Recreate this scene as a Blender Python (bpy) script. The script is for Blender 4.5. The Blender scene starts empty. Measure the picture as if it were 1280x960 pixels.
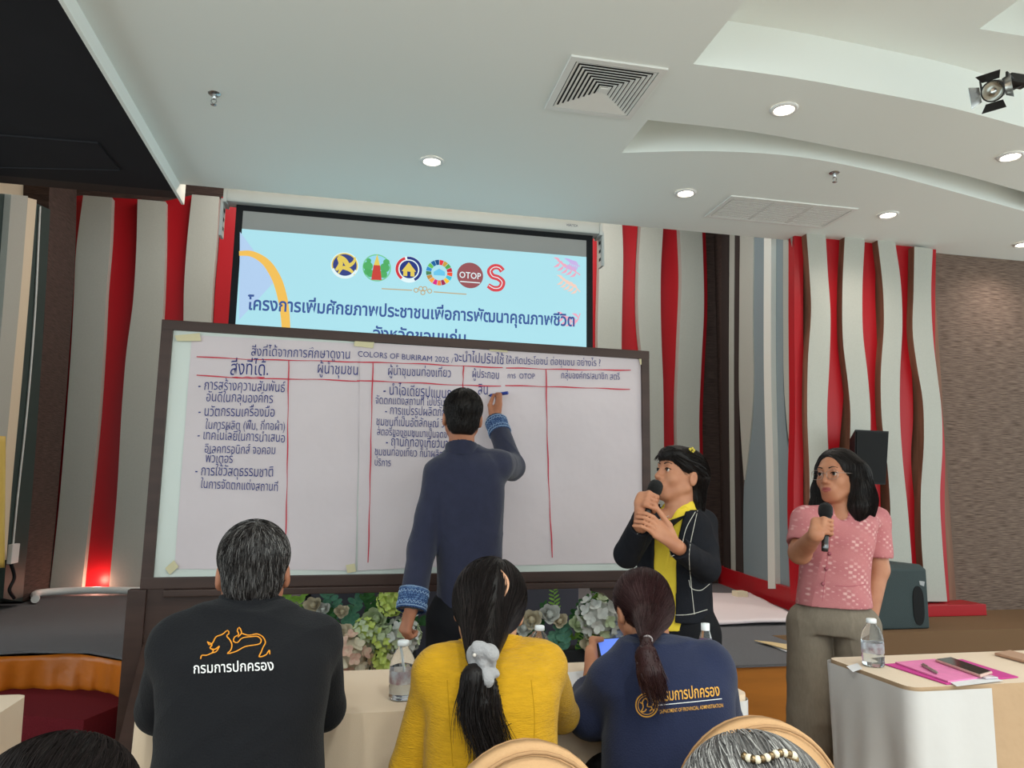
import bpy, bmesh, math, random
import numpy as np
from mathutils import Vector, Matrix
from mathutils.bvhtree import BVHTree

scene = bpy.context.scene
COL = scene.collection
random.seed(7)
RNG = np.random.default_rng(7)

# ------------------------------------------------------------------ camera
CAM_H, FPX = 1.30, 925.0
_yaw, _pitch, _roll = math.radians(12), math.radians(8.1), math.radians(0.8)
CF = np.array([math.sin(_yaw) * math.cos(_pitch), math.cos(_yaw) * math.cos(_pitch), math.sin(_pitch)])
_r0 = np.array([math.cos(_yaw), -math.sin(_yaw), 0.0])
_u0 = np.cross(_r0, CF)
CR = _r0 * math.cos(_roll) + _u0 * math.sin(_roll)
CU = _u0 * math.cos(_roll) - _r0 * math.sin(_roll)
CC = np.array([0, 0, CAM_H])
cam = bpy.data.cameras.new('camera')
cam.sensor_width = 36
cam.lens = FPX / 1280 * 36
cam.clip_start = 0.05
camo = bpy.data.objects.new('camera', cam)
COL.objects.link(camo)
camo.matrix_world = Matrix(((CR[0], CU[0], -CF[0], 0), (CR[1], CU[1], -CF[1], 0), (CR[2], CU[2], -CF[2], CAM_H), (0, 0, 0, 1)))
scene.camera = camo

# ------------------------------------------------------------------ light, exposure
scene.view_settings.view_transform = 'Standard'
scene.view_settings.look = 'None'
scene.view_settings.exposure = 0.70
scene.view_settings.gamma = 1
scene.view_settings.use_curve_mapping = False
world = bpy.data.worlds.new('world')
scene.world = world
world.use_nodes = True
WORLD_COLOR, WORLD_STRENGTH = (0.84, 0.98, 1.0), 1.4
world.node_tree.nodes['Background'].inputs[0].default_value = (*WORLD_COLOR, 1)
world.node_tree.nodes['Background'].inputs[1].default_value = WORLD_STRENGTH
DOWNLIGHT_W, REAR_FILL_W, DOWNLIGHT_COL = 15, 50, (1.0, 0.90, 0.80)
REAR_FILL_COL = (0.92, 1.0, 0.97)
SCREEN_GAIN = 0.56
COVE_W, ALCOVE_FILL_W = 8, 36


def P(x, y, Y=None, Z=None, X=None):
    """the point of the room that the photo shows at pixel (x, y) on the plane Y=, Z= or X="""
    d = CF + CR * ((x - 640) / FPX) - CU * ((y - 480) / FPX)
    t = (Y / d[1]) if Y is not None else ((Z - CAM_H) / d[2]) if Z is not None else X / d[0]
    return CC + d * t


def pix(p):
    v = np.asarray(p) - CC
    z = v @ CF
    return 640 + FPX * (v @ CR) / z, 480 - FPX * (v @ CU) / z


def mpp(p):
    """metres per photo pixel at the point p"""
    return ((np.asarray(p) - CC) @ CF) / FPX


def V(*a):
    return np.array(a, float)


def nrm(v):
    v = np.asarray(v, float)
    return v / np.linalg.norm(v)
# ------------------------------------------------------------------ materials
def lin(c):
    return tuple(((v / 255) / 12.92 if v / 255 < 0.04045 else ((v / 255 + 0.055) / 1.055) ** 2.4) for v in c)


_M = {}


def M(name, col, rough=0.6, spec=0.3, bump=None, vary=None, metal=0.0, emit=0.0, trans=0.0, stretch=(1, 1, 1), col2=None, ior=1.45, sheen=0, coat=0):
    """bump=(scale, strength); vary=(scale, amount) mixes towards col2 (or a darker tone) with noise"""
    if name in _M:
        return _M[name]
    m = bpy.data.materials.new(name)
    m.use_nodes = True
    nt = m.node_tree
    b = nt.nodes['Principled BSDF']
    I = b.inputs
    c = (*lin(col), 1)
    I['Base Color'].default_value = c
    I['Roughness'].default_value = rough
    I['Specular IOR Level'].default_value = spec
    I['Metallic'].default_value = metal
    I['IOR'].default_value = ior
    I['Transmission Weight'].default_value = trans
    I['Sheen Weight'].default_value = sheen
    I['Coat Weight'].default_value = coat
    if emit:
        if name.startswith('slide_'):
            I['Base Color'].default_value = (*(x * 0.2 for x in c[:3]), 1)
        I['Emission Color'].default_value = c
        I['Emission Strength'].default_value = emit
    if bump or vary:
        tc = nt.nodes.new('ShaderNodeTexCoord')
        mp = nt.nodes.new('ShaderNodeMapping')
        mp.inputs['Scale'].default_value = stretch
        nt.links.new(tc.outputs['Object'], mp.inputs['Vector'])
    if vary:
        n = nt.nodes.new('ShaderNodeTexNoise')
        n.inputs['Scale'].default_value = vary[0]
        n.inputs['Detail'].default_value = 4
        nt.links.new(mp.outputs[0], n.inputs['Vector'])
        rp = nt.nodes.new('ShaderNodeValToRGB')
        rp.color_ramp.elements[0].position = 0.35
        rp.color_ramp.elements[1].position = 0.65
        rp.color_ramp.elements[0].color = c
        c2 = lin(col2) if col2 else tuple(x * (1 - vary[1]) for x in c[:3])
        rp.color_ramp.elements[1].color = (*c2, 1)
        nt.links.new(n.outputs['Fac'], rp.inputs[0])
        nt.links.new(rp.outputs[0], I['Base Color'])
        if emit:
            nt.links.new(rp.outputs[0], I['Emission Color'])
    if bump:
        n = nt.nodes.new('ShaderNodeTexNoise')
        n.inputs['Scale'].default_value = bump[0]
        n.inputs['Detail'].default_value = 3
        nt.links.new(mp.outputs[0], n.inputs['Vector'])
        bp = nt.nodes.new('ShaderNodeBump')
        bp.inputs['Strength'].default_value = bump[1]
        bp.inputs['Distance'].default_value = 0.01
        nt.links.new(n.outputs['Fac'], bp.inputs['Height'])
        nt.links.new(bp.outputs[0], I['Normal'])
    _M[name] = m
    return m


# ------------------------------------------------------------------ objects
WL = {}


def tag(o, label=None, cat=None, group=None, kind=None):
    if label:
        o['label'] = label
    if cat:
        o['category'] = cat
    if group:
        o['group'] = group
    if kind:
        o['kind'] = kind
    return o


def thing(name, label, cat, loc=(0, 0, 0), group=None):
    o = bpy.data.objects.new(name, None)
    o.empty_display_size = 0.1
    COL.objects.link(o)
    o.location = tuple(float(v) for v in loc)
    WL[o] = V(*loc)
    return tag(o, label, cat, group)


def link(name, me, parent=None):
    """a mesh with world coordinates, as a top-level object or as the child of a thing"""
    o = bpy.data.objects.new(name, me)
    COL.objects.link(o)
    WL[o] = V(0, 0, 0)
    if parent is not None:
        o.parent = parent
        o.location = tuple(-WL[parent])
    return o


def to_mesh(name, v, f, mats, mi=None, smooth=False):
    me = bpy.data.meshes.new(name)
    me.from_pydata([tuple(map(float, p)) for p in v], [], [tuple(map(int, q)) for q in f])
    for m in (mats if isinstance(mats, (list, tuple)) else [mats]):
        me.materials.append(m)
    if mi is not None:
        me.polygons.foreach_set('material_index', np.asarray(mi, np.int32))
    if smooth is True or smooth is False:
        me.polygons.foreach_set('use_smooth', np.full(len(me.polygons), bool(smooth)))
    else:
        me.polygons.foreach_set('use_smooth', np.asarray(smooth, bool))
    me.update()
    return me


class MB:
    """collects simple shapes and links them as ONE mesh object"""

    def __init__(s):
        s.v, s.f, s.mi, s.sm, s.mats = [], [], [], [], []
        s.cur = 0

    def mat(s, m):
        if m not in s.mats:
            s.mats.append(m)
        s.cur = s.mats.index(m)
        return s

    def raw(s, v, f, smooth=False):
        n = len(s.v)
        s.v += [tuple(map(float, p)) for p in v]
        s.f += [tuple(int(i) + n for i in q) for q in f]
        s.mi += [s.cur] * len(f)
        s.sm += [smooth] * len(f)
        return s

    def box(s, lo, hi, R=None, c=None, bev=0.0):
        lo, hi = np.array(lo, float), np.array(hi, float)
        if bev > 0:
            bm = bmesh.new()
            bmesh.ops.create_cube(bm, size=1)
            for q in bm.verts:
                q.co = Vector(((lo + hi) / 2 + np.array(q.co) * (hi - lo)))
            bmesh.ops.bevel(bm, geom=bm.edges[:], offset=bev, segments=2, profile=0.7, affect='EDGES')
            bm.verts.index_update()
            v = [np.array(q.co) for q in bm.verts]
            f = [[q.index for q in fc.verts] for fc in bm.faces]
            bm.free()
        else:
            v = [V(*[(hi if (i >> k) & 1 else lo)[k] for k in range(3)]) for i in range(8)]
            f = [(0, 2, 3, 1), (4, 5, 7, 6), (0, 1, 5, 4), (2, 6, 7, 3), (0, 4, 6, 2), (1, 3, 7, 5)]
        if R is not None:
            v = [np.asarray(R) @ p + np.asarray(c if c is not None else (0, 0, 0)) for p in v]
        return s.raw(v, f)

    def tube(s, pts, r, n=8, cap=True, closed=False):
        pts = [np.asarray(p, float) for p in pts]
        m = len(pts)
        rs = r if isinstance(r, (list, tuple, np.ndarray)) else [r] * m
        v, f = [], []
        ref = None
        for i in range(m):
            if closed:
                t = nrm(pts[(i + 1) % m] - pts[i - 1])
            else:
                t = nrm(pts[min(i + 1, m - 1)] - pts[max(i - 1, 0)] + 1e-9)
            if ref is None:
                ref = np.cross(t, V(0, 0, 1) if abs(t[2]) < 0.9 else V(1, 0, 0))
            ref = nrm(ref - t * (ref @ t))
            b = np.cross(t, ref)
            for k in range(n):
                a = 2 * math.pi * k / n
                v.append(pts[i] + (ref * math.cos(a) + b * math.sin(a)) * rs[i])
        for i in range(m if closed else m - 1):
            j = (i + 1) % m
            for k in range(n):
                l = (k + 1) % n
                f.append((i * n + k, i * n + l, j * n + l, j * n + k))
        s.raw(v, f, n > 5)
        if cap and not closed:
            s.raw(v[:n], [tuple(range(n))[::-1]])
            s.raw(v[-n:], [tuple(range(n))])
        return s

    def lathe(s, prof, c=(0, 0, 0), n=24, R=None):
        v, f = [], []
        for (r, z) in prof:
            for k in range(n):
                a = 2 * math.pi * k / n
                q = V(r * math.cos(a), r * math.sin(a), z)
                v.append((np.asarray(R) @ q if R is not None else q) + np.asarray(c))
        for i in range(len(prof) - 1):
            for k in range(n):
                l = (k + 1) % n
                f.append((i * n + k, i * n + l, (i + 1) * n + l, (i + 1) * n + k))
        s.raw(v, f, True)
        return s

    def poly(s, pts):
        return s.raw(pts, [tuple(range(len(pts)))])

    def prism(s, pts, off):
        n = len(pts)
        pts = [np.asarray(p, float) for p in pts]
        q = [p + np.asarray(off, float) for p in pts]
        return s.raw(pts + q, [tuple(range(n)), tuple(range(2 * n - 1, n - 1, -1))] + [(i, i + n, (i + 1) % n + n, (i + 1) % n) for i in range(n)])

    def grid(s, fn, nu, nv, smooth=True):
        v = [fn(i / nu, j / nv) for j in range(nv + 1) for i in range(nu + 1)]
        f = [(j * (nu + 1) + i, j * (nu + 1) + i + 1, (j + 1) * (nu + 1) + i + 1, (j + 1) * (nu + 1) + i) for j in range(nv) for i in range(nu)]
        return s.raw(v, f, smooth)

    def sphere(s, c, r, n=12):
        r = np.array(r if np.ndim(r) else (r, r, r), float)
        return s.grid(lambda u, w: np.asarray(c) + r * V(math.cos(2 * math.pi * u) * math.sin(math.pi * w), math.sin(2 * math.pi * u) * math.sin(math.pi * w), -math.cos(math.pi * w)), n, max(4, n // 2))

    def text(s, body, fn, offset=0.0, jit=0.0):
        """lettering: fn maps (u 0..1 over the width, v in em, aspect w/em) to a point"""
        v, f, w = glyphs(body, offset)
        if jit:
            ph = random.random() * 9
            v = v + np.c_[np.sin(v[:, 0] * 3.1 + ph) * jit * 0.4, np.sin(v[:, 0] * 2.3 + ph * 2) * jit + np.sin(v[:, 0] * 7.7 + ph) * jit * 0.5]
        s.raw([fn(p[0] / w, p[1], w) for p in v], f)
        return s

    def mesh(s, name):
        return to_mesh(name, s.v, s.f, s.mats, s.mi, s.sm)

    def build(s, name, parent=None):
        return link(name, s.mesh(name), parent)


_G = {}


def glyphs(body, offset):
    key = (body, offset)
    if key not in _G:
        c = bpy.data.curves.new('lettering', 'FONT')
        c.body = body
        c.offset = offset
        c.resolution_u = 2
        o = bpy.data.objects.new('lettering', c)
        COL.objects.link(o)
        bpy.context.view_layer.update()
        ev = o.evaluated_get(bpy.context.evaluated_depsgraph_get())
        me = ev.to_mesh()
        v = np.array([(q.co.x, q.co.y) for q in me.vertices])
        f = [tuple(q.vertices) for q in me.polygons]
        ev.to_mesh_clear()
        bpy.data.objects.remove(o)
        bpy.data.curves.remove(c)
        v[:, 0] -= v[:, 0].min()
        _G[key] = (v, f, v[:, 0].max())
    return _G[key]


def line_text(mb, body, A, B, up, off, hy=1.0, offset=0.0, jit=0.0, skew=0.0):
    """lettering from A to B, letter up direction up, lifted by off"""
    A, B, up, off = map(np.asarray, (A, B, up, off))
    W = np.linalg.norm(B - A)
    mb.text(body, lambda u, v, w: A + (B - A) * (u + skew * v / w) + up * (v * W / w * hy) + off, offset, jit)


def smooth_line(pts, n):
    """Catmull-Rom through the points, n samples"""
    p = np.array(pts, float)
    t = np.r_[0, np.cumsum(np.linalg.norm(np.diff(p, axis=0), axis=1))]
    m = np.gradient(p, t, axis=0) if len(p) > 2 else np.repeat((p[1:] - p[:1]) / t[-1], 2, 0)
    q = np.linspace(0, t[-1], n)
    i = np.clip(np.searchsorted(t, q, side='right') - 1, 0, len(t) - 2)
    h = (t[i + 1] - t[i])[:, None]
    s = ((q - t[i])[:, None]) / h
    return (2 * s**3 - 3 * s**2 + 1) * p[i] + (s**3 - 2 * s**2 + s) * h * m[i] + (-2 * s**3 + 3 * s**2) * p[i + 1] + (s**3 - s**2) * h * m[i + 1]


def copy_thing(src, loc, label=None, rz=None):
    c = src.copy()
    COL.objects.link(c)
    c.location = tuple(float(v) for v in loc)
    if rz is not None:
        c.rotation_euler = (0, 0, rz)
    if label:
        c['label'] = label
    for ch in list(src.children):
        d = ch.copy()
        COL.objects.link(d)
        d.parent = c
        for g in list(ch.children):
            e = g.copy()
            COL.objects.link(e)
            e.parent = d
    return c


# ------------------------------------------------------------------ distance-field modelling of soft shapes
class SDF:
    def __init__(s, lo, hi, h):
        s.h = h
        s.lo = np.array(lo, float)
        s.n = np.ceil((np.array(hi) - s.lo) / h).astype(int) + 1
        s.d = np.full(s.n, 1.0, np.float32)

    def _blk(s, lo, hi):
        a = np.clip(np.floor((np.array(lo) - s.lo) / s.h).astype(int), 0, s.n)
        b = np.clip(np.ceil((np.array(hi) - s.lo) / s.h).astype(int) + 1, 0, s.n)
        if (b <= a).any():
            return None
        sl = tuple(slice(i, j) for i, j in zip(a, b))
        g = [(s.lo[k] + s.h * np.arange(a[k], b[k])).astype(np.float32) for k in range(3)]
        return sl, g[0][:, None, None], g[1][None, :, None], g[2][None, None, :]

    def put(s, fn, lo, hi, k, op='u'):
        pad = k + 3 * s.h
        b = s._blk(np.array(lo) - pad, np.array(hi) + pad)
        if b is None:
            return s
        sl, x, y, z = b
        e = fn(x, y, z)
        d = s.d[sl]
        if op == 'u':
            g = np.maximum(k - np.abs(d - e), 0) / max(k, 1e-6)
            s.d[sl] = np.minimum(d, e) - g * g * k * 0.25
        else:
            e = -e
            g = np.maximum(k - np.abs(d - e), 0) / max(k, 1e-6)
            s.d[sl] = np.maximum(d, e) + g * g * k * 0.25
        return s

    def cap(s, a, b, ra, rb=None, k=0.02, flat=None, op='u'):
        rb = ra if rb is None else rb
        a, b = np.asarray(a, float), np.asarray(b, float)
        ba = b - a
        L = max(ba @ ba, 1e-12)

        def fn(x, y, z):
            px, py, pz = x - a[0], y - a[1], z - a[2]
            t = np.clip((px * ba[0] + py * ba[1] + pz * ba[2]) / L, 0, 1)
            qx, qy, qz = px - ba[0] * t, py - ba[1] * t, pz - ba[2] * t
            q = qx * qx + qy * qy + qz * qz
            if flat is not None:
                ax, f = flat
                c = qx * ax[0] + qy * ax[1] + qz * ax[2]
                q = q + c * c * (1 / (f * f) - 1)
                return (np.sqrt(q) - (ra + (rb - ra) * t)) * (0.5 + 0.5 * f)
            return np.sqrt(q) - (ra + (rb - ra) * t)
        m = max(ra, rb)
        return s.put(fn, np.minimum(a, b) - m, np.maximum(a, b) + m, k, op)

    def chain(s, pts, rs, k=0.02, flat=None):
        for i in range(len(pts) - 1):
            s.cap(pts[i], pts[i + 1], rs[i], rs[i + 1], k, flat)
        return s

    def ell(s, c, r, k=0.02, R=None, op='u'):
        c, r = np.asarray(c, float), np.asarray(r, float)
        R = np.eye(3) if R is None else np.asarray(R)

        def fn(x, y, z):
            p = (x - c[0], y - c[1], z - c[2])
            q1 = q2 = 0
            for i in range(3):
                u = p[0] * R[0, i] + p[1] * R[1, i] + p[2] * R[2, i]
                q1 = q1 + (u / r[i]) ** 2
                q2 = q2 + (u / r[i] ** 2) ** 2
            k0, k1 = np.sqrt(q1), np.sqrt(q2)
            return k0 * (k0 - 1) / np.maximum(k1, 1e-6)
        m = r.max()
        return s.put(fn, c - m, c + m, k, op)

    def loft(s, lv, right, fwd, k=0.03, e=2.4, op='u'):
        """lv: list of (centre, half width, half depth), any order of height; sections are rounded ellipses"""
        lv = sorted(lv, key=lambda q: q[0][2])
        A = np.array([[*q[0], q[1], q[2]] for q in lv], float)
        zz = A[:, 2]
        zs = np.linspace(zz[0], zz[-1], 60)
        mm = np.gradient(A, zz, axis=0)
        i = np.clip(np.searchsorted(zz, zs, side='right') - 1, 0, len(zz) - 2)
        hh = (zz[i + 1] - zz[i])[:, None]
        t = (zs - zz[i])[:, None] / hh
        B = (2 * t**3 - 3 * t**2 + 1) * A[i] + (t**3 - 2 * t**2 + t) * hh * mm[i] + (-2 * t**3 + 3 * t**2) * A[i + 1] + (t**3 - t**2) * hh * mm[i + 1]
        right, fwd = np.asarray(right), np.asarray(fwd)

        def fn(x, y, z):
            zf = z.ravel()
            g = [np.interp(zf, zs, B[:, c])[None, None, :] for c in (0, 1, 3, 4)]
            dx, dy = x - g[0], y - g[1]
            a = np.abs(dx * right[0] + dy * right[1]) / g[2]
            b = np.abs(dx * fwd[0] + dy * fwd[1]) / g[3]
            q = (a**e + b**e) ** (1 / e)
            d = (q - 1) * np.minimum(g[2], g[3])
            w = np.maximum(z - zz[-1], zz[0] - z)
            return np.where((w > 0) & (d > 0), np.sqrt(np.maximum(d, 0)**2 + np.maximum(w, 0)**2), np.maximum(d, w)).astype(np.float32)
        m = max(A[:, 3].max(), A[:, 4].max()) * 1.5
        return s.put(fn, A[:, :3].min(0) - [m, m, 0], A[:, :3].max(0) + [m, m, 0], k, op)

    def plane(s, p, n, k=0.0):
        """cuts away everything on the side n points to"""
        p, n = np.asarray(p, float), nrm(n)

        def fn(x, y, z):
            return -((x - p[0]) * n[0] + (y - p[1]) * n[1] + (z - p[2]) * n[2])
        return s.put(fn, s.lo, s.lo + s.n * s.h, k, 'd')

    def verts(s):
        d, h = s.d, s.h
        # closed at the rim of the grid
        d[0], d[-1] = 1, 1
        d[:, 0], d[:, -1] = 1, 1
        d[:, :, 0], d[:, :, -1] = 1, 1
        i8 = (d < 0).astype(np.int8)
        c = i8[:-1] + i8[1:]
        c = c[:, :-1] + c[:, 1:]
        c = c[:, :, :-1] + c[:, :, 1:]
        idx = np.argwhere((c > 0) & (c < 8))
        vid = np.full(c.shape, -1, np.int32)
        vid[tuple(idx.T)] = np.arange(len(idx))
        cor = {}
        for o in [(i, j, k) for i in (0, 1) for j in (0, 1) for k in (0, 1)]:
            cor[o] = d[idx[:, 0] + o[0], idx[:, 1] + o[1], idx[:, 2] + o[2]]
        acc = np.zeros((len(idx), 3))
        cnt = np.zeros(len(idx))
        for a in range(3):
            for o in cor:
                if o[a]:
                    continue
                p = list(o)
                p[a] = 1
                v0, v1 = cor[o], cor[tuple(p)]
                m = (v0 < 0) != (v1 < 0)
                t = np.where(m, v0 / np.where(m, v0 - v1, 1), 0)
                q = np.tile(np.array(o, float), (len(idx), 1))
                q[:, a] = t
                acc += q * m[:, None]
                cnt += m
        v = s.lo + h * (idx + acc / np.maximum(cnt, 1)[:, None])
        F = []
        for a in range(3):
            b, e = (a + 1) % 3, (a + 2) % 3
            s0 = np.take(i8, np.arange(i8.shape[a] - 1), a)
            s1 = np.take(i8, np.arange(1, i8.shape[a]), a)
            p = np.argwhere(s0 != s1)
            ok = (p[:, b] > 0) & (p[:, e] > 0) & (p[:, b] < i8.shape[b] - 1) & (p[:, e] < i8.shape[e] - 1)
            p = p[ok]
            ins = i8[tuple(p.T)] > 0

            def cell(db, de):
                q = p.copy()
                q[:, b] += db
                q[:, e] += de
                return vid[tuple(q.T)]
            q = np.c_[cell(-1, -1), cell(0, -1), cell(0, 0), cell(-1, 0)]
            q[~ins] = q[~ins][:, ::-1]
            F.append(q)
        return v, np.concatenate(F)

    def build(s, name, mats, parent=None, wrinkle=None, assign=None):
        v, f = s.verts()
        me = np_mesh(name, v, f, mats)
        if wrinkle:
            nn = np.empty(len(v) * 3)
            me.vertices.foreach_get('normal', nn)
            nn = nn.reshape(-1, 3)
            v = v + nn * wrinkle(v)[:, None]
            me.vertices.foreach_set('co', v.ravel())
            me.update()
        if assign:
            cen = v[f].mean(1)
            me.polygons.foreach_set('material_index', assign(cen).astype(np.int32))
        o = link(name, me, parent)
        return o


def np_mesh(name, v, f, mats):
    me = bpy.data.meshes.new(name)
    me.vertices.add(len(v))
    me.vertices.foreach_set('co', np.asarray(v, np.float32).ravel())
    me.loops.add(f.size)
    me.loops.foreach_set('vertex_index', f.astype(np.int32).ravel())
    me.polygons.add(len(f))
    me.polygons.foreach_set('loop_start', np.arange(0, f.size, 4, dtype=np.int32))
    me.polygons.foreach_set('use_smooth', np.ones(len(f), bool))
    for m in (mats if isinstance(mats, (list, tuple)) else [mats]):
        me.materials.append(m)
    me.update(calc_edges=True)
    return me


def folds(amp, seed=0, freq=22.0, along=(0, 0, 1), mix=0.5):
    """cloth folds: broad swells plus sharper warped creases, the longer way of a fold lies along `along`"""
    al = nrm(along)
    freq = freq * 3.2
    amp = amp * 0.62

    def fn(v):
        r = np.random.default_rng(seed)
        out = np.zeros(len(v))
        for i in range(3):
            k = nrm(r.normal(size=3))
            k = nrm(k - al * (k @ al) * 0.8)
            w = r.normal(size=3) * freq * 0.35
            w2 = r.normal(size=3) * freq * 0.8
            f = freq * (0.5 + 0.45 * i)
            ph = v @ k * f + 1.6 * np.sin(v @ w + r.random() * 6) + 0.5 * np.sin(v @ w2 + r.random() * 6)
            crease = (1 - np.abs(np.sin(ph * 0.5 + r.random() * 6))) ** 2.2
            m = np.clip(0.5 + 0.9 * np.sin(v @ (r.normal(size=3) * freq * 0.30) + r.random() * 6), 0, 1)
            out += (0.35 * np.sin(ph) + 1.5 * crease * m - 0.3) / (1 + i * 0.5)
        return amp * out * 0.55
    return fn


def bvh_of(o):
    me = o.data
    n = len(me.vertices)
    v = np.empty(n * 3)
    me.vertices.foreach_get('co', v)
    return BVHTree.FromPolygons([Vector(q) for q in v.reshape(-1, 3)], [tuple(p.vertices) for p in me.polygons])


def onto(bvh, x, y, lift=0.002):
    """the point of a garment that the photo shows at pixel (x, y)"""
    d = nrm(CF + CR * ((x - 640) / FPX) - CU * ((y - 480) / FPX))
    h = bvh.ray_cast(Vector(CC), Vector(d))
    if h[0] is None:
        h2 = bvh.find_nearest(Vector(CC + d * 2.0))
        return np.array(h2[0]) - d * lift
    n = np.array(h[1])
    if n @ d > 0:
        n = -n
    return np.array(h[0]) + n * lift


def stroke(mb, bvh, pts, r, n=24, lift=0.0):
    q = smooth_line(pts, n)
    mb.tube([onto(bvh, a, b, lift) for a, b in q], r, 5)


def cloth_text(mb, bvh, body, x0, y0, x1, y1, hy=1.0, offset=0.0, lift=0.003):
    dx, dy = x1 - x0, y1 - y0
    W = math.hypot(dx, dy)
    mb.text(body, lambda u, v, w: onto(bvh, x0 + dx * u + dy / W * v * W / w * hy, y0 + dy * u - dx / W * v * W / w * hy, lift), offset)
# ------------------------------------------------------------------ the hall
STAGE_Z, CEIL_Z, UP_Z = 0.37, 3.40, 3.66
m_ceil = M('white_ceiling_paint', (236, 240, 236), 0.8, 0.2)
m_black = M('black_ceiling_paint', (38, 38, 42), 0.75, 0.2, vary=(3, 0.12))
m_brownceil = M('dark_brown_fascia', (58, 48, 46), 0.7)
m_floor = M('brown_hall_carpet', (182, 164, 148), 0.95, 0.1, bump=(400, 0.4), vary=(90, 0.2))


def striped(name, a, b, sc=(9, 9, 230)):
    return M(name, a, 0.75, 0.2, vary=(1.0, 0.3), col2=b, bump=(1.0, 0.5), stretch=sc)


m_wallpaper = striped('brown_grasscloth_wallpaper', (136, 116, 104), (82, 66, 58))
m_darkpaper = striped('dark_brown_grasscloth', (92, 74, 68), (62, 50, 47))
m_wood = M('brown_wood_veneer', (138, 98, 78), 0.5, 0.3, vary=(1, 0.35), stretch=(25, 25, 1.2))
m_greycol = M('warm_grey_laminate', (178, 178, 170), 0.42, 0.4, vary=(120, 0.05))
m_red = M('red_laminate', (172, 16, 28), 0.38, 0.4)
m_slate = M('slate_grey_laminate', (128, 142, 148), 0.4, 0.4)
m_cream = M('cream_laminate', (222, 205, 180), 0.5)
m_green = M('dark_green_laminate', (52, 66, 64), 0.5)
m_stage = M('grey_stage_carpet', (122, 120, 123), 0.97, 0.1, bump=(300, 0.5), vary=(220, 0.35), stretch=(1, 3, 3))
m_brownstage = M('brown_stage_carpet', (138, 108, 82), 0.97, 0.1, bump=(300, 0.5), vary=(200, 0.3), stretch=(1, 4, 4))
m_orangewood = M('orange_brown_wood', (190, 118, 44), 0.45, 0.35, vary=(2, 0.2), stretch=(1, 1, 8))

b = MB().mat(m_floor)
b.box((-6, -6, -0.1), (9, 7.4, 0))
tag(b.build('floor'), kind='structure')

# ceiling slab with two curved recesses
def curve_px(px, z, n=24):
    q = smooth_line(px, n)
    return [P(x, y, Z=z) for x, y in q]


XR = 9.0
h2far = curve_px([(777, 191), (890, 189), (990, 195), (1090, 213), (1190, 239), (1280, 264)], CEIL_Z)
h2near = curve_px([(810, 150), (940, 165), (1065, 188), (1190, 215), (1280, 240)], CEIL_Z)
hole2 = h2far + [h2far[-1] + V(1.6, 1.0, 0), h2near[-1] + V(1.6, 0.9, 0)] + h2near[::-1]
h1far = curve_px([(867, 80), (990, 97), (1090, 115), (1190, 135), (1280, 159)], CEIL_Z)
hole1 = h1far + [h1far[-1] + V(1.5, 0.7, 0), V(6.2, 1.3, CEIL_Z), V(1.565, 1.3, CEIL_Z)]
for hh in (hole1, hole2):
    hh[0][0] = 1.565
hole2[-1][0] = 1.565
outer = [V(-1.28, -3, CEIL_Z), V(XR, -3, CEIL_Z), V(XR, 5.36, CEIL_Z), V(-1.28, 5.36, CEIL_Z)]
bm = bmesh.new()
for loop in (outer, hole1, hole2):
    vs = [bm.verts.new(Vector(p)) for p in loop]
    for i in range(len(vs)):
        bm.edges.new((vs[i], vs[(i + 1) % len(vs)]))
bmesh.ops.triangle_fill(bm, use_beauty=True, edges=bm.edges[:])
inner = [f for f in bm.faces if any(False for _ in ())]
bm.verts.index_update()
cv = [np.array(v.co) for v in bm.verts]
cf = [[v.index for v in f.verts] for f in bm.faces]
bm.free()


def inside(p, poly):
    r = False
    for i in range(len(poly)):
        a, c = poly[i], poly[i - 1]
        if (a[1] > p[1]) != (c[1] > p[1]) and p[0] < (c[0] - a[0]) * (p[1] - a[1]) / (c[1] - a[1]) + a[0]:
            r = not r
    return r


cf = [f for f in cf if not any(inside(sum(cv[i] for i in f) / len(f), hp) for hp in (hole1, hole2))]
b = MB().mat(m_ceil)
b.raw(cv, cf)
for hp in (hole1, hole2):
    n = len(hp)
    top = [p + V(0, 0, UP_Z - CEIL_Z) for p in hp]
    b.raw(hp + top, [(i, (i + 1) % n, (i + 1) % n + n, i + n) for i in range(n)])
b.box((-1.28, 5.34, CEIL_Z + 0.001), (XR, 5.36, UP_Z))
tag(b.build('ceiling'), kind='structure')
# upper ceiling seen through the recesses, itself with one more recess
b = MB().mat(m_ceil)
c0 = P(1228, 33, Z=UP_Z)
b.box((-1.28, -3, UP_Z), (c0[0], 5.36, UP_Z + 0.08))
b.box((c0[0], c0[1] + 0.02, UP_Z), (XR, 5.36, UP_Z + 0.08))
b.box((c0[0], -3, UP_Z + 0.26), (XR, c0[1] + 0.02, UP_Z + 0.3))
b.box((c0[0] - 0.02, -3, UP_Z + 0.08), (c0[0], c0[1] + 0.02, UP_Z + 0.3))
b.box((c0[0], c0[1] + 0.02, UP_Z + 0.08), (XR, c0[1] + 0.05, UP_Z + 0.3))
tag(b.build('ceiling.001'), kind='structure')
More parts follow.
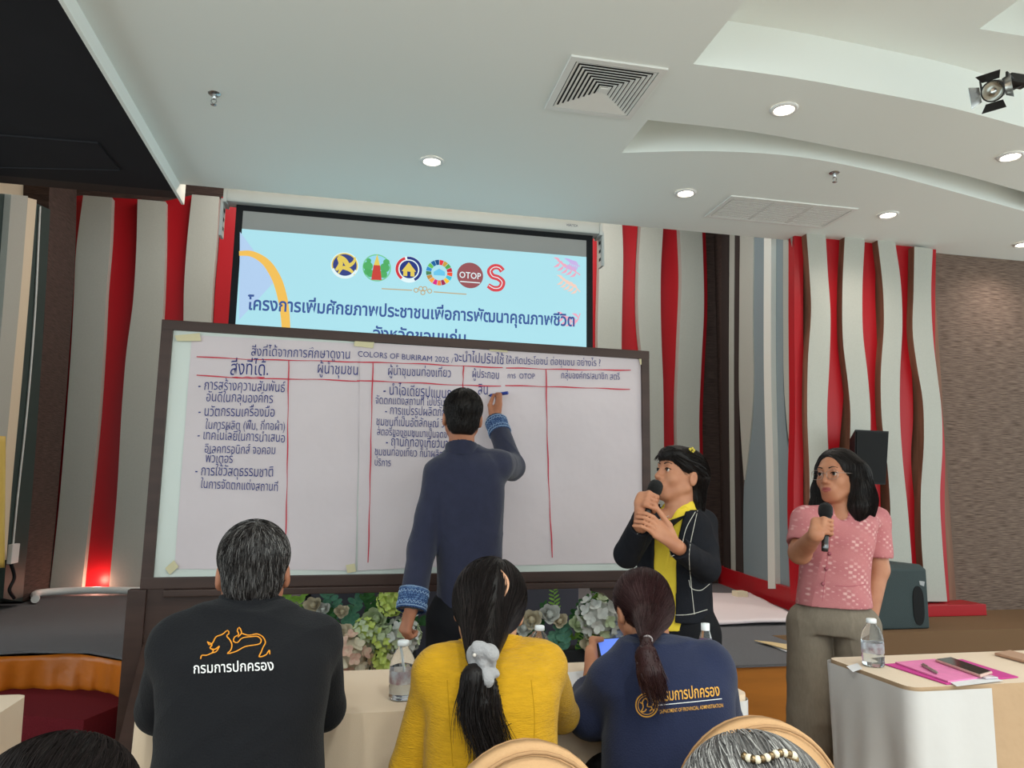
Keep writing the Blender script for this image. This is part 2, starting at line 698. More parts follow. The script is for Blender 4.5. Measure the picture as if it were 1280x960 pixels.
# black ceiling on the left, its brown fascia, white edge strip
b = MB().mat(m_black)
b.box((-6, -3, 3.33), (-1.295, 5.32, 3.45))
hp = [P(x, y, Z=3.328) for x, y in ((-40, 165), (122, 178), (150, 212), (-40, 208))]
b.tube([p for p in hp], 0.008, 4, closed=True)
b.prism([p + V(0, 0, 0.004) for p in [hp[0], hp[1], hp[2], hp[3]]], (0, 0, -0.006))
tag(b.build('ceiling.002'), kind='structure')
b = MB().mat(m_brownceil)
b.box((-2.8, 5.32, 3.33), (-1.295, 5.46, 4.4))
tag(b.build('trim_1'), kind='structure')
b = MB().mat(m_ceil)
b.box((-1.295, -3, 3.31), (-1.275, 5.52, 3.46))
tag(b.build('trim_2'), kind='structure')
# alcove ceiling
b = MB().mat(m_ceil)
b.box((-2.8, 5.36, 4.4), (4.2, 7.4, 4.5))
tag(b.build('ceiling.003'), kind='structure')

# walls
b = MB().mat(m_darkpaper)
b.box((-2.8, 7.24, 0), (4.3, 7.4, 4.5))
tag(b.build('wall_back'), kind='structure')
b = MB().mat(m_cream)
b.box((-2.80, 5.36, 0), (-2.64, 7.24, 4.5))
tag(b.build('wall_left'), kind='structure')
b = MB().mat(m_darkpaper)
A0, A1 = V(3.50, 5.38, 0), V(3.80, 7.24, 0)      # splayed side wall of the stage, on the right
wd = nrm(A1 - A0)
wn = V(wd[1], -wd[0], 0)
b.prism([A0, A1, A1 + wn * 0.12, A0 + wn * 0.12], (0, 0, 4.5))
tag(b.build('wall_right'), kind='structure')
b = MB().mat(m_wallpaper)
b.box((3.53, 5.34, 0), (9, 5.5, CEIL_Z - 0.001))
tag(b.build('wall_front'), kind='structure')
b = MB().mat(m_wallpaper)
b.box((-6, 5.46, 0), (-2.80, 5.6, 3.4))
tag(b.build('wall_side'), kind='structure')


def wavy(name, L, R, Y, th, m, n=40, side=None, bow=0.0):
    side = side or m
    """a tall wavy board: its left and right outline in the photo, front face on the plane Y"""
    y0, y1 = min(L[0][1], R[0][1]), max(L[-1][1], R[-1][1])

    def edge(E):
        E = np.array(E, float)
        q = smooth_line(E, 80)
        ys = np.linspace(E[0, 1], E[-1, 1], n)
        return np.c_[np.interp(ys, q[:, 1], q[:, 0]), ys]
    l, r = edge(L), edge(R)
    fl = [P(x, y, Y=Y) for x, y in l]
    fr = [P(x, y, Y=Y) for x, y in r]
    v, f = [], []
    for a, c in zip(fl, fr):
        mid = (a + c) / 2 - V(0, bow, 0)
        v += [a + V(0, th, 0), a, mid, c, c + V(0, th, 0)]
    for i in range(n - 1):
        for k in range(4):
            f.append((i * 5 + k, (i + 1) * 5 + k, (i + 1) * 5 + k + 1, i * 5 + k + 1))
    f += [(0, 1, 2, 3, 4), tuple((n - 1) * 5 + k for k in (4, 3, 2, 1, 0))]
    b = MB().mat(m).raw(v, [q for i, q in enumerate(f) if i >= 4 * (n - 1) or i % 4 in (1, 2)])
    b.mat(side).raw(v, [q for i, q in enumerate(f) if i < 4 * (n - 1) and i % 4 in (0, 3)])
    return tag(b.build(name), kind='structure')


E1L, E1R = [(104, 244), (95, 315), (92, 380), (88, 450), (83, 520), (73, 640), (62, 738)], [(140, 247), (138, 300), (133, 360), (130, 420), (125, 500), (114, 620), (102, 738)]
E2L, E2R = [(172, 249), (170, 320), (166, 380), (158, 440), (153, 500), (146, 620), (136, 738)], [(207, 252), (206, 330), (203, 400), (197, 470), (193, 540), (184, 640), (174, 738)]
E3L, E3R = [(240, 243), (234, 300), (230, 360), (229, 420), (226, 480), (222, 620), (215, 738)], [(274, 246), (271, 300), (266, 360), (263, 420), (260, 480), (252, 620), (250, 738)]
EAL, EAR = [(749, 262), (749, 330), (747, 420), (750, 520), (753, 640), (750, 745)], [(777, 264), (779, 320), (778, 370), (777, 435), (780, 520), (782, 640), (778, 745)]
EBL, EBR = [(802, 267), (798, 344), (798, 400), (803, 450), (811, 505), (811, 600), (806, 745)], [(830, 268), (826, 344), (826, 390), (827, 429), (829, 480), (830, 560), (832, 650), (830, 745)]
ECL, ECR = [(849, 270), (852, 344), (849, 429), (846, 513), (848, 600), (852, 745)], [(877, 272), (879, 323), (880, 387), (877, 450), (874, 534), (876, 600), (880, 745)]
k = 3
YA, YR = 7.08, 7.16
for L, R in ((E1L, E1R), (E2L, E2R), (E3L, E3R), (EAL, EAR), (EBL, EBR), (ECL, ECR)):
    wavy('trim_%d' % k, L, R, YA, 0.155, m_greycol)
    k += 1
off = lambda E, dx: [(x + dx, y) for x, y in E]
for L, R in (([(95, 245), (88, 320), (80, 450), (70, 600), (60, 740)], off(E1L, 6)), (off(E1R, -4), off(E2L, 5)), (off(E2R, -4), off(E3L, 5)),
             (off(E3R, 3), off(E3R, 22)), (off(EAL, -16), off(EAL, 4)), (off(EAR, -3), off(EBL, -4)), (off(EBR, -3), off(ECL, -3)), (off(ECR, -3), off(ECR, 4))):
    wavy('trim_%d' % k, L, R, YR, 0.075, m_red)
    k += 1
EDL, EDR = [(1008, 290), (1012, 344), (1014, 382), (1010, 450), (1009, 513), (1012, 600), (1010, 750)], [(1032, 292), (1035, 344), (1038, 387), (1037, 450), (1034, 513), (1037, 600), (1040, 750)]
EEL, EER = [(1056, 296), (1053, 365), (1054, 429), (1060, 479), (1063, 513), (1062, 560), (1058, 640), (1063, 750)], [(1081, 298), (1078, 365), (1079, 420), (1084, 463), (1088, 513), (1087, 580), (1085, 650), (1092, 750)]
EFL, EFR = [(1097, 300), (1104, 365), (1105, 399), (1101, 471), (1102, 520), (1110, 590), (1113, 650), (1106, 720), (1105, 752)], [(1119, 303), (1126, 353), (1128, 399), (1125, 471), (1125, 521), (1128, 570), (1135, 640), (1141, 720), (1143, 752)]
EGL, EGR = [(1143, 308), (1142, 365), (1141, 416), (1147, 462), (1153, 496), (1155, 545), (1151, 620), (1152, 680), (1158, 752)], [(1166, 311), (1164, 365), (1167, 429), (1172, 471), (1177, 513), (1178, 560), (1175, 620), (1178, 680), (1184, 752)]
for L, R in ((EDL, EDR), (EEL, EER), (EFL, EFR), (EGL, EGR)):
    wavy('trim_%d' % k, L, R, 5.18, 0.15, m_greycol, side=m_wood)
    k += 1
ERL = [(993, 288), (993, 400), (994, 520), (992, 640), (996, 752)]
for L, R in ((ERL, [(1004, 288), (1004, 340), (1004, 420), (1006, 500), (1004, 600), (1008, 752)]), (off(EDR, -3), [(1053, 294), (1050, 344), (1048, 382), (1051, 429), (1055, 471), (1053, 513), (1049, 560), (1048, 640), (1052, 752)]),
             (off(EER, -3), [(1096, 300), (1094, 365), (1096, 420), (1098, 470), (1098, 520), (1100, 600), (1104, 752)]), (off(EFR, -3), [(1143, 307), (1138, 365), (1135, 420), (1140, 471), (1141, 533), (1139, 560), (1144, 640), (1151, 752)]),
             (off(EGR, -3), [(1170, 312), (1169, 400), (1170, 455), (1176, 500), (1181, 560), (1181, 640), (1187, 752)])):
    wavy('trim_%d' % k, L, R, 5.25, 0.085, m_red)
    k += 1
b = MB().mat(m_wood)
b.box((3.56, 5.322, STAGE_Z), (4.86, 5.34, CEIL_Z - 0.002))
tag(b.build('trim_%d' % k), kind='structure'); k += 1
# red plinths
b = MB().mat(m_red)
b.box((3.52, 5.10, STAGE_Z), (4.93, 5.345, STAGE_Z + 0.085), bev=0.004)
tag(b.build('baseboard_front'), kind='structure')
b = MB().mat(m_red)
q = [A0 + V(0, 0, STAGE_Z), A1 + V(0, 0, STAGE_Z)]
b.prism([q[0] - wn * 0.05, q[1] - wn * 0.05, q[1] + wn * 0.01, q[0] + wn * 0.01], (0, 0, 0.175))
tag(b.build('baseboard_right'), kind='structure')


def on_side(x, y, lift=0.02):
    d = CF + CR * ((x - 640) / FPX) - CU * ((y - 480) / FPX)
    a = A0 - wn * lift
    t = ((a - CC) @ wn) / (d @ wn)
    return CC + d * t


def side_strip(L, R, m, lift, n=30):
    global k
    l, r = smooth_line(L, n), smooth_line(R, n)
    a = [on_side(x, y, lift) for x, y in l]
    c = [on_side(x, y, lift) for x, y in r]
    v, f = [], []
    for p, q in zip(a, c):
        v += [p + wn * (lift + 0.005), p, q, q + wn * (lift + 0.005)]
    for i in range(n - 1):
        for j in range(3):
            f.append((i * 4 + j, (i + 1) * 4 + j, (i + 1) * 4 + j + 1, i * 4 + j + 1))
    f += [(0, 1, 2, 3), tuple((n - 1) * 4 + j for j in (3, 2, 1, 0))]
    MBo = MB().mat(m).raw(v, f)
    tag(MBo.build('trim_%d' % k), kind='structure')
    k += 1


side_strip([(902, 280), (902, 480), (905, 728)], [(910, 280), (910, 480), (912, 728)], m_brownceil, 0.03)
side_strip([(912, 280), (911, 480), (914, 728)], [(918, 280), (917, 480), (919, 728)], m_greycol, 0.035)
side_strip([(918, 280), (917, 480), (920, 728)], [(926, 280), (924, 480), (924, 560), (930, 728)], m_brownceil, 0.03)
side_strip([(925, 282), (924, 400), (924, 500), (927, 560), (930, 600)], [(942, 282), (941, 400), (941, 500), (936, 560), (931, 600)], m_greycol, 0.05)
side_strip([(941, 284), (941, 400), (942, 480), (940, 540), (932, 585), (929, 660), (930, 735)], [(955, 284), (955, 400), (956, 500), (959, 600), (960, 736)], m_slate, 0.04)
side_strip([(955, 284), (955, 480), (958, 600), (960, 736)], [(964, 284), (964, 480), (967, 600), (969, 736)], M('white_strip', (225, 225, 218), 0.4), 0.055)
side_strip([(964, 284), (965, 480), (968, 600), (969, 736)], [(979, 284), (979, 400), (980, 500), (985, 560), (994, 600), (993, 680), (994, 737)], m_slate, 0.01)
side_strip([(979, 286), (979, 400), (981, 500), (986, 550), (993, 590)], [(990, 288), (990, 400), (990, 480), (991, 550), (992, 592)], m_greycol, 0.012)

# panels of the left side wall
def left_strip(L, R, m, X, n=16):
    global k
    l, r = smooth_line(L, n), smooth_line(R, n)
    v, f = [], []
    for p, q in zip(l, r):
        a, c = P(p[0], p[1], X=X), P(q[0], q[1], X=X)
        v += [V(-2.64, a[1], a[2]), a, c, V(-2.64, c[1], c[2])]
    for i in range(n - 1):
        for j in range(3):
            f.append((i * 4 + j, (i + 1) * 4 + j, (i + 1) * 4 + j + 1, i * 4 + j + 1))
    f += [(0, 1, 2, 3), tuple((n - 1) * 4 + j for j in (3, 2, 1, 0))]
    tag(MB().mat(m).raw(v, f).build('trim_%d' % k), kind='structure')
    k += 1


left_strip([(-30, 240), (-40, 480), (-50, 760)], [(14, 243), (4, 380), (-12, 560)], m_green, -2.40)
left_strip([(14, 243), (4, 380), (-12, 560), (-14, 580)], [(35, 245), (27, 350), (15, 480), (4, 600), (-4, 700)], m_greycol, -2.36)
left_strip([(35, 247), (27, 350), (15, 480), (2, 620), (0, 650)], [(46, 250), (38, 350), (27, 480), (14, 620), (8, 700)], m_cream, -2.38)
left_strip([(45, 254), (38, 350), (26, 480), (14, 620), (4, 748)], [(63, 262), (58, 350), (50, 480), (40, 620), (28, 752)], m_green, -2.43)
left_strip([(62, 226), (58, 350), (50, 480), (40, 620), (28, 752)], [(96, 232), (94, 320), (86, 450), (74, 600), (62, 742)], m_darkpaper, -2.455)

# stage: carpeted top, orange skirt, brown rear part, maroon steps in front
lip = [(-2.47, 4.62), (-2.1, 4.72), (-1.72, 4.78), (-1.40, 4.72), (-1.16, 4.52), (-1.00, 4.2), (-0.86, 3.95), (-0.70, 3.87), (0.3, 3.86), (1.4, 3.85), (2.75, 3.84)]
b = MB().mat(m_stage)
top = [V(x, y, STAGE_Z) for x, y in lip] + [V(2.75, 4.60, STAGE_Z), V(3.3, 4.60, STAGE_Z), V(3.5, 5.4, STAGE_Z), V(3.8, 7.24, STAGE_Z), V(-2.64, 7.24, STAGE_Z), V(-2.64, 4.62, STAGE_Z)]
b.prism([p - V(0, 0, 0.014) for p in top], (0, 0, 0.014))
tag(b.build('floor.001'), kind='structure')
b = MB().mat(m_orangewood)
b.prism([V(-0.70, 3.90, 0), V(2.72, 3.87, 0), V(2.72, 5.3, 0), V(-0.70, 5.3, 0)], (0, 0, STAGE_Z - 0.015))
tag(b.build('wall_stage'), kind='structure')
m_satin_o = M('orange_satin', (205, 112, 28), 0.35, 0.5, bump=(9, 0.6), vary=(5, 0.25))
dl = smooth_line([(x, y + 0.02) for x, y in lip[:8]], 130)
def skirt(u, w):
    i = min(int(u * 129), 129)
    x, y = dl[i]
    g = 0.012 * math.sin(i * 0.9) + 0.02 * math.sin(i * 0.23 + 1)
    return V(x + g * w * 0.5, y - 0.012 - g * w, STAGE_Z - 0.018 - 0.20 * w - 0.012 * abs(math.sin(i * 0.11)) * (1 - w))
b = MB().mat(m_satin_o)
b.grid(skirt, 129, 6)
o = b.build('stage_skirt')
md = o.modifiers.new('cloth_thickness', 'SOLIDIFY'); md.thickness = 0.004
tag(o, 'orange satin skirt pinned along the curved edge of the grey stage', 'stage skirt')
b = MB().mat(m_brownstage)
b.box((2.76, 4.58, 0), (9, 5.34, STAGE_Z - 0.002))
tag(b.build('floor.002'), kind='structure')
m_maroon = M('maroon_carpet', (112, 34, 42), 0.95, 0.1, bump=(300, 0.4), vary=(150, 0.2))
b = MB().mat(m_maroon)
c1 = P(105, 900, Z=0.16)
b.prism([V(-3.0, 4.62, 0), V(-1.68, 4.33, 0), V(c1[0], c1[1], 0), V(-1.105, 4.44, 0), V(-1.13, 4.62, 0), V(-1.38, 4.80, 0), V(-1.8, 4.86, 0), V(-3.0, 4.80, 0)], (0, 0, 0.16))
tag(b.build('stage_step'), 'maroon carpeted step in front of the orange stage skirt', 'step')

# ------------------------------------------------------------------ lamps of the hall, plus added fill
m_lampglass = M('lamp_glass', (255, 240, 220), 0.4, emit=14)
m_white = M('white_plastic', (222, 222, 220), 0.4, 0.4)
spots = [(P(540, 201, Z=CEIL_Z), 'white round downlight in the ceiling above the projection screen'),
         (P(980, 136, Z=CEIL_Z), 'round downlight between the two curved ceiling recesses, beside the square air vent'),
         (P(857, 241, Z=CEIL_Z), 'round downlight just left of the slotted ceiling grille'),
         (P(1110, 268, Z=CEIL_Z), 'round downlight just right of the slotted ceiling grille'),
         (P(1263, 195, Z=CEIL_Z), 'round downlight beneath the black spotlight, between the curved recesses'),
         (P(1279, 305, Z=CEIL_Z), 'round downlight cut by the picture edge, above the brown wall')]
for r in range(3):  # unseen rows behind the camera, added as cool fill for the hall
    for c in range(5):
        spots.append((V((-0.6, 0.85, 2.3, 4.2, 6.2)[c], -0.5 - 1.15 * r + (0.6 if c < 2 else 0), CEIL_Z), None))
for p, lab in spots:
    t = thing('ceiling_downlight', lab or 'added fill downlight, out of view in the ceiling over the rear seats', 'ceiling light', p, 'round downlights in the white ceiling')
    MB().mat(m_white).lathe([(0.052, -0.002), (0.056, -0.012), (0.072, -0.01), (0.076, -0.001)], p, 28).build('trim_ring', t)
    MB().mat(m_lampglass).lathe([(0.0, -0.006), (0.035, -0.006), (0.053, -0.003)], p, 24).build('lamp', t)
    L = bpy.data.lights.new('downlight', 'SPOT')
    L.energy = DOWNLIGHT_W if lab else REAR_FILL_W * (1.45 if p[0] > 2 else 1)
    L.color = DOWNLIGHT_COL if lab else REAR_FILL_COL
    L.spot_size = math.radians(150)
    L.spot_blend = 0.9
    L.shadow_soft_size = 0.05
    lo = bpy.data.objects.new('downlight', L)
    COL.objects.link(lo)
    lo.location = tuple(p - V(0, 0, 0.03))
# warm cove strip hidden behind the ceiling edge, warm uplights behind the wavy boards
def area(name, loc, sx, sy, w, col, rot):
    L = bpy.data.lights.new(name, 'AREA')
    L.shape = 'RECTANGLE'
    L.size, L.size_y, L.energy, L.color = sx, sy, w, col
    o = bpy.data.objects.new(name, L)
    COL.objects.link(o)
    o.location = loc
    o.rotation_euler = rot
    return o


area('cove_strip', (0.4, 5.78, 3.75), 3.2, 0.04, COVE_W, (1.0, 0.62, 0.32), (math.radians(0), 0, 0))
area('alcove_fill', (0.6, 6.35, 4.38), 4.0, 0.5, ALCOVE_FILL_W, (1.0, 0.93, 0.86), (0, 0, 0))  # unseen fill added to brighten the stage carpet and flowers
for x in (-1.86,):
    L = bpy.data.lights.new('uplight', 'POINT')
    L.energy, L.color, L.shadow_soft_size = 1.6, (1.0, 0.5, 0.35), 0.03
    o = bpy.data.objects.new('uplight', L)
    COL.objects.link(o)
    o.location = tuple(P(122, 728, Y=7.06))
# ------------------------------------------------------------------ projection screen
SY = 5.55
m_hous = M('white_screen_housing', (176, 182, 182), 0.4)
m_blackb = M('black_screen_border', (18, 20, 24), 0.7)
scr = thing('projection_screen', 'wide projector screen showing a pale blue slide with six round emblems', 'projection screen', (0.44, SY, 3.2))
a, c = P(284, 238, Y=SY), P(748, 281, Y=SY)
zt = (a[2] + c[2]) / 2
b = MB().mat(m_hous)
b.box((a[0], SY - 0.06, zt - 0.10), (c[0], SY + 0.07, zt), bev=0.012)
for x in (a[0], c[0]):
    b.box((x - 0.012, SY - 0.075, zt - 0.115), (x + 0.012, SY + 0.08, zt + 0.006), bev=0.006)
b.mat(M('navy_lettering', (40, 52, 84), 0.5))
q = P(705, 287, Y=SY)
line_text(b, 'VERTEX', V(q[0], SY - 0.0615, zt - 0.06), V(q[0] + 0.1, SY - 0.0615, zt - 0.06), V(0, 0, 1), V(0, 0, 0))
b.build('housing', scr)
for x in (a[0] - 0.03, c[0] + 0.012):
    b = MB().mat(m_hous)
    b.box((x, SY - 0.05, zt - 0.36), (x + 0.02, SY + 0.05, zt - 0.08), bev=0.004)
    b.mat(m_blackb)
    for j in range(3):
        b.box((x - 0.002, SY - 0.02, zt - 0.17 - 0.07 * j), (x + 0.022, SY + 0.02, zt - 0.145 - 0.07 * j))
    b.build('bracket', scr)
for x in (a[0] + 0.4, c[0] - 0.4):
    MB().mat(m_hous).tube([V(x, SY, zt - 0.01), V(x, SY, 4.41)], 0.012, 8).build('hanger_rod', scr)
sx0, sx1 = P(290, 350, Y=SY)[0] - 0.005, P(741, 360, Y=SY)[0]
zb = 1.62
b = MB().mat(m_blackb)
b.box((sx0, SY, zb), (sx1, SY + 0.006, zt - 0.1))
b.tube([V(sx0, SY + 0.003, zb), V(sx1, SY + 0.003, zb)], 0.02, 10)
b.build('screen_fabric', scr)
b = MB().mat(M('grey_screen_surface', (150, 152, 152), 0.9))
ix0, ix1 = sx0 + 0.05, sx1 - 0.055
b.box((ix0, SY - 0.002, zb + 0.06), (ix1, SY, zt - 0.145))
b.build('blank_screen', scr)

# the projected slide: everything on it lies in the plane of the screen
SG = SCREEN_GAIN


def E(name, col, k=1.0):
    return M('slide_' + name, col, 0.9, 0.0, emit=SG * k)


def sp(x, y, l=1):
    p = P(x, y, Y=SY)
    return V(p[0], SY - 0.003 - 0.0008 * l, p[2])


zi = P(520, 304, Y=SY)[2]
b = MB().mat(E('pale_blue', (172, 222, 233)))
b.box((ix0, SY - 0.0035, zb + 0.06), (ix1, SY - 0.0021, zi))
up = V(0, 0, 1)


def disc(x, y, r, m, l, n=32, r2=0.0, a0=0, a1=360):
    b.mat(m)
    c = sp(x, y, l)
    k = mpp(c)
    if r2 == 0 and a1 - a0 == 360:
        b.poly([c + k * r * V(math.cos(2 * math.pi * i / n), 0, math.sin(2 * math.pi * i / n)) for i in range(n)][::-1])
    else:
        aa = [math.radians(a0 + (a1 - a0) * i / n) for i in range(n + 1)]
        v = [c + k * q * V(math.cos(t), 0, math.sin(t)) for t in aa for q in (r, r2)]
        b.raw(v, [(2 * i, 2 * i + 1, 2 * i + 3, 2 * i + 2) for i in range(n)])


def line(pts, w, m, l=3, n=24):
    b.mat(m)
    q = smooth_line(pts, n) if len(pts) > 2 else np.array(pts, float)
    v = []
    for i in range(len(q)):
        t = nrm(q[min(i + 1, len(q) - 1)] - q[max(i - 1, 0)])
        ww = w if np.ndim(w) == 0 else np.interp(i / (len(q) - 1), np.linspace(0, 1, len(w)), w)
        nn = V(-t[1], t[0]) * ww / 2
        v += [sp(*(q[i] + nn), l), sp(*(q[i] - nn), l)]
    b.raw(v, [(2 * i, 2 * i + 1, 2 * i + 3, 2 * i + 2) for i in range(len(q) - 1)])


gold, navy, red, green, white = E('gold', (224, 200, 96)), E('navy', (48, 62, 128)), E('red', (206, 62, 70)), E('green', (86, 172, 104)), E('white', (225, 242, 245))
lt = E('lilac', (178, 205, 236))
b.mat(lt).poly([sp(300, 290, 1), sp(345, 350, 1), sp(299, 400, 1)])
line([(299, 317), (312, 317), (330, 326), (344, 345), (353, 372), (357, 400), (358, 425)], [6, 8, 11, 12, 12, 11, 10], E('amber', (240, 190, 92)), 2, 40)
# lion seal
disc(431, 332, 17, white, 1); disc(431, 332, 16, gold, 2); disc(431, 332, 14.5, E('navy2', (62, 72, 132)), 3)
line([(420, 338), (426, 330), (424, 322), (430, 325), (436, 332), (442, 328), (444, 322)], [3, 6, 5, 6, 6, 4, 2], gold, 4)
line([(423, 342), (428, 335), (434, 336), (440, 340), (443, 344)], [2, 4, 5, 4, 2], gold, 4)
disc(431, 332, 16, white, 5, 16, 13.5, 200, 340)
# tower seal
disc(471, 335, 17.5, E('sea', (120, 200, 150)), 2); disc(471, 335, 16, E('sky', (150, 212, 236)), 3)
for x, y, r in ((460, 333, 6), (481, 335, 6), (463, 342, 5), (479, 343, 5), (459, 340, 4), (483, 328, 4), (461, 326, 3)):
    disc(x, y, r, green, 4, 14)
b.mat(E('brick', (198, 74, 66))).poly([sp(464, 350, 5), sp(477, 350.5, 5), sp(475, 332, 5), sp(467, 331.5, 5)])
b.mat(gold).poly([sp(467, 332, 5), sp(475, 332.5, 5), sp(471.5, 318, 5)])
# house seal
disc(511, 337, 17, white, 2); disc(511, 337, 16.5, red, 3, 20, 13, 110, 235); disc(511, 337, 16.5, navy, 3, 24, 13, -60, 100); disc(511, 337, 11.5, navy, 3)
b.mat(gold).poly([sp(502, 339, 4), sp(520, 340, 4), sp(511, 328, 4)])
b.mat(gold).poly([sp(504, 345, 4), sp(518, 346, 4), sp(518, 340, 4), sp(504, 339, 4)])
b.mat(navy).poly([sp(509, 345.5, 5), sp(513, 346, 5), sp(513, 340, 5), sp(509, 339.5, 5)])
# colour wheel
wheel = [(229, 60, 70), (200, 160, 70), (90, 165, 80), (196, 50, 66), (240, 90, 60), (70, 190, 214), (250, 196, 60), (160, 50, 84), (240, 130, 70), (214, 50, 130), (246, 160, 70), (190, 140, 70), (80, 130, 90), (60, 140, 200), (110, 190, 90), (40, 100, 160), (40, 80, 130)]
for i, cc in enumerate(wheel):
    disc(549, 341, 16.5, E('wheel%d' % i, cc), 3, 4, 10, 90 - i * 360 / 17 - 19, 90 - i * 360 / 17)
b.mat(E('aqua', (110, 195, 230))).poly([sp(542, 344, 3), sp(556, 345, 3), sp(556, 340, 3), sp(549, 336, 3), sp(542, 340, 3)])
# brown disc with OTOP
disc(587.5, 344.5, 16.5, E('maroon', (150, 88, 92)), 3)
b.mat(white)
line_text(b, 'OTOP', sp(574, 347.3, 4), sp(601, 349.5, 4), up, V(0, 0, 0), hy=1.15, offset=0.01)
line([(575, 352), (600, 354)], 1.2, white, 4, 2)
# red S
line([(628, 339), (624, 334.5), (617, 334), (612, 339), (615, 345), (623, 348), (628, 353), (625, 360), (617, 361), (610, 357)], [7, 6.5, 7, 7, 7, 7, 7, 7, 7, 6], E('red2', (214, 76, 84)), 3, 40)
line([(627, 338), (624, 335), (617, 334.5), (612.5, 339), (615, 345), (623, 348), (627.5, 353), (625, 359.5), (617, 360.5), (611, 357)], 1.0, white, 4, 40)
# ornament under the emblems
line([(477, 361), (515, 363)], 1.3, E('tan', (190, 168, 130)), 2, 2)
line([(542, 365), (583, 368)], 1.3, E('tan', (190, 168, 130)), 2, 2)
for x, y in ((520, 363), (526, 361), (528.5, 366), (531, 361), (537, 364)):
    disc(x, y, 3.2, E('tan', (190, 168, 130)), 2, 12, 2.0)
# pink sprays at the right edge
pk, pe, pu = E('pink', (236, 170, 190)), E('peach', (240, 205, 190)), E('mauve', (200, 180, 226))
for pts, m in (([(729, 344), (722, 339), (712, 335), (704, 328)], pk), ([(729, 365), (724, 360), (714, 355), (708, 350)], pe), ([(729, 392), (724, 402), (714, 400), (708, 396)], pk), ([(729, 333), (725, 332), (717, 329)], pu)):
    pts = [(x - 4, y) for x, y in pts]
    line(pts, 1.3, m, 2)
    for (x, y) in smooth_line(pts, 6)[1:]:
        for s in (-1, 1):
            line([(x, y), (x - 3, y + s * 4), (x - 8, y + s * 6)], [0.6, 3.4, 0.4], m, 2, 8)
# writing
b.mat(E('ink', (66, 92, 150)))
line_text(b, 'โครงการเพิ่มศักยภาพประชาชนเพื่อการพัฒนาคุณภาพชีวิต', sp(309, 387, 3), sp(718, 408, 3), up, V(0, 0, 0), hy=1.22, offset=0.022)
line_text(b, 'จังหวัดขอนแก่น', sp(466, 424, 3), sp(582, 430, 3), up, V(0, 0, 0), hy=1.15, offset=0.022)
b.build('projected_slide', scr)

# ------------------------------------------------------------------ whiteboard on its stand
BX0, BY0 = -0.885, 3.60
bdir = nrm(V(0.999, 0.045, 0))
bn = V(bdir[1], -bdir[0], 0)                    # towards the audience


def bp(x, y, lift=0.0):
    """the point of the writing surface seen at pixel (x, y)"""
    d = CF + CR * ((x - 640) / FPX) - CU * ((y - 480) / FPX)
    o = V(BX0, BY0, 0)
    t = ((o - CC) @ bn) / (d @ bn)
    return CC + d * t + bn * lift


def bl(s, h, w=0.0):
    """board coordinates: s along, h height, w towards the audience"""
    return V(BX0, BY0, 0) + bdir * s + V(0, 0, h) + bn * w


BLEN = (bp(810, 437) - V(BX0, BY0, 0)) @ bdir
BT, BB = 2.05, 0.845
m_frame = M('dark_brown_frame_wood', (70, 50, 44), 0.45, 0.4, vary=(1.5, 0.3), stretch=(1, 1, 12))
m_wb = M('whiteboard_enamel', (206, 212, 206), 0.25, 0.5)
wb = thing('whiteboard', 'large whiteboard in a dark brown frame on a wooden stand, covered with paper', 'whiteboard', bl(BLEN / 2, 0))
Rb = np.array([bdir, -bn, V(0, 0, 1)]).T
o0 = V(BX0, BY0, 0)


def bbox(mb, s0, s1, w0, w1, h0, h1, bev=0.004):
    mb.box((s0, -w1, h0), (s1, -w0, h1), R=Rb, c=o0, bev=bev)


b = MB().mat(m_wb)
bbox(b, 0.03, BLEN - 0.03, -0.02, 0.0, BB + 0.03, BT - 0.03, 0.001)
b.build('writing_surface', wb)
b = MB().mat(m_frame)
bbox(b, 0, BLEN, -0.03, 0.018, BT - 0.045, BT)
bbox(b, 0, BLEN, -0.03, 0.018, BB, BB + 0.05)
bbox(b, 0, 0.05, -0.03, 0.016, BB, BT)
bbox(b, BLEN - 0.045, BLEN, -0.03, 0.016, BB, BT)
b.build('frame', wb)
b = MB().mat(m_frame)
bbox(b, 0.1, BLEN - 0.1, 0.0, 0.05, BB - 0.03, BB - 0.001)
b.build('pen_ledge', wb)
for s0, sg in ((-0.045, 1), (BLEN - 0.03, -1)):
    b = MB().mat(m_frame)
    bbox(b, s0, s0 + 0.075, -0.03, 0.03, 0.06, BB + 0.0)
    b.build('leg', wb)
    b = MB().mat(m_frame)
    bbox(b, s0 - 0.01 - (0.075 if sg < 0 else 0), s0 + 0.085 + (0.075 if sg > 0 else 0), -0.26, 0.60, 0.0, 0.07)
    b.build('foot', wb)
    b = MB().mat(m_frame)                       # slanting brace towards the audience
    sb = s0 + 0.037 + 0.075 * sg
    p0, p1 = bl(sb, 0.07, 0.54), bl(sb, 0.60, 0.0)
    u = nrm(p1 - p0)
    w2 = np.cross(u, bdir)
    Rr = np.array([bdir, w2, u]).T
    b.box((-0.035, -0.03, 0), (0.035, 0.03, np.linalg.norm(p1 - p0)), R=Rr, c=p0, bev=0.003)
    b.build('brace', wb)
    b = MB().mat(m_frame)                       # shaped corner bracket under the frame
    s1 = s0 + 0.075 if sg > 0 else s0
    prof = [(0, 0), (0.30, 0), (0.30, -0.05), (0.24, -0.06), (0.20, -0.09), (0.13, -0.15), (0.09, -0.22), (0.05, -0.26), (0, -0.30)]
    b.prism([bl(s1 + sg * x, BB + y, 0.012) for x, y in prof], -bn * 0.03)
    b.build('corner_bracket', wb)

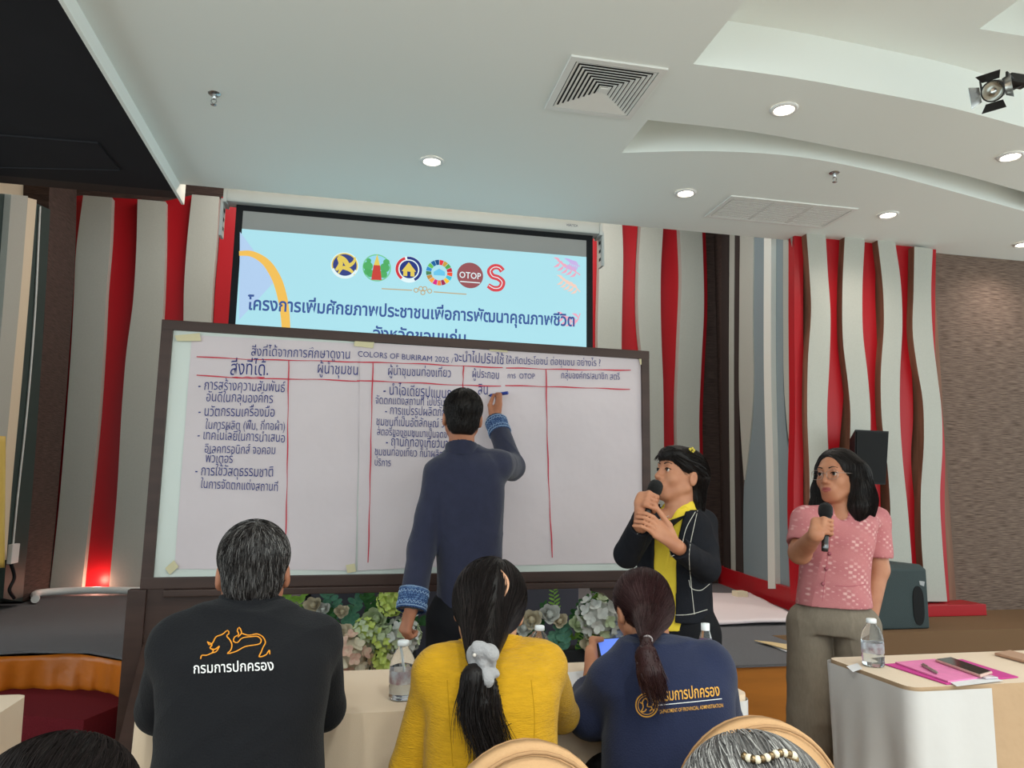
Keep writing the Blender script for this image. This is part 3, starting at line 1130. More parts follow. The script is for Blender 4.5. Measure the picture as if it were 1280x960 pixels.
# paper sheets with the handwriting
m_paper = M('flip_chart_paper', (212, 200, 204), 0.85, 0.1, bump=(4, 1.0), vary=(2.5, 0.05))
m_ink = M('blue_marker_ink', (34, 44, 120), 0.6)
m_redink = M('red_marker_ink', (196, 60, 76), 0.6)


def sheet(name, label, cor, lift):
    """cor: corner pixels tl, tr, br, bl; a slightly wavy sheet"""
    tl, tr, br, bl_ = [np.array(q, float) for q in cor]
    ph = random.random() * 6

    def fn(u, w):
        q = (tl * (1 - u) + tr * u) * (1 - w) + (bl_ * (1 - u) + br * u) * w
        z = lift + 0.0016 * math.sin(u * 9 + ph) * math.sin(w * 7 + ph * 2) + 0.0012 * math.sin(w * 23 + u * 5 + ph) + 0.003 * max(0, w - 0.9) * 10 * (0.5 + 0.5 * math.sin(u * 13 + ph))
        return bp(q[0], q[1], z)
    mb = MB().mat(m_paper)
    mb.grid(fn, 30, 40)
    mb.grid(lambda u, w: fn(u, 1 - w) - bn * 0.0006, 30, 40)
    return mb, lift + 0.0045


WOFF = -0.004


def write(mb, lift, body, x0, y0, x1, y1, hy=1.0, m=m_ink, offset=WOFF, jit=0.02):
    mb.mat(m)
    A, B = bp(x0, y0, lift), bp(x1, y1, lift)
    line_text(mb, body, A, B, V(0, 0, 1), V(0, 0, 0), hy * 1.45, offset, jit)


def rule(mb, lift, pts, w=1.5, n=24):
    mb.mat(m_redink)
    q = smooth_line(pts, n) if len(pts) > 2 else np.linspace(pts[0], pts[1], n)
    q = q + np.c_[np.sin(np.arange(n) * 1.3), np.cos(np.arange(n) * 0.9)] * 0.25
    v = []
    for i in range(n):
        t = nrm(q[min(i + 1, n - 1)] - q[max(i - 1, 0)])
        nn = V(-t[1], t[0]) * w * (0.8 + 0.3 * math.sin(i * 0.7)) / 2
        v += [bp(*(q[i] + nn), lift), bp(*(q[i] - nn), lift)]
    mb.raw(v, [(2 * i, 2 * i + 1, 2 * i + 3, 2 * i + 2) for i in range(n - 1)])


G_ = 'flip-chart sheets taped to the whiteboard'
mb, L = sheet('paper_sheet', '', [(240, 419), (452, 430), (444, 713), (218, 711)], 0.004)
write(mb, L, 'สิ่งที่ได้จากการศึกษาดูงาน', 314, 445, 437, 449, 1.0)
write(mb, L, 'สิ่งที่ได้.', 288, 469, 335, 469, 1.1)
write(mb, L, 'ผู้นำชุมชน', 397, 467, 447, 469, 1.05)
for t, x0, y0, x1, y1 in (('- การสร้างความสัมพันธ์', 248, 487, 356, 490), ('อันดีในกลุ่มองค์กร', 258, 502, 341, 504), ('- นวัตกรรมเครื่องมือ', 248, 520, 343, 521), ('ในการผลิต (ฟืม, กี่ทอผ้า)', 257, 536, 356, 538),
                          ('- เทคโนโลยีในการนำเสนอ', 247, 549, 356, 553), ('อิเลคทรอนิกส์ จอคอม', 256, 566, 344, 568), ('พิวเตอร์', 257, 578, 291, 579), ('- การใช้วัสดุธรรมชาติ', 244, 594, 341, 596), ('ในการจัดตกแต่งสถานที่', 251, 610, 347, 614)):
    write(mb, L, t, x0, y0, x1, y1, 1.1)
for pts in ([(246, 446), (300, 449), (380, 451), (451, 453)], [(246, 469), (300, 473), (361, 474), (410, 475), (450, 477)], [(361, 450), (360, 520), (359, 600), (357, 678)], [(290, 472), (331, 472)]):
    rule(mb, L, pts)
tag(mb.build('paper_sheet'), 'paper sheet at the left end of the whiteboard, with the longest handwritten list', 'paper sheet', G_)
mb, L = sheet('paper_sheet', '', [(450, 428), (632, 439), (622, 705), (447, 713)], 0.007)
write(mb, L, 'COLORS OF BURIRAM 2025 /', 447, 446, 566, 454, 0.75)
write(mb, L, 'จะนำไปปรับใช้', 567, 452, 629, 456, 1.0)
write(mb, L, 'ผู้นำชุมชนท่องเที่ยว', 485, 469, 563, 472, 1.05)
write(mb, L, 'ผู้ประกอบ', 590, 472, 623, 474, 1.1)
for t, x0, y0, x1, y1 in (('- นำไอเดียรูปแบบการ', 479, 493, 574, 499), ('จัดตกแต่งสถานที่ ไปปรับใช้', 469, 505, 562, 508), ('- การแปรรูปผลิตภัณฑ์', 481, 518, 566, 521), ('ชุมชนที่เป็นอัตลักษณ์ วิถี', 470, 532, 560, 535), ('สตอรี่ของชุมชนมาเป็นจุดขาย', 471, 544, 566, 548),
                          ('- ถ้านักท่องเที่ยวมาเข้า', 482, 557, 572, 561), ('ชุมชนท่องเที่ยว ก็นำผลิตภัณฑ์', 468, 569, 572, 573), ('บริการ', 468, 582, 488, 583), ('สิน', 597, 493, 609, 494)):
    write(mb, L, t, x0, y0, x1, y1, 1.1)
for pts in ([(447, 453), (520, 455), (580, 458), (628, 460)], [(446, 476), (520, 479), (580, 482), (626, 483)], [(466, 454), (464, 530), (462, 620), (460, 703)], [(579, 457), (578, 490), (578, 520)]):
    rule(mb, L, pts)
tag(mb.build('paper_sheet'), 'middle paper sheet on the whiteboard, which the standing man is writing on', 'paper sheet', G_)
mb, L = sheet('paper_sheet', '', [(622, 437), (801, 447), (806, 703), (626, 707)], 0.004)
write(mb, L, 'ให้เกิดประโยชน์ ต่อชุมชน อย่างไร ?', 632, 455, 750, 458, 0.95)
write(mb, L, 'การ  OTOP', 634, 473, 668, 474, 0.9)
write(mb, L, 'กลุ่มองค์กร/สมาชิก สตรี', 701, 473, 774, 475, 1.0)
for pts in ([(632, 460), (700, 462), (788, 463)], [(631, 482), (700, 484), (787, 487)], [(682, 462), (683, 520), (686, 620), (690, 697)]):
    rule(mb, L, pts)
tag(mb.build('paper_sheet'), 'paper sheet at the right end of the whiteboard, empty below its red headings', 'paper sheet', G_)
m_tape = M('masking_tape', (206, 196, 160), 0.6)
for lab, cor in (('strip of masking tape on the upper left corner of the papered whiteboard', [(219, 420), (250, 417), (252, 427), (222, 427)]), ('strip of masking tape over the top seam nearest the English capitals', [(444, 424), (468, 427), (466, 436), (442, 433)]),
                 ('crumpled masking tape on the top edge above the writing hand', [(612, 431), (632, 433), (634, 441), (611, 439)]), ('folded masking tape at the upper right corner of the whiteboard', [(797, 446), (806, 445), (807, 458), (799, 456)]),
                 ('masking tape under the lower left corner of the papers', [(207, 710), (218, 700), (224, 708), (213, 718)]), ('masking tape square on the bottom edge of the papers, right of the gray-haired man', [(432, 706), (443, 704), (445, 714), (434, 716)])):
    b = MB().mat(m_tape)
    b.prism([bp(x, y, 0.0125) for x, y in cor], bn * 0.0008)
    tag(b.build('tape_strip'), lab, 'tape', 'tape strips on the whiteboard')

# grey panel standing behind the flowers
b = MB().mat(M('purple_grey_panel', (84, 80, 92), 0.5, 0.3))
p0, p1 = P(386, 800, Y=4.35), P(722, 800, Y=4.35)
pm = P(461, 800, Y=4.35)[0]
tp = thing('floor_panel', 'low dark grey panel standing on the stage behind the flowers, under the whiteboard', 'panel', (p0[0], 4.35, STAGE_Z))
b.box((pm + 0.006, 4.33, STAGE_Z), (p1[0], 4.37, 1.02), bev=0.004)
b.build('wide_panel', tp)
b = MB().mat(M('purple_grey_panel', (84, 80, 92), 0.5, 0.3))
b.box((p0[0], 4.33, STAGE_Z), (pm - 0.006, 4.37, 1.02), bev=0.004)
b.build('narrow_panel', tp)
b = MB().mat(m_blackb)
b.box((p0[0] - 0.03, 4.325, STAGE_Z), (p0[0] - 0.001, 4.375, 1.03), bev=0.004)
b.build('edge_strip', tp)

# ------------------------------------------------------------------ tables
m_cloth = M('cream_tablecloth', (216, 192, 166), 0.8, 0.15, bump=(500, 0.15), sheen=0.2)
m_satin = M('silvery_white_satin', (196, 192, 190), 0.38, 0.4, bump=(7, 0.5))
m_metal = M('grey_steel', (150, 150, 150), 0.35, metal=1)


def drape(mb, x0, x1, y0, y1, z, bottom, amp=0.012, fr=14, rad=0.03, out=0.0, part=None, swag=0.0):
    """cloth over a table: flat top and hanging skirt with folds; part=(t0,t1) only that share of the rim"""
    pts = []
    n = 20
    for (cx, cy, a0) in ((x1 - rad, y1 - rad, 0), (x0 + rad, y1 - rad, 90), (x0 + rad, y0 + rad, 180), (x1 - rad, y0 + rad, 270)):
        for i in range(9):
            a = math.radians(a0 + 90 * i / 8)
            pts.append((cx + rad * math.cos(a), cy + rad * math.sin(a)))
    pts.append(pts[0])
    pts = np.array(pts)
    t = np.r_[0, np.cumsum(np.linalg.norm(np.diff(pts, axis=0), axis=1))]
    T = t[-1]
    N = int(T / 0.02)
    a, e = part or (0, 1)
    q = np.linspace(a * T, e * T, N)
    X, Y = np.interp(q, t, pts[:, 0]), np.interp(q, t, pts[:, 1])
    tx, ty = np.gradient(X), np.gradient(Y)
    ln = np.hypot(tx, ty)
    nx, ny = ty / ln, -tx / ln

    def fn(u, w):
        i = min(int(round(u * (N - 1))), N - 1)
        g = out + amp * w * (0.6 + math.sin(q[i] * fr) + 0.5 * math.sin(q[i] * fr * 2.3 + 1))
        zz = z - w * (z - bottom) - swag * math.sin(math.pi * u) * (1 - w)
        return V(X[i] + nx[i] * g, Y[i] + ny[i] * g, zz)
    mb.grid(fn, N - 1, 12)
    return [V(x, y, z) for x, y in zip(X, Y)]


def table(label, x0, x1, y0, y1, amp=0.012, bot=0.03, under=None):
    t = thing('conference_table', label, 'table', ((x0 + x1) / 2, (y0 + y1) / 2, 0), 'draped tables')
    b = MB().mat(under or m_cloth)
    rim = drape(b, x0, x1, y0, y1, 0.75, bot, amp)
    b.mat(m_cloth).poly(rim[:-1])
    b.build('tablecloth', t)
    for x in (x0 + 0.08, x1 - 0.08):
        for y in (y0 + 0.06, y1 - 0.06):
            MB().mat(m_metal).tube([V(x, y, 0), V(x, y, 0.70)], 0.016, 10).build('leg', t)
    MB().mat(m_wood).box((x0 + 0.02, y0 + 0.02, 0.70), (x1 - 0.02, y1 - 0.02, 0.735), bev=0.004).build('table_board', t)
    return t


TX1 = P(936, 905, Y=1.96)[0]
tA = table('long cream-draped table in front of the three seated officials', -0.475, TX1, 1.95, 2.39)
b = MB().mat(m_satin)
drape(b, -0.475, TX1, 1.95, 2.39, 0.735, 0.03, 0.02, 24, out=0.006, part=(0.86, 1.0))
b.build('end_skirt', tA)
RX0 = 1.60
tB = table('cream-draped table at right with a bottle and pink folders', RX0, 3.6, 1.94, 2.33, 0.004, 0.03, M('beige_underskirt', (178, 148, 118), 0.85, 0.1, bump=(9, 1.0)))
b = MB().mat(m_satin)
per = 2 * (2.0 + 0.39)
drape(b, RX0, 3.6, 1.94, 2.33, 0.742, 0.03, 0.02, 21, rad=0.03, out=0.012, part=(0.409, 0.409 + 0.150), swag=0.0)
o = b.build('satin_skirt', tB)
tC = table('cream-draped table corner at the left picture edge', -2.6, -0.805, 1.75, 2.26)

# ------------------------------------------------------------------ chairs with beige covers
m_cover = M('beige_chair_cover', (196, 154, 112), 0.7, 0.2, bump=(300, 0.2))
m_pipe = M('beige_cover_piping', (170, 130, 92), 0.7)


def chair(label, x, y, rz=0.0, hz=0.86, hw=0.20):
    t = thing('banquet_chair', label, 'chair', (0, 0, 0), 'banquet chairs under beige covers')
    prof = [(-hw, 0.44)] + [(hw * math.cos(a), hz - 0.20 + 0.20 * math.sin(a)) for a in np.linspace(math.pi, 0, 21)] + [(hw, 0.44)]
    b = MB().mat(m_cover)
    bm = bmesh.new()
    vs = [bm.verts.new((px_, -0.235, pz)) for px_, pz in prof]
    f = bm.faces.new(vs)
    r = bmesh.ops.extrude_face_region(bm, geom=[f])
    bmesh.ops.translate(bm, verts=[v for v in r['geom'] if isinstance(v, bmesh.types.BMVert)], vec=(0, 0.06, 0))
    bmesh.ops.recalc_face_normals(bm, faces=bm.faces[:])
    bmesh.ops.bevel(bm, geom=[e for e in bm.edges if abs(e.verts[0].co.y - e.verts[1].co.y) < 1e-5], offset=0.014, segments=3, affect='EDGES')
    bm.verts.index_update()
    b.raw([np.array(v.co) for v in bm.verts], [[v.index for v in fc.verts] for fc in bm.faces], True)
    bm.free()
    b.build('backrest', t)
    for yy in (-0.237, -0.174):
        MB().mat(m_pipe).tube([V(p[0] * 0.95, yy, 0.44 + (p[1] - 0.44) * 0.985) for p in prof], 0.0035, 6).build('piping', t)
    MB().mat(m_cover).box((-0.22, -0.18, 0.40), (0.22, 0.24, 0.47), bev=0.02).build('seat', t)
    b = MB().mat(m_cover)
    drape(b, -0.215, 0.215, -0.225, 0.23, 0.42, 0.02, 0.008, 30)
    b.build('skirt', t)
    for sx in (-0.18, 0.18):
        for sy in (-0.2, 0.2):
            MB().mat(m_metal).tube([V(sx, sy, 0), V(sx, sy, 0.4)], 0.012, 8).build('leg', t)
    t.location = (x, y, 0)
    t.rotation_euler = (0, 0, rz)
    return t


q = P(665, 935, Y=1.255)
chair('beige covered chair behind the woman in yellow', q[0], 1.49, 0.0, q[2], 0.165)
q = P(962, 903, Y=1.43)
chair('beige covered chair under the woman in the navy jacket, next to the white-skirted table end', q[0], 1.665, -0.05, q[2], 0.185)
chair('beige covered chair under the gray-haired man in black', -0.22, 1.58, 0.0, 0.66)

# ------------------------------------------------------------------ loudspeakers
m_spk = M('dark_green_grey_speaker', (56, 68, 70), 0.6, 0.3, bump=(200, 0.3))
m_grill = M('black_speaker_grille', (14, 14, 16), 0.7)
p0, p1 = P(1088, 790, Z=STAGE_Z), P(1162, 788, Z=STAGE_Z)
y = 4.66
x0, x1 = P(1088, 788, Y=y)[0], P(1163, 788, Y=y)[0]
zt = P(1120, 712, Y=y)[2]
t = thing('floor_monitor', 'dark green-grey wedge loudspeaker on the brown stage behind the woman in pink', 'loudspeaker', ((x0 + x1) / 2, y, STAGE_Z))
b = MB().mat(m_spk)
b.prism([V(x0 - 0.02, y, STAGE_Z + 0.0), V(x0 - 0.08, y + 0.42, STAGE_Z), V(x0 - 0.08, y + 0.42, zt + 0.03), V(x0 - 0.02, y + 0.06, zt + 0.03), V(x0 - 0.02, y, zt - 0.0)], (x1 - x0 + 0.02, 0, 0))
bmx = b.build('cabinet', t)
bv = bmx.modifiers.new('soft_edges', 'BEVEL'); bv.width = 0.012; bv.segments = 3
b = MB().mat(m_grill)
gx, gz = P(1148, 757, Y=y)[0], P(1148, 757, Y=y)[2]
pts = []
for i in range(32):
    a = 2 * math.pi * i / 32
    pts.append(V(gx + 0.045 * math.cos(a) * 1.0, y - 0.004, gz + 0.085 * (1 if math.sin(a) > 0 else -1) * min(1, abs(math.sin(a)) ** 0.4) + 0.05 * math.sin(a)))
b.prism(pts, (0, 0.006, 0))
b.build('port_grille', t)
for px_ in (1097, 1152):
    MB().mat(m_metal).prism([P(px_ - 3, 726, Y=y - 0.002), P(px_ + 4, 727, Y=y - 0.002), P(px_ + 3, 733, Y=y - 0.002), P(px_ - 2, 731, Y=y - 0.002)], (0, 0.005, 0)).build('corner_badge', t)
t = thing('wall_speaker', 'black loudspeaker mounted on the wavy grey and red wall', 'loudspeaker', (4.0, 5.0, 1.4))
y = 4.93
c4 = [P(1069, 537, Y=y), P(1111, 539, Y=y), P(1107, 606, Y=y), P(1068, 604, Y=y)]
b = MB().mat(M('black_speaker_cabinet', (22, 22, 24), 0.55))
cs = sum(c4) / 4
c5 = [cs + (p - cs) * 0.62 + V(0.05, 0.2, 0.02) for p in c4]
b.raw(c4 + c5, [(0, 1, 2, 3), (7, 6, 5, 4), (0, 4, 5, 1), (1, 5, 6, 2), (2, 6, 7, 3), (3, 7, 4, 0)])
o = b.build('cabinet', t)
b = MB().mat(m_grill)
cc = sum(c4) / 4
b.prism([cc + (p - cc) * 0.93 - V(0, 0.008, 0) for p in c4], (0, 0.01, 0))
b.build('grille', t)
b = MB().mat(m_metal)
b.tube([cc + V(0.02, 0.2, 0.05), cc + V(0.02, 0.25, 0.05)], 0.03, 10)
b.build('bracket', t)

# white sheet, envelopes, small box on the stage
m_lilac = M('pinkish_white_sheet', (226, 210, 212), 0.8, bump=(6, 0.4))
b = MB().mat(m_lilac)
cor = [P(862, 747, Z=STAGE_Z), P(937, 746, Z=STAGE_Z), P(1003, 781, Z=STAGE_Z), P(862, 785, Z=STAGE_Z)]
b.grid(lambda u, w: (cor[0] * (1 - u) + cor[1] * u) * (1 - w) + (cor[3] * (1 - u) + cor[2] * u) * w + V(0, 0, 0.02 + 0.004 * math.sin(w * 16 + u * 3) * math.sin(u * 7)), 24, 24)
o = b.build('white_sheet')
md = o.modifiers.new('thickness', 'SOLIDIFY'); md.thickness = 0.02; md.offset = -1
tag(o, 'pinkish white sheet laid out on the grey stage behind the woman in black', 'sheet')
q = P(925, 747, Z=STAGE_Z + 0.03) + V(0, 0, -0.004)
b = MB().mat(M('cream_card', (226, 214, 186), 0.7)).box(q - V(0.05, 0.05, 0), q + V(0.05, 0.05, 0.06), bev=0.006)
b.build('box_body')
o = bpy.data.objects['box_body']; o.name = 'small_box'
tag(o, 'small cream box lying on the pinkish white sheet', 'box')
for lab, cor, m, z in (('brown paper envelope lying on the front edge of the grey stage', [(943, 801), (963, 803), (1010, 810), (990, 814)], M('kraft_paper', (214, 186, 140), 0.8), 0.012),
                       ('sheaf of white printed papers beneath the brown envelope on the stage', [(958, 805), (995, 806), (1012, 812), (985, 816)], M('white_paper', (214, 212, 214), 0.8), 0.004)):
    b = MB().mat(m).prism([P(x, y, Z=STAGE_Z + z) for x, y in cor], (0, 0, 0.004))
    tag(b.build('envelope' if z > 0.01 else 'paper_sheaf'), lab, 'envelope' if z > 0.01 else 'papers')

# ------------------------------------------------------------------ ceiling fittings
v4 = [P(x, y, Z=CEIL_Z) for x, y in ((712, 67), (838, 85), (785, 147), (683, 135))]
vx0, vx1, vy0, vy1 = 0.955, 1.46, 3.21, 3.73
t = thing('air_diffuser', 'square white air vent with stepped louvres in the ceiling', 'air vent', ((vx0 + vx1) / 2, (vy0 + vy1) / 2, CEIL_Z))
m_vent = M('off_white_metal', (230, 230, 226), 0.45)
b = MB().mat(m_vent)
def ringframe(b, x0, x1, y0, y1, w, z0, z1):
    b.box((x0, y0, z0), (x1, y0 + w, z1)); b.box((x0, y1 - w, z0), (x1, y1, z1)); b.box((x0, y0 + w, z0), (x0 + w, y1 - w, z1)); b.box((x1 - w, y0 + w, z0), (x1, y1 - w, z1))
ringframe(b, vx0, vx1, vy0, vy1, 0.035, CEIL_Z - 0.012, CEIL_Z - 0.001)
b.build('frame', t)
MB().mat(M('dark_vent_throat', (40, 38, 38), 0.8)).box((vx0 + 0.03, vy0 + 0.03, CEIL_Z - 0.003), (vx1 - 0.03, vy1 - 0.03, CEIL_Z - 0.0015)).build('throat', t)
n = 9
for i in range(n):
    d0 = 0.04 + i * 0.0225
    b = MB().mat(m_vent)
    q0 = [(vx0 + d0, vy0 + d0), (vx1 - d0, vy0 + d0), (vx1 - d0, vy1 - d0), (vx0 + d0, vy1 - d0)]
    d1 = d0 + 0.0138
    q1 = [(vx0 + d1, vy0 + d1), (vx1 - d1, vy0 + d1), (vx1 - d1, vy1 - d1), (vx0 + d1, vy1 - d1)]
    za, zc = CEIL_Z - 0.0065, CEIL_Z - 0.0115
    v = [V(*p, za) for p in q1] + [V(*p, zc) for p in q0] + [V(*p, za + 0.002) for p in q1] + [V(*p, zc + 0.002) for p in q0]
    f = []
    for j in range(4):
        l = (j + 1) % 4
        f += [(j, l, 4 + l, 4 + j), (8 + j, 12 + j, 12 + l, 8 + l), (j, 8 + j, 8 + l, l), (4 + j, 4 + l, 12 + l, 12 + j)]
    b.raw(v, f)
    b.build('louvre', t)
xm, ym = (vx0 + vx1) / 2, (vy0 + vy1) / 2
MB().mat(m_vent).box((xm - 0.022, ym - 0.022, CEIL_Z - 0.014), (xm + 0.022, ym + 0.022, CEIL_Z - 0.004), bev=0.003).build('centre_plate', t)
gx0, gx1, gy0, gy1 = 2.56, 3.585, 4.60, 5.03
t = thing('return_air_grille', 'long slotted white grille in three sections in the ceiling', 'air vent', ((gx0 + gx1) / 2, (gy0 + gy1) / 2, CEIL_Z))
b = MB().mat(m_vent)
ringframe(b, gx0, gx1, gy0, gy1, 0.03, CEIL_Z - 0.01, CEIL_Z - 0.001)
b.build('frame', t)
for i in range(3):
    b = MB().mat(m_vent)
    xa, xb = gx0 + 0.035 + i * (gx1 - gx0 - 0.07) / 3, gx0 + 0.035 + (i + 1) * (gx1 - gx0 - 0.07) / 3
    ringframe(b, xa + 0.003, xb - 0.003, gy0 + 0.034, gy1 - 0.034, 0.012, CEIL_Z - 0.009, CEIL_Z - 0.001)
    for j in range(13):
        yy = gy0 + 0.05 + j * 0.027
        b.box((xa + 0.012, yy, CEIL_Z - 0.008), (xb - 0.012, yy + 0.017, CEIL_Z - 0.004))
    b.build('grille_section', t)
MB().mat(M('grey_grille_throat', (128, 126, 122), 0.8)).box((gx0 + 0.03, gy0 + 0.03, CEIL_Z - 0.0025), (gx1 - 0.03, gy1 - 0.03, CEIL_Z - 0.0012)).build('throat', t)
m_chrome = M('chrome', (190, 190, 190), 0.2, metal=1)
for (x, y), lab in (((268, 117), 'chrome fire sprinkler in the ceiling beside the black ceiling field'), ((1043, 216), 'chrome fire sprinkler below the curved recess, right of the square vent')):
    p = P(x, y, Z=CEIL_Z)
    t = thing('fire_sprinkler', lab, 'sprinkler', p, 'ceiling sprinklers')
    MB().mat(m_chrome).lathe([(0.0, -0.006), (0.03, -0.005), (0.034, -0.0005)], p, 20).build('escutcheon', t)
    MB().mat(m_chrome).lathe([(0.011, 0), (0.011, -0.03), (0.007, -0.034), (0.0, -0.036)], p, 12).build('body', t)
    b = MB().mat(m_chrome)
    for s in (-1, 1):
        b.tube([p + V(0.009 * s, 0, -0.03), p + V(0.014 * s, 0, -0.045), p + V(0.003 * s, 0, -0.062)], 0.003, 6)
    b.lathe([(0.0, -0.062), (0.016, -0.062), (0.016, -0.065), (0, -0.066)], p, 12)
    b.build('deflector', t)

# black spotlight hanging from the recess
hp = P(1243, 113, Y=2.75)
t = thing('stage_spotlight', 'black stage spotlight with clear barn doors hanging from the ceiling recess', 'spotlight', hp)
m_bk = M('black_lamp_metal', (34, 32, 32), 0.4, 0.5)
ax = nrm(P(1232, 118, Y=2.55) - P(1258, 106, Y=2.85))
sd = nrm(np.cross(ax, V(0, 0, 1)))
u2 = np.cross(sd, ax)
Rl = np.array([sd, u2, ax]).T
k0 = mpp(hp)
MB().mat(m_bk).lathe([(0.0, -0.10), (0.035, -0.10), (0.045, -0.07), (0.045, 0.02), (0.05, 0.025), (0.05, 0.05), (0.044, 0.052)], hp, 20, Rl).build('lamp_housing', t)
MB().mat(M('lamp_reflector', (205, 205, 200), 0.15, metal=1)).lathe([(0.044, 0.045), (0.035, 0.02), (0.015, 0.0), (0, -0.002)], hp, 20, Rl).build('reflector', t)
m_gel = M('clear_flap', (150, 150, 150), 0.2, trans=0.8)
for s1, s2 in ((1, 0), (-1, 0), (0, 1), (0, -1)):
    b = MB().mat(m_bk if s2 else m_gel)
    dv = sd * s1 + u2 * s2
    tv = sd * s2 + u2 * s1
    c0_ = hp + ax * 0.052 + dv * 0.05
    c1_ = c0_ + ax * 0.05 + dv * 0.035
    b.prism([c0_ - tv * 0.035, c0_ + tv * 0.035, c1_ + tv * 0.05, c1_ - tv * 0.05], np.cross(tv, c1_ - c0_) / np.linalg.norm(c1_ - c0_) * 0.0015)
    b.build('barn_door', t)
b = MB().mat(m_bk)
top = hp + V(0.16, 0.03, 0.085)
b.tube([hp + sd * 0.05, hp + sd * 0.055 + V(0, 0, 0.07), top + sd * 0.0], 0.006, 8)
b.tube([hp - sd * 0.05, hp - sd * 0.055 + V(0, 0, 0.07), top - sd * 0.0], 0.006, 8)
b.build('yoke', t)
b = MB().mat(m_bk)
end = top + V(0.30, 0.02, 0.02)
b.tube([top, end, V(end[0], end[1], UP_Z + 0.255)], 0.011, 10)
b.lathe([(0.0, -0.02), (0.05, -0.02), (0.05, -0.001)], V(end[0], end[1], UP_Z + 0.26), 20)
b.box(top - V(0.05, 0.03, 0.02), top + V(0.06, 0.03, 0.025), bev=0.006)
b.build('ceiling_mount', t)
b = MB().mat(m_bk)
b.tube(smooth_line([hp - ax * 0.09, hp - ax * 0.15 + V(0, 0, -0.03), top + V(0.03, 0, -0.02)], 14), 0.005, 6)
b.build('cable', t)
MB().mat(m_bk).lathe([(0, 0), (0.016, 0), (0.016, 0.02), (0, 0.022)], hp + sd * 0.06, 10, np.array([u2, ax, sd]).T).build('knob', t)

# socket box, cable and white pipe at the left
t = thing('wall_socket', 'white socket box with cable on the dark left wall strip', 'socket', P(14, 692, X=-2.42))
p = P(14, 692, X=-2.42)
MB().mat(m_white).box(p - V(0.002, 0.06, 0.07), p + V(0.03, 0.06, 0.07), bev=0.006).build('socket_plate', t)
b = MB().mat(m_white)
b.tube(smooth_line([P(50, 258, X=-2.42), P(43, 400, X=-2.42), P(33, 520, X=-2.42), P(20, 640, X=-2.42), P(16, 682, X=-2.42)], 40), 0.008, 6)
b.build('white_cable', t)
b = MB().mat(m_blackb)
b.tube(smooth_line([P(14, 705, X=-2.40), P(18, 722, X=-2.38), P(12, 738, X=-2.38), P(18, 748, X=-2.36)], 24), 0.012, 6)
b.build('plug_lead', t)
b = MB().mat(m_white)
yy = 6.99
b.tube(smooth_line([P(44, 749, Z=STAGE_Z + 0.04), P(52, 741, Z=STAGE_Z + 0.045), P(70, 739.5, Z=STAGE_Z + 0.045), P(180, 738, Z=STAGE_Z + 0.045), P(340, 736, Z=STAGE_Z + 0.045)], 40), 0.03, 10)
tag(b.build('floor_pipe'), 'white pipe along the foot of the wavy wall on the stage', 'pipe')
b = MB().mat(M('gold_satin', (214, 178, 92), 0.4, 0.4, bump=(10, 0.4)))
b.grid(lambda u, w: P(-24 + 28 * u, 545 + 165 * w, Y=5.2) + V(0, 0.03 * math.sin(u * 14 + w), 0), 20, 20)
o = b.build('gold_curtain')
md = o.modifiers.new('thickness', 'SOLIDIFY'); md.thickness = 0.004
tag(o, 'strip of gold satin hanging at the left picture edge', 'curtain')
# ------------------------------------------------------------------ people
def skin_mat(name, c, c2):
    return M(name, c, 0.5, 0.35, vary=(14, 0.15), col2=c2)


sk_tan = skin_mat('tan_skin', (176, 118, 90), (162, 104, 78))
sk_mid = skin_mat('warm_brown_skin', (184, 128, 98), (170, 112, 84))
sk_light = skin_mat('light_tan_skin', (204, 152, 118), (190, 136, 104))
m_lip = M('lips', (150, 76, 70), 0.4, 0.4)
m_eyew = M('eye_white', (196, 186, 178), 0.25, 0.5)
m_eyeb = M('eye_iris', (34, 22, 18), 0.15, 0.5)
m_shoe = M('black_leather_shoe', (24, 22, 22), 0.4)


def frame_of(f, u=(0, 0, 1)):
    """columns right, forward, up of a head or torso"""
    f = nrm(f)
    r = nrm(np.cross(f, u))
    return np.array([r, f, np.cross(r, f)]).T


def face_frame(yaw, pitch=0, tilt=0):
    """yaw: degrees counter-clockwise from +Y; pitch up; tilt towards the person's right"""
    a, p, t = map(math.radians, (yaw, pitch, tilt))
    f = V(-math.sin(a) * math.cos(p), math.cos(a) * math.cos(p), math.sin(p))
    R = frame_of(f)
    r, u = R[:, 0], R[:, 2]
    return np.array([r * math.cos(t) - u * math.sin(t), f, u * math.cos(t) + r * math.sin(t)]).T


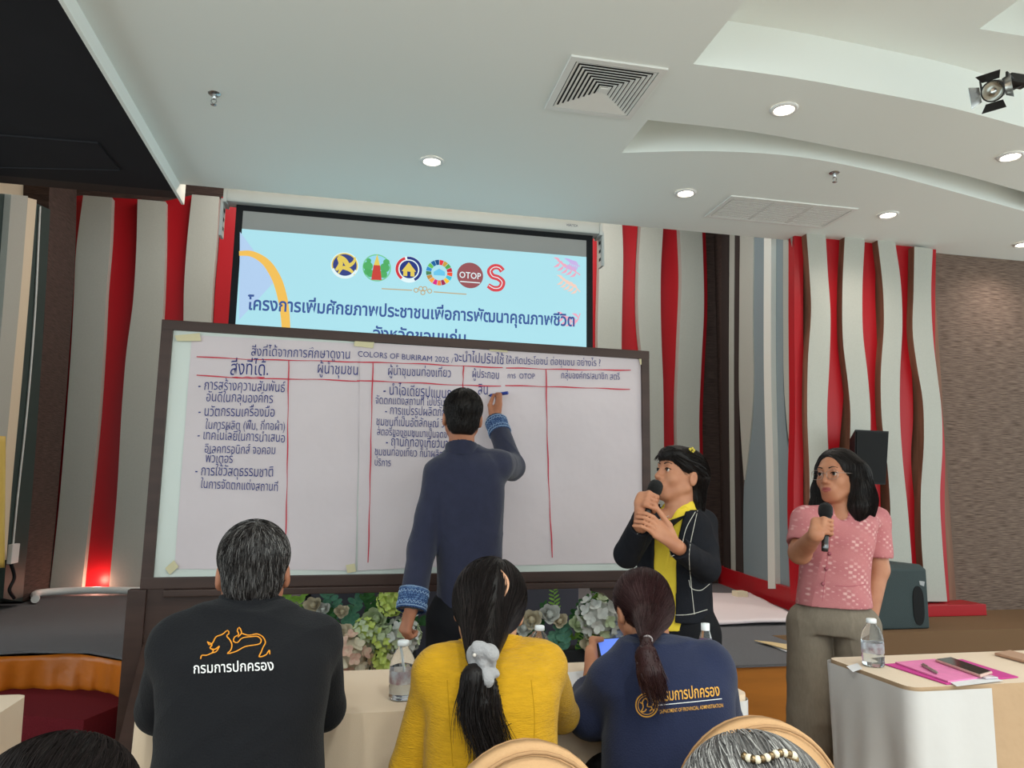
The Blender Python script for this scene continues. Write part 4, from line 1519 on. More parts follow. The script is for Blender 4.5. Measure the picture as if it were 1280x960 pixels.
def add_head(S, c, R, s=1.0, face=True):
    T = lambda x, y, z: c + R @ (V(x, y, z) * s)
    S.ell(T(0, -0.012, 0.035), V(0.074, 0.092, 0.078) * s, 0.01, R)
    S.ell(T(0, 0.028, -0.028), V(0.060, 0.062, 0.080) * s, 0.03 * s, R)
    S.ell(T(0, 0.066, -0.088), V(0.022, 0.020, 0.018) * s, 0.03 * s, R)
    for q in (-1, 1):
        S.cap(T(q * 0.052, 0.0, -0.05), T(q * 0.022, 0.058, -0.092), 0.017 * s, 0.015 * s, 0.03 * s)
        S.ell(T(q * 0.036, 0.060, -0.026), V(0.022, 0.022, 0.024) * s, 0.022 * s, R)
        S.ell(T(q * 0.0765, -0.010, -0.010), V(0.011, 0.018, 0.030) * s, 0.008 * s, R)
        S.ell(T(q * 0.087, -0.004, -0.006), V(0.006, 0.010, 0.017) * s, 0.006 * s, R, 'd')
    if face:
        S.cap(T(-0.030, 0.079, 0.026), T(0.030, 0.079, 0.026), 0.013 * s, 0.013 * s, 0.02 * s)
        for q in (-1, 1):
            S.ell(T(q * 0.032, 0.098, 0.006), V(0.019, 0.014, 0.012) * s, 0.014 * s, R, 'd')
            S.ell(T(q * 0.032, 0.0765, 0.005), V(0.0135, 0.0125, 0.0115) * s, 0.004 * s, R)
            S.chain([T(q * 0.018, 0.0855, 0.0075), T(q * 0.031, 0.0885, 0.0120), T(q * 0.046, 0.0800, 0.0080)], [0.0024 * s, 0.0030 * s, 0.0024 * s], 0.004 * s)
            S.chain([T(q * 0.020, 0.0840, 0.0005), T(q * 0.032, 0.0862, -0.0042), T(q * 0.045, 0.0790, 0.0000)], [0.0018 * s, 0.0022 * s, 0.0018 * s], 0.004 * s)
        S.cap(T(0, 0.088, 0.010), T(0, 0.107, -0.027), 0.008 * s, 0.0115 * s, 0.014 * s)
        for q in (-1, 1):
            S.ell(T(q * 0.0125, 0.097, -0.031), V(0.009, 0.010, 0.008) * s, 0.007 * s, R)
        S.ell(T(0, 0.084, -0.063), V(0.032, 0.018, 0.022) * s, 0.02 * s, R)
        S.cap(T(-0.021, 0.090, -0.058), T(0.021, 0.090, -0.058), 0.0050 * s, 0.005 * s, 0.006 * s)
        S.ell(T(0, 0.0985, -0.057), V(0.014, 0.007, 0.0058) * s, 0.006 * s, R)
        S.ell(T(0, 0.0965, -0.0675), V(0.017, 0.008, 0.0065) * s, 0.006 * s, R)
        S.ell(T(0, 0.110, -0.0622), V(0.024, 0.010, 0.0016) * s, 0.004 * s, R, 'd')


def lips_of(c, R, s):
    def fn(cen):
        q = (cen - c) @ R / s
        return ((np.abs(q[:, 0]) / 0.021) ** 2 + ((q[:, 2] + 0.062) / 0.0105) ** 2 < 1) & (q[:, 1] > 0.086)
    return fn


def face_bits(t, c, R, s, look=(0, 1, 0), brows=True, hair=None):
    T = lambda x, y, z: c + R @ (V(x, y, z) * s)
    for q in (-1, 1):
        b = MB().mat(m_eyew)
        e = T(q * 0.0315, 0.0795, 0.0040)
        b.sphere(e, 0.0116 * s, 16)
        b.mat(m_eyeb)
        b.sphere(e + R @ nrm(look) * 0.0050 * s, 0.0082 * s, 12)
        b.build('eye', t)
        MB().mat(hair).tube(smooth_line([T(q * 0.0165, 0.0880, 0.0055), T(q * 0.031, 0.0925, 0.0105), T(q * 0.0475, 0.0815, 0.0065)], 10), 0.0017 * s, 6).build('eyelashes', t)
        if brows:
            b = MB().mat(hair)
            pts = [T(q * 0.014, 0.0945, 0.0275), T(q * 0.030, 0.092, 0.0325), T(q * 0.047, 0.080, 0.0285)]
            b.tube(smooth_line(pts, 10), [0.0028 * s * (1 - 0.6 * i / 9) for i in range(10)], 6)
            b.build('eyebrow', t)


def fist(S, w, c, a, out, r=0.0135, k=0.004, sc=1.0):
    """a hand closed round a handle: c point of the handle axis at the hand, a handle direction (to the thumb side), out from the handle to the back of the hand, w wrist"""
    a = nrm(a)
    out = nrm(out - a * (np.asarray(out) @ a))
    tg = np.cross(a, out)
    side = 1 if (np.asarray(w) - c) @ tg < 0 else -1
    tg = tg * side
    pt = lambda ang, rad, h: c + (out * math.cos(math.radians(ang)) + tg * math.sin(math.radians(ang))) * rad * sc + a * h * sc
    for i, ln in enumerate((0.96, 1.04, 1.0, 0.86)):
        h = (1.5 - i) * 0.0185
        P0 = pt(-15, r + 0.020, h)
        S.chain([P0, pt(55, r + 0.016, h), pt(125, r + 0.012, h * 0.95), pt(125 + 75 * ln, r + 0.010, h * 0.92)], [0.0090 * sc, 0.0083 * sc, 0.0077 * sc, 0.0067 * sc], k)
        S.cap(P0, pt(-70, r + 0.030, h * 0.7), 0.0105 * sc, 0.0125 * sc, 0.008)
        S.cap(pt(-70, r + 0.030, h * 0.7), w, 0.0125 * sc, 0.020 * sc, 0.016)
    # thumb: leaves the wrist side of the palm and crosses in front of the handle
    S.chain([pt(-95, r + 0.026, 0.018), pt(-135, r + 0.016, 0.030), pt(-178, r + 0.011, 0.036), pt(-222, r + 0.011, 0.034)], [0.0135 * sc, 0.011 * sc, 0.0095 * sc, 0.0080 * sc], 0.006)


def hand(S, w, d, n, th, curl=(25, 35, 25), sc=1.0, k=0.0035, spread=4):
    """open or slightly curled hand: w wrist, d finger direction, n palm side, th thumb side"""
    d = nrm(d)
    n = nrm(n - d * (np.asarray(n) @ d))
    x = np.cross(d, n)
    if x @ np.asarray(th) < 0:
        x = -x
    for i, (o, L) in enumerate(((0.027, 0.070), (0.009, 0.078), (-0.009, 0.073), (-0.026, 0.058))):
        kn = w + d * (0.090 - 0.004 * abs(i - 1)) * sc + x * o * sc
        S.cap(w + x * o * 0.5 * sc, kn, 0.014 * sc, 0.0105 * sc, 0.014)
        a = 0
        p = kn
        dd0 = nrm(d + x * math.radians(spread) * (1.5 - i))
        pts, rs = [kn], [0.0098 * sc]
        for j, (fr, cu) in enumerate(zip((0.45, 0.30, 0.25), curl)):
            a += math.radians(cu)
            p = p + (dd0 * math.cos(a) + n * math.sin(a)) * L * fr * sc
            pts.append(p)
            rs.append((0.0088, 0.0080, 0.0068)[j] * sc)
        S.chain(pts, rs, k)
    t0 = w + d * 0.025 * sc + x * 0.020 * sc
    t1 = t0 + (d * 0.55 + x * 0.6 + n * 0.35) * 0.042 * sc
    t2 = t1 + (d * 0.85 + x * 0.15 + n * 0.4) * 0.032 * sc
    t3 = t2 + (d * 0.95 - x * 0.1 + n * 0.35) * 0.024 * sc
    S.chain([t0, t1, t2, t3], [0.016 * sc, 0.0125 * sc, 0.0105 * sc, 0.0080 * sc], 0.006)


def bounds(pts, pad):
    p = np.array(pts, float)
    return p.min(0) - pad, p.max(0) + pad


def lvl(x, y, Y, wpx, dm, hw=None):
    """torso level: centre seen at (x, y) on the plane Y, half width in photo pixels, half depth in metres"""
    c = P(x, y, Y=Y)
    return (c, (hw if hw else wpx * mpp(c)), dm)


def shrink(L, q):
    return [(c, w - q, d - q) for c, w, d in L]


def strands(mb, roots, flow, steps, step, r, bvh=None, lift=0.002, jitter=0.25, mats=None, centre=None):
    """hair strands as thin tapering three-sided tubes that follow the flow"""
    for i, p in enumerate(roots):
        if mats:
            mb.mat(mats[RNG.integers(len(mats))])
        pts = [p]
        jv = RNG.normal(size=3) * jitter
        n_ = steps if np.isscalar(steps) else RNG.integers(steps[0], steps[1] + 1)
        for k in range(n_):
            d = nrm(flow(pts[-1]) + jv * (0.4 + 0.6 * k / n_))
            q = pts[-1] + d * step
            if bvh is not None:
                h = bvh.find_nearest(Vector(q))
                if h[0] is not None:
                    nn = np.array(h[1])
                    q = np.array(h[0]) + nn * lift
            pts.append(q)
        m = len(pts)
        mb.tube(pts, [r * (1 - 0.75 * j / (m - 1)) for j in range(m)], 3, cap=False)


def surface_roots(o, n, keep=None):
    me = o.data
    cen = np.empty(len(me.polygons) * 3)
    me.polygons.foreach_get('center', cen)
    nn = np.empty(len(me.polygons) * 3)
    me.polygons.foreach_get('normal', nn)
    cen, nn = cen.reshape(-1, 3), nn.reshape(-1, 3)
    if keep is not None:
        m = keep(cen)
        cen, nn = cen[m], nn[m]
    i = RNG.choice(len(cen), size=min(n, len(cen)), replace=False)
    return cen[i] + nn[i] * 0.001


def legs(S, hips, knees, ankles, rh, rk, ra, k=0.03):
    for a, b_, c in zip(hips, knees, ankles):
        S.chain([a, b_, c], [rh, rk, ra], k)


def shoe(S, a, f):
    f = nrm(V(f[0], f[1], 0))
    S.cap(V(a[0], a[1], 0.045) - f * 0.04, V(a[0], a[1], 0.035) + f * 0.13, 0.042, 0.034, 0.02)
    S.plane(V(0, 0, 0.002), V(0, 0, -1))


m_hairb = M('black_hair', (26, 21, 20), 0.5, 0.25, vary=(60, 0.3))
m_hairb2 = M('black_hair_sheen', (38, 31, 30), 0.45, 0.35)
m_hairr = M('dark_auburn_hair', (48, 26, 27), 0.5, 0.25, vary=(60, 0.3))
m_hairr2 = M('dark_auburn_sheen', (60, 36, 36), 0.45, 0.35)
m_hairg = M('grey_hair', (112, 108, 106), 0.45, 0.4)
m_hairg2 = M('light_grey_hair', (168, 164, 160), 0.45, 0.4)
m_hairdg = M('dark_grey_hair', (58, 54, 53), 0.45, 0.4)
m_black_tr = M('black_trousers', (20, 20, 24), 0.8, 0.2, bump=(300, 0.2))

def collar(root, HC, HR, s, nb, ra, rb, zt, zb, m, fwd):
    """a band collar round the neck, open inside"""
    a = nb - V(0, 0, 0.045)
    t = HC + HR @ (V(0, -0.022, -0.065) * s)
    ax = nrm(t - a)
    S = SDF(*bounds([nb], 0.14), 0.0035)
    S.cap(a - ax * 0.05, a + ax * 0.16, ra, rb, 0.0)
    S.cap(a - ax * 0.05, a + ax * 0.22, ra - 0.007, rb - 0.007, 0.0, None, 'd')
    S.plane(nb + V(0, 0, zt), V(*(fwd * 0.25)[:2], 1))
    S.plane(nb + V(0, 0, zb), V(0, 0, -1))
    S.build('collar', [m], root)


def short_hair(root, HC, HR, s, base, mats, n, seed_top):
    T = lambda x, y, z: HC + HR @ (V(x, y, z) * s)
    S = SDF(*bounds([HC], 0.16), 0.0035)
    S.ell(T(0, -0.012, 0.042), V(0.082, 0.101, 0.084) * s, 0.01, HR)
    S.ell(T(0, -0.048, -0.022), V(0.066, 0.058, 0.062) * s, 0.02, HR)
    S.ell(T(0, 0.105, -0.02), V(0.088, 0.080, 0.085), 0.01, HR, 'd')
    for q in (-1, 1):
        S.ell(T(q * 0.094, 0.002, -0.028), V(0.030, 0.034, 0.050) * s, 0.010, HR, 'd')
        S.ell(T(q * 0.078, -0.030, -0.075), V(0.028, 0.050, 0.040) * s, 0.012, HR, 'd')
    S.plane(T(0, -0.05, -0.074), HR @ V(0, -0.25, -1), 0.01)
    hr = S.build('hair', [base], root)
    bh = bvh_of(hr)
    b = MB()
    tp = T(*seed_top)
    lowz = T(0, 0, -0.055)[2]
    strands(b, surface_roots(hr, n, lambda c: c[:, 2] > lowz), lambda p: nrm(p - tp) + V(0, 0, -0.7), (2, 4), 0.0075, 0.0009, bh, 0.0032, 0.4, mats)
    b.build('hair_strands', hr)
    return hr


# ================================================================== the man writing on the board
f_ = face_frame(-6)
HC = P(578, 522, Y=3.13)
HR = face_frame(-4, 8, 2)
man = thing('person', 'man in a dark navy jacket with patterned cuffs standing and writing on the whiteboard', 'person', (HC[0], 3.14, 0))
m_navy = M('dark_navy_cotton', (44, 46, 66), 0.88, 0.2, bump=(350, 0.3), vary=(30, 0.12), sheen=0.2)
shL, shR = P(549, 592, Y=3.15), P(624, 580, Y=3.16)
elL, wrL = P(526, 690, Y=3.12), P(514, 762, Y=3.03)
elR = P(640, 584, Y=3.38)
wrR = P(620, 527, Y=3.56)
r_, fw = f_[:, 0], f_[:, 1]
LV = [lvl(578, 566, 3.15, 22, 0.055), lvl(580, 577, 3.15, 42, 0.085), lvl(582, 600, 3.15, 48, 0.105), lvl(585, 650, 3.15, 44, 0.110), lvl(587, 700, 3.15, 41, 0.108), lvl(589, 757, 3.15, 43, 0.118)]
nb = P(577, 556, Y=3.145)
hipc = P(588, 775, Y=3.15)
hipL, hipR = hipc - r_ * 0.085, hipc + r_ * 0.085
knL, knR = hipL + V(-0.01, 0.03, -0.36), hipR + V(0.02, 0.03, -0.36)
anL, anR = V(knL[0] - 0.01, knL[1] - 0.03, 0.09), V(knR[0] + 0.01, knR[1] - 0.03, 0.09)
lo, hi = bounds([HC, shL, shR, elL, elR, wrL, wrR, anL, anR, P(505, 800, Y=3.03), P(620, 480, Y=3.68)], 0.14)
S = SDF(lo, hi, 0.005)
add_head(S, HC, HR, 1.0)
S.cap(HC + HR @ V(0, -0.025, -0.06), nb - V(0, 0, 0.04), 0.052, 0.058, 0.02)
S.loft(shrink(LV, 0.02), r_, fw, 0.03)
S.chain([nb - V(0, 0, 0.045), shL, elL, wrL], [0.04, 0.042, 0.034, 0.026], 0.02)
S.chain([nb - V(0, 0, 0.045), shR, elR, wrR], [0.04, 0.042, 0.034, 0.025], 0.02)
legs(S, (hipL, hipR), (knL, knR), (anL, anR), 0.07, 0.045, 0.032)
hand(S, wrL, P(503, 800, Y=3.03) - wrL, V(0.75, 0.4, 0), V(0.2, 1, 0), (50, 70, 45), 0.98)
# writing hand: fingers pinched round the pen
pen0, pen1 = bp(610, 495, 0.012), bp(632, 493, 0.075)
px_ = nrm(pen1 - pen0)
gc = pen0 + px_ * 0.035
for i, (dv, L) in enumerate(((V(0.012, -0.010, 0.012), 1), (V(-0.002, -0.012, 0.006), 1), (V(0.016, 0.0, -0.012), 1), (V(0.018, 0.004, -0.028), 1))):
    kn = wrR + (gc - wrR) * 0.50 + V(0.020 - 0.013 * i, -0.018 + 0.006 * i, 0.018 - 0.012 * i)
    S.cap(wrR, kn, 0.020, 0.0115, 0.014)
    S.chain([kn, kn + (gc - kn) * 0.55 + V(0.012, -0.016, 0.022 - 0.011 * i), gc + V(0.008, -0.002, -0.013 * i + 0.006)], [0.0105, 0.0092, 0.0075], 0.003)
S.chain([wrR + (gc - wrR) * 0.22 + V(-0.022, -0.008, 0), wrR + (gc - wrR) * 0.62 + V(-0.030, -0.012, -0.004), gc + V(-0.008, -0.006, -0.002)], [0.015, 0.0115, 0.0085], 0.005)
S.build('body', [sk_tan], man)
lo, hi = bounds([shL, shR, elL, elR, wrL, wrR, nb, LV[-1][0]], 0.17)
S = SDF(lo, hi, 0.006)
S.loft(LV, r_, fw, 0.02)
S.cap(nb - V(0, 0, 0.02), shL + V(0.01, 0, -0.012), 0.040, 0.058, 0.05)
S.cap(nb - V(0, 0, 0.02), shR + V(-0.01, 0, -0.012), 0.040, 0.058, 0.05)
S.chain([shL, elL, wrL], [0.064, 0.057, 0.054], 0.018)
S.chain([shR, elR], [0.064, 0.058], 0.03)
S.chain([elR, wrR], [0.060, 0.048], 0.02)
S.plane(wrL, wrL - elL)
S.plane(LV[-1][0] - V(0, 0, 0.0), V(0, 0, -1))
S2lo, S2hi = lo, hi
# keep the raised sleeve open at its own cuff only
dv = nrm(wrR - elR)
S.ell(wrR + dv * 0.062, V(0.06, 0.06, 0.06), 0.0, None, 'd')
jk = S.build('jacket', [m_navy], man, wrinkle=folds(0.007, 3, 15, along=(0.2, 0, 1)))
bj = bvh_of(jk)
m_cuff = bpy.data.materials.new('patterned_blue_cuff')


def pattern(name, base, c1, c2, sx, sz, ax='Z', rough=0.85):
    """woven bands: a zigzag of c1 over base with rows of c2, in the object's own space"""
    m = bpy.data.materials.new(name)
    m.use_nodes = True
    nt = m.node_tree
    b = nt.nodes['Principled BSDF']
    b.inputs['Roughness'].default_value = rough
    b.inputs['Specular IOR Level'].default_value = 0.15
    tc = nt.nodes.new('ShaderNodeTexCoord')
    mp = nt.nodes.new('ShaderNodeMapping')
    mp.inputs['Scale'].default_value = (sx, sx, sz)
    nt.links.new(tc.outputs['Object'], mp.inputs[0])
    w = nt.nodes.new('ShaderNodeTexWave')
    w.wave_type = 'BANDS'
    w.bands_direction = ax
    w.inputs['Scale'].default_value = 1
    w.inputs['Distortion'].default_value = 0
    nt.links.new(mp.outputs[0], w.inputs['Vector'])
    ck = nt.nodes.new('ShaderNodeTexChecker')
    ck.inputs['Scale'].default_value = 2.2
    ck.inputs['Color1'].default_value = (*lin(base), 1)
    ck.inputs['Color2'].default_value = (*lin(c1), 1)
    rot = nt.nodes.new('ShaderNodeMapping')
    rot.inputs['Rotation'].default_value = (0, math.radians(45), math.radians(20))
    nt.links.new(mp.outputs[0], rot.inputs[0])
    nt.links.new(rot.outputs[0], ck.inputs['Vector'])
    rp = nt.nodes.new('ShaderNodeValToRGB')
    rp.color_ramp.interpolation = 'CONSTANT'
    e = rp.color_ramp.elements
    e[0].position, e[0].color = 0, (0, 0, 0, 1)
    e[1].position, e[1].color = 0.55, (1, 1, 1, 1)
    nt.links.new(w.outputs['Fac'], rp.inputs[0])
    mx = nt.nodes.new('ShaderNodeMix')
    mx.data_type = 'RGBA'
    nt.links.new(rp.outputs[0], mx.inputs['Factor'])
    nt.links.new(ck.outputs[0], mx.inputs['A'])
    mx.inputs['B'].default_value = (*lin(c2), 1)
    nt.links.new(mx.outputs['Result'], b.inputs['Base Color'])
    return m


m_cuff = pattern('patterned_blue_cuff', (40, 58, 96), (104, 130, 164), (52, 76, 120), 60, 45)
for a_, w_, rr in ((elL, wrL, (0.060, 0.060)), (elR, wrR, (0.055, 0.053))):
    d_ = nrm(w_ - a_)
    S = SDF(*bounds([w_ - d_ * 0.09, w_], 0.09), 0.004)
    S.cap(w_ - d_ * 0.20, w_ + d_ * 0.1, *rr, 0.0)
    S.cap(w_ - d_ * 0.20, w_ + d_ * 0.14, rr[0] - 0.008, rr[1] - 0.008, 0.0, None, 'd')
    S.plane(w_ + d_ * 0.004, d_)
    S.plane(w_ - d_ * 0.082, -d_)
    S.build('cuff', [m_cuff], man)
    b = MB().mat(M('pale_blue_stitching', (150, 172, 200), 0.8))
    side = nrm(np.cross(d_, V(0.3, 0.5, 0.8)))
    bi = np.cross(d_, side)
    for off_, amp in ((-0.004, 0.0), (-0.018, 0.005), (-0.060, 0.005), (-0.077, 0.0)):
        b.tube([w_ + d_ * (off_ + amp * (1 if j % 2 else -1)) + (side * math.cos(j * math.pi / 24) + bi * math.sin(j * math.pi / 24)) * (rr[0] + 0.0005) for j in range(48)], 0.0016, 4, closed=True)
    b.build('cuff_embroidery', man)
# band collar
collar(man, HC, HR, 1.0, nb, 0.074, 0.064, -0.004, -0.045, m_navy, fw)
S = SDF(*bounds([hipL, hipR, knL, knR, anL, anR, LV[-1][0]], 0.16), 0.007)
S.loft([(hipc + V(0, 0, 0.10), 0.15, 0.105), (hipc, 0.165, 0.115), (hipc - V(0, 0, 0.1), 0.165, 0.11)], r_, fw, 0.03)
legs(S, (hipL, hipR), (knL, knR), (anL, anR), 0.098, 0.075, 0.062)
S.plane(V(0, 0, 0.05), V(0, 0, -1))
S.build('trousers', [m_black_tr], man, wrinkle=folds(0.004, 5, 16))
for a_ in (anL, anR):
    S = SDF(*bounds([V(a_[0], a_[1], 0.03)], 0.22), 0.006)
    shoe(S, a_, fw)
    S.build('shoe', [m_shoe], man)
m_hairb3 = M('black_hair_soft', (34, 29, 28), 0.5, 0.3)
short_hair(man, HC, HR, 1.0, m_hairb, [m_hairb, m_hairb, m_hairb3], 2200, (0.01, -0.03, 0.12))
# pen
t = thing('marker_pen', 'blue marker pen held against the paper by the writing man', 'pen', pen0)
MB().mat(M('blue_pen_plastic', (40, 62, 150), 0.35, 0.5)).tube([pen0 + px_ * 0.01, pen0 + px_ * 0.06], 0.0075, 12).build('barrel', t)
MB().mat(M('blue_pen_plastic', (40, 62, 150), 0.35, 0.5)).tube([pen0 + px_ * 0.06, pen0 + px_ * 0.105], 0.0085, 12).build('cap', t)
MB().mat(m_blackb).tube([pen0, pen0 + px_ * 0.01], [0.002, 0.006], 10).build('tip', t)


# ================================================================== seated man in black (seen from behind)
HC = P(317, 716, Y=1.86)
HR = face_frame(5, -4, -1)
pb = thing('person', 'gray-haired man in a black jacket with an orange lion outline on the back, seated', 'person', (HC[0], 1.75, 0.0))
m_blk = M('black_twill_jacket', (24, 24, 27), 0.9, 0.15, bump=(260, 0.3), sheen=0.05)
fB = face_frame(-9)
r_, fw = fB[:, 0], fB[:, 1]
LV = [lvl(309, 762, 1.80, 48, 0.06), lvl(309, 778, 1.79, 88, 0.085), lvl(308, 800, 1.77, 102, 0.11), lvl(307, 850, 1.745, 106, 0.125), lvl(302, 910, 1.725, 101, 0.13), lvl(298, 970, 1.71, 104, 0.135), lvl(296, 1080, 1.70, 106, 0.14)]
nb = P(311, 757, Y=1.82)
shL, shR = P(228, 806, Y=1.78), P(390, 802, Y=1.80)
elL, elR = P(203, 884, Y=1.86), P(403, 884, Y=1.89)
wrL, wrR = V(elL[0] + 0.13, 2.13, 0.80), V(elR[0] - 0.10, 2.15, 0.80)
hipc = LV[-1][0]
lo, hi = bounds([HC, shL, shR, elL, elR, wrL, wrR, hipc - V(0, 0, 0.05), V(HC[0], 2.25, 0.8)], 0.16)
S = SDF(lo, hi, 0.006)
hsB = 0.96
add_head(S, HC, HR, hsB)
S.cap(HC + HR @ V(0, -0.025, -0.06), nb - V(0, 0, 0.04), 0.054, 0.060, 0.02)
S.loft(shrink(LV, 0.025), r_, fw, 0.03)
S.chain([nb - V(0, 0, 0.045), shL, elL, wrL], [0.04, 0.045, 0.036, 0.026], 0.02)
S.chain([nb - V(0, 0, 0.045), shR, elR, wrR], [0.04, 0.045, 0.036, 0.026], 0.02)
hand(S, wrL, V(0.35, 0.9, -0.06), V(0, 0, -1), V(1, 0, 0), (12, 15, 10))
hand(S, wrR, V(-0.35, 0.9, -0.06), V(0, 0, -1), V(-1, 0, 0), (12, 15, 10))
S.build('body', [sk_tan], pb)
S = SDF(lo - 0.03, hi + 0.03, 0.006)
S.loft(LV, r_, fw, 0.02)
S.cap(nb - V(0, 0, 0.02), shL, 0.045, 0.060, 0.05)
S.cap(nb - V(0, 0, 0.02), shR, 0.045, 0.060, 0.05)
S.chain([shL, elL, wrL], [0.064, 0.056, 0.045], 0.012)
S.chain([shR, elR, wrR], [0.064, 0.056, 0.045], 0.012)
S.plane(V(0, 0, 0.42), V(0, 0, -1))
for w_, e_ in ((wrL, elL), (wrR, elR)):
    S.ell(w_ + nrm(w_ - e_) * 0.06, (0.07, 0.07, 0.07), 0, None, 'd')
jk = S.build('jacket', [m_blk], pb, wrinkle=folds(0.009, 11, 12, along=(0.8, 0, 0.7)))
bj = bvh_of(jk)
collar(pb, HC, HR, hsB, nb, 0.078, 0.068, 0.022, -0.045, m_blk, fw)
zz = lambda L: [(150 + x / 3, 640 + y / 3) for x, y in L]
b = MB().mat(M('orange_embroidery', (226, 146, 44), 0.6))
for L in ([(330, 490), (335, 500), (346, 494), (360, 470), (385, 460), (405, 446), (410, 455), (400, 465), (412, 480), (420, 500), (415, 520), (403, 531), (430, 526), (470, 506), (510, 499), (525, 495), (530, 482), (520, 470), (490, 469), (455, 476), (438, 492), (426, 486), (430, 470), (446, 460), (440, 446), (446, 434), (456, 456), (442, 470)],
          [(456, 456), (480, 463), (520, 460), (540, 475), (545, 490), (536, 510), (530, 525), (522, 543), (548, 536), (560, 520), (562, 534)], [(328, 488), (345, 500), (338, 511), (356, 516), (372, 505), (360, 525), (345, 530), (325, 538), (306, 540), (303, 552)], [(338, 511), (350, 522), (345, 530)]):
    stroke(b, bj, zz(L), 0.0013, 70, 0.001)
b.build('lion_outline', pb)
b = MB().mat(M('white_embroidery', (225, 222, 220), 0.7))
cloth_text(b, bj, 'กรมการปกครอง', 243, 842, 342, 838, 1.15, 0.008)
b.build('back_lettering', pb)
short_hair(pb, HC, HR, hsB, m_hairdg, [m_hairdg, m_hairdg, m_hairb, m_hairb, m_hairg, m_hairb], 4200, (0.005, -0.045, 0.115))
b = MB().mat(m_blackb)                        # mask loop behind the ear
b.tube(smooth_line([P(358, 722, Y=1.86), P(350, 736, Y=1.80), P(341, 750, Y=1.83)], 12), 0.0012, 5)
b.build('ear_loop', pb)


def lower_body(root, hipc, r_, fw, m):
    S = SDF(*bounds([V(hipc[0], hipc[1], 0.03), hipc + fw * 0.5 + V(0, 0, 0.1), hipc - r_ * 0.2, hipc + r_ * 0.2], 0.15), 0.008)
    h = [V(hipc[0], hipc[1], 0.555) + r_ * q for q in (-0.09, 0.09)]
    kn = [V(hipc[0], hipc[1], 0.545) + r_ * q * 1.2 + fw * 0.42 for q in (-0.1, 0.1)]
    an = [V(k_[0], k_[1], 0.07) - fw * 0.02 for k_ in kn]
    S.cap(h[0], h[1], 0.085, 0.085, 0.04)
    legs(S, h, kn, an, 0.085, 0.068, 0.05)
    S.build('trousers', [m], root)
    for a_ in an:
        S = SDF(*bounds([V(a_[0], a_[1], 0.03)], 0.22), 0.008)
        shoe(S, a_, fw)
        S.build('shoe', [m_shoe], root)


lower_body(pb, hipc, r_, fw, m_black_tr)

# ================================================================== seated woman in yellow
HC = P(612, 762, Y=1.80)
HR = face_frame(-14, -32, 3)
py = thing('person', 'woman in a mustard yellow jacket with a grey scrunchie round her ponytail, seated', 'person', (HC[0], 1.68, 0.0))
m_yel = M('mustard_yellow_weave', (190, 142, 22), 0.88, 0.2, bump=(170, 0.45), vary=(60, 0.14), stretch=(0.5, 0.5, 2.2), sheen=0.1)
fB = face_frame(-14)
r_, fw = fB[:, 0], fB[:, 1]
LV = [lvl(616, 806, 1.72, 50, 0.06), lvl(614, 822, 1.70, 76, 0.085), lvl(613, 850, 1.68, 86, 0.105), lvl(614, 900, 1.66, 83, 0.115), lvl(614, 960, 1.64, 84, 0.12), lvl(612, 1080, 1.63, 92, 0.135)]
nb = P(612, 806, Y=1.74)
shL, shR = P(549, 838, Y=1.70), P(678, 832, Y=1.70)
elL, elR = P(513, 960, Y=1.72), P(700, 892, Y=1.86)
wrL, wrR = V(elL[0] + 0.10, 2.08, 0.80), V(elR[0] - 0.12, 2.12, 0.80)
hipc = LV[-1][0]
lo, hi = bounds([HC, shL, shR, elL, elR, wrL, wrR, hipc - V(0, 0, 0.05), V(HC[0], 2.2, 0.8)], 0.15)
S = SDF(lo, hi, 0.006)
hsY = 0.97
add_head(S, HC, HR, hsY)
S.cap(HC + HR @ V(0, -0.03, -0.06), nb - V(0, 0, 0.05), 0.046, 0.05, 0.02)
S.loft(shrink(LV, 0.022), r_, fw, 0.03)
S.chain([nb - V(0, 0, 0.045), shL, elL, wrL], [0.035, 0.038, 0.030, 0.022], 0.02)
S.chain([nb - V(0, 0, 0.045), shR, elR, wrR], [0.035, 0.038, 0.030, 0.022], 0.02)
hand(S, wrL, V(0.3, 0.9, -0.05), V(0, 0, -1), V(1, 0, 0), (12, 15, 10), 0.92)
hand(S, wrR, V(-0.3, 0.9, -0.05), V(0, 0, -1), V(-1, 0, 0), (12, 15, 10), 0.92)
S.build('body', [sk_light], py)
S = SDF(lo - 0.03, hi + 0.03, 0.006)
S.loft(LV, r_, fw, 0.02)
S.cap(nb - V(0, 0, 0.035), shL, 0.040, 0.050, 0.05)
S.cap(nb - V(0, 0, 0.035), shR, 0.040, 0.050, 0.05)
S.chain([shL, elL, wrL], [0.053, 0.046, 0.040], 0.012)
S.chain([shR, elR, wrR], [0.053, 0.046, 0.040], 0.012)
S.plane(V(0, 0, 0.42), V(0, 0, -1))
for w_, e_ in ((wrL, elL), (wrR, elR)):
    S.ell(w_ + nrm(w_ - e_) * 0.06, (0.065, 0.065, 0.065), 0, None, 'd')
jk = S.build('jacket', [m_yel], py, wrinkle=folds(0.006, 21, 15))
bj = bvh_of(jk)
S = SDF(*bounds([nb], 0.15), 0.004)
S.cap(nb + V(0, -0.012, -0.06), nb + V(0, 0.0, 0.06), 0.074, 0.078, 0.0)
S.cap(nb + V(0, -0.012, -0.08), nb + V(0, 0.0, 0.08), 0.066, 0.070, 0.0, None, 'd')
S.plane(nb + V(0, 0, 0.012), V(0, 0.35, 1))
S.plane(nb + V(0, 0, -0.045), V(0, 0, -1))
S.build('collar', [m_yel], py)
b = MB().mat(M('yellow_seam', (168, 126, 10), 0.9))
stroke(b, bj, [(559, 850), (562, 900), (566, 958)], 0.0012, 14)
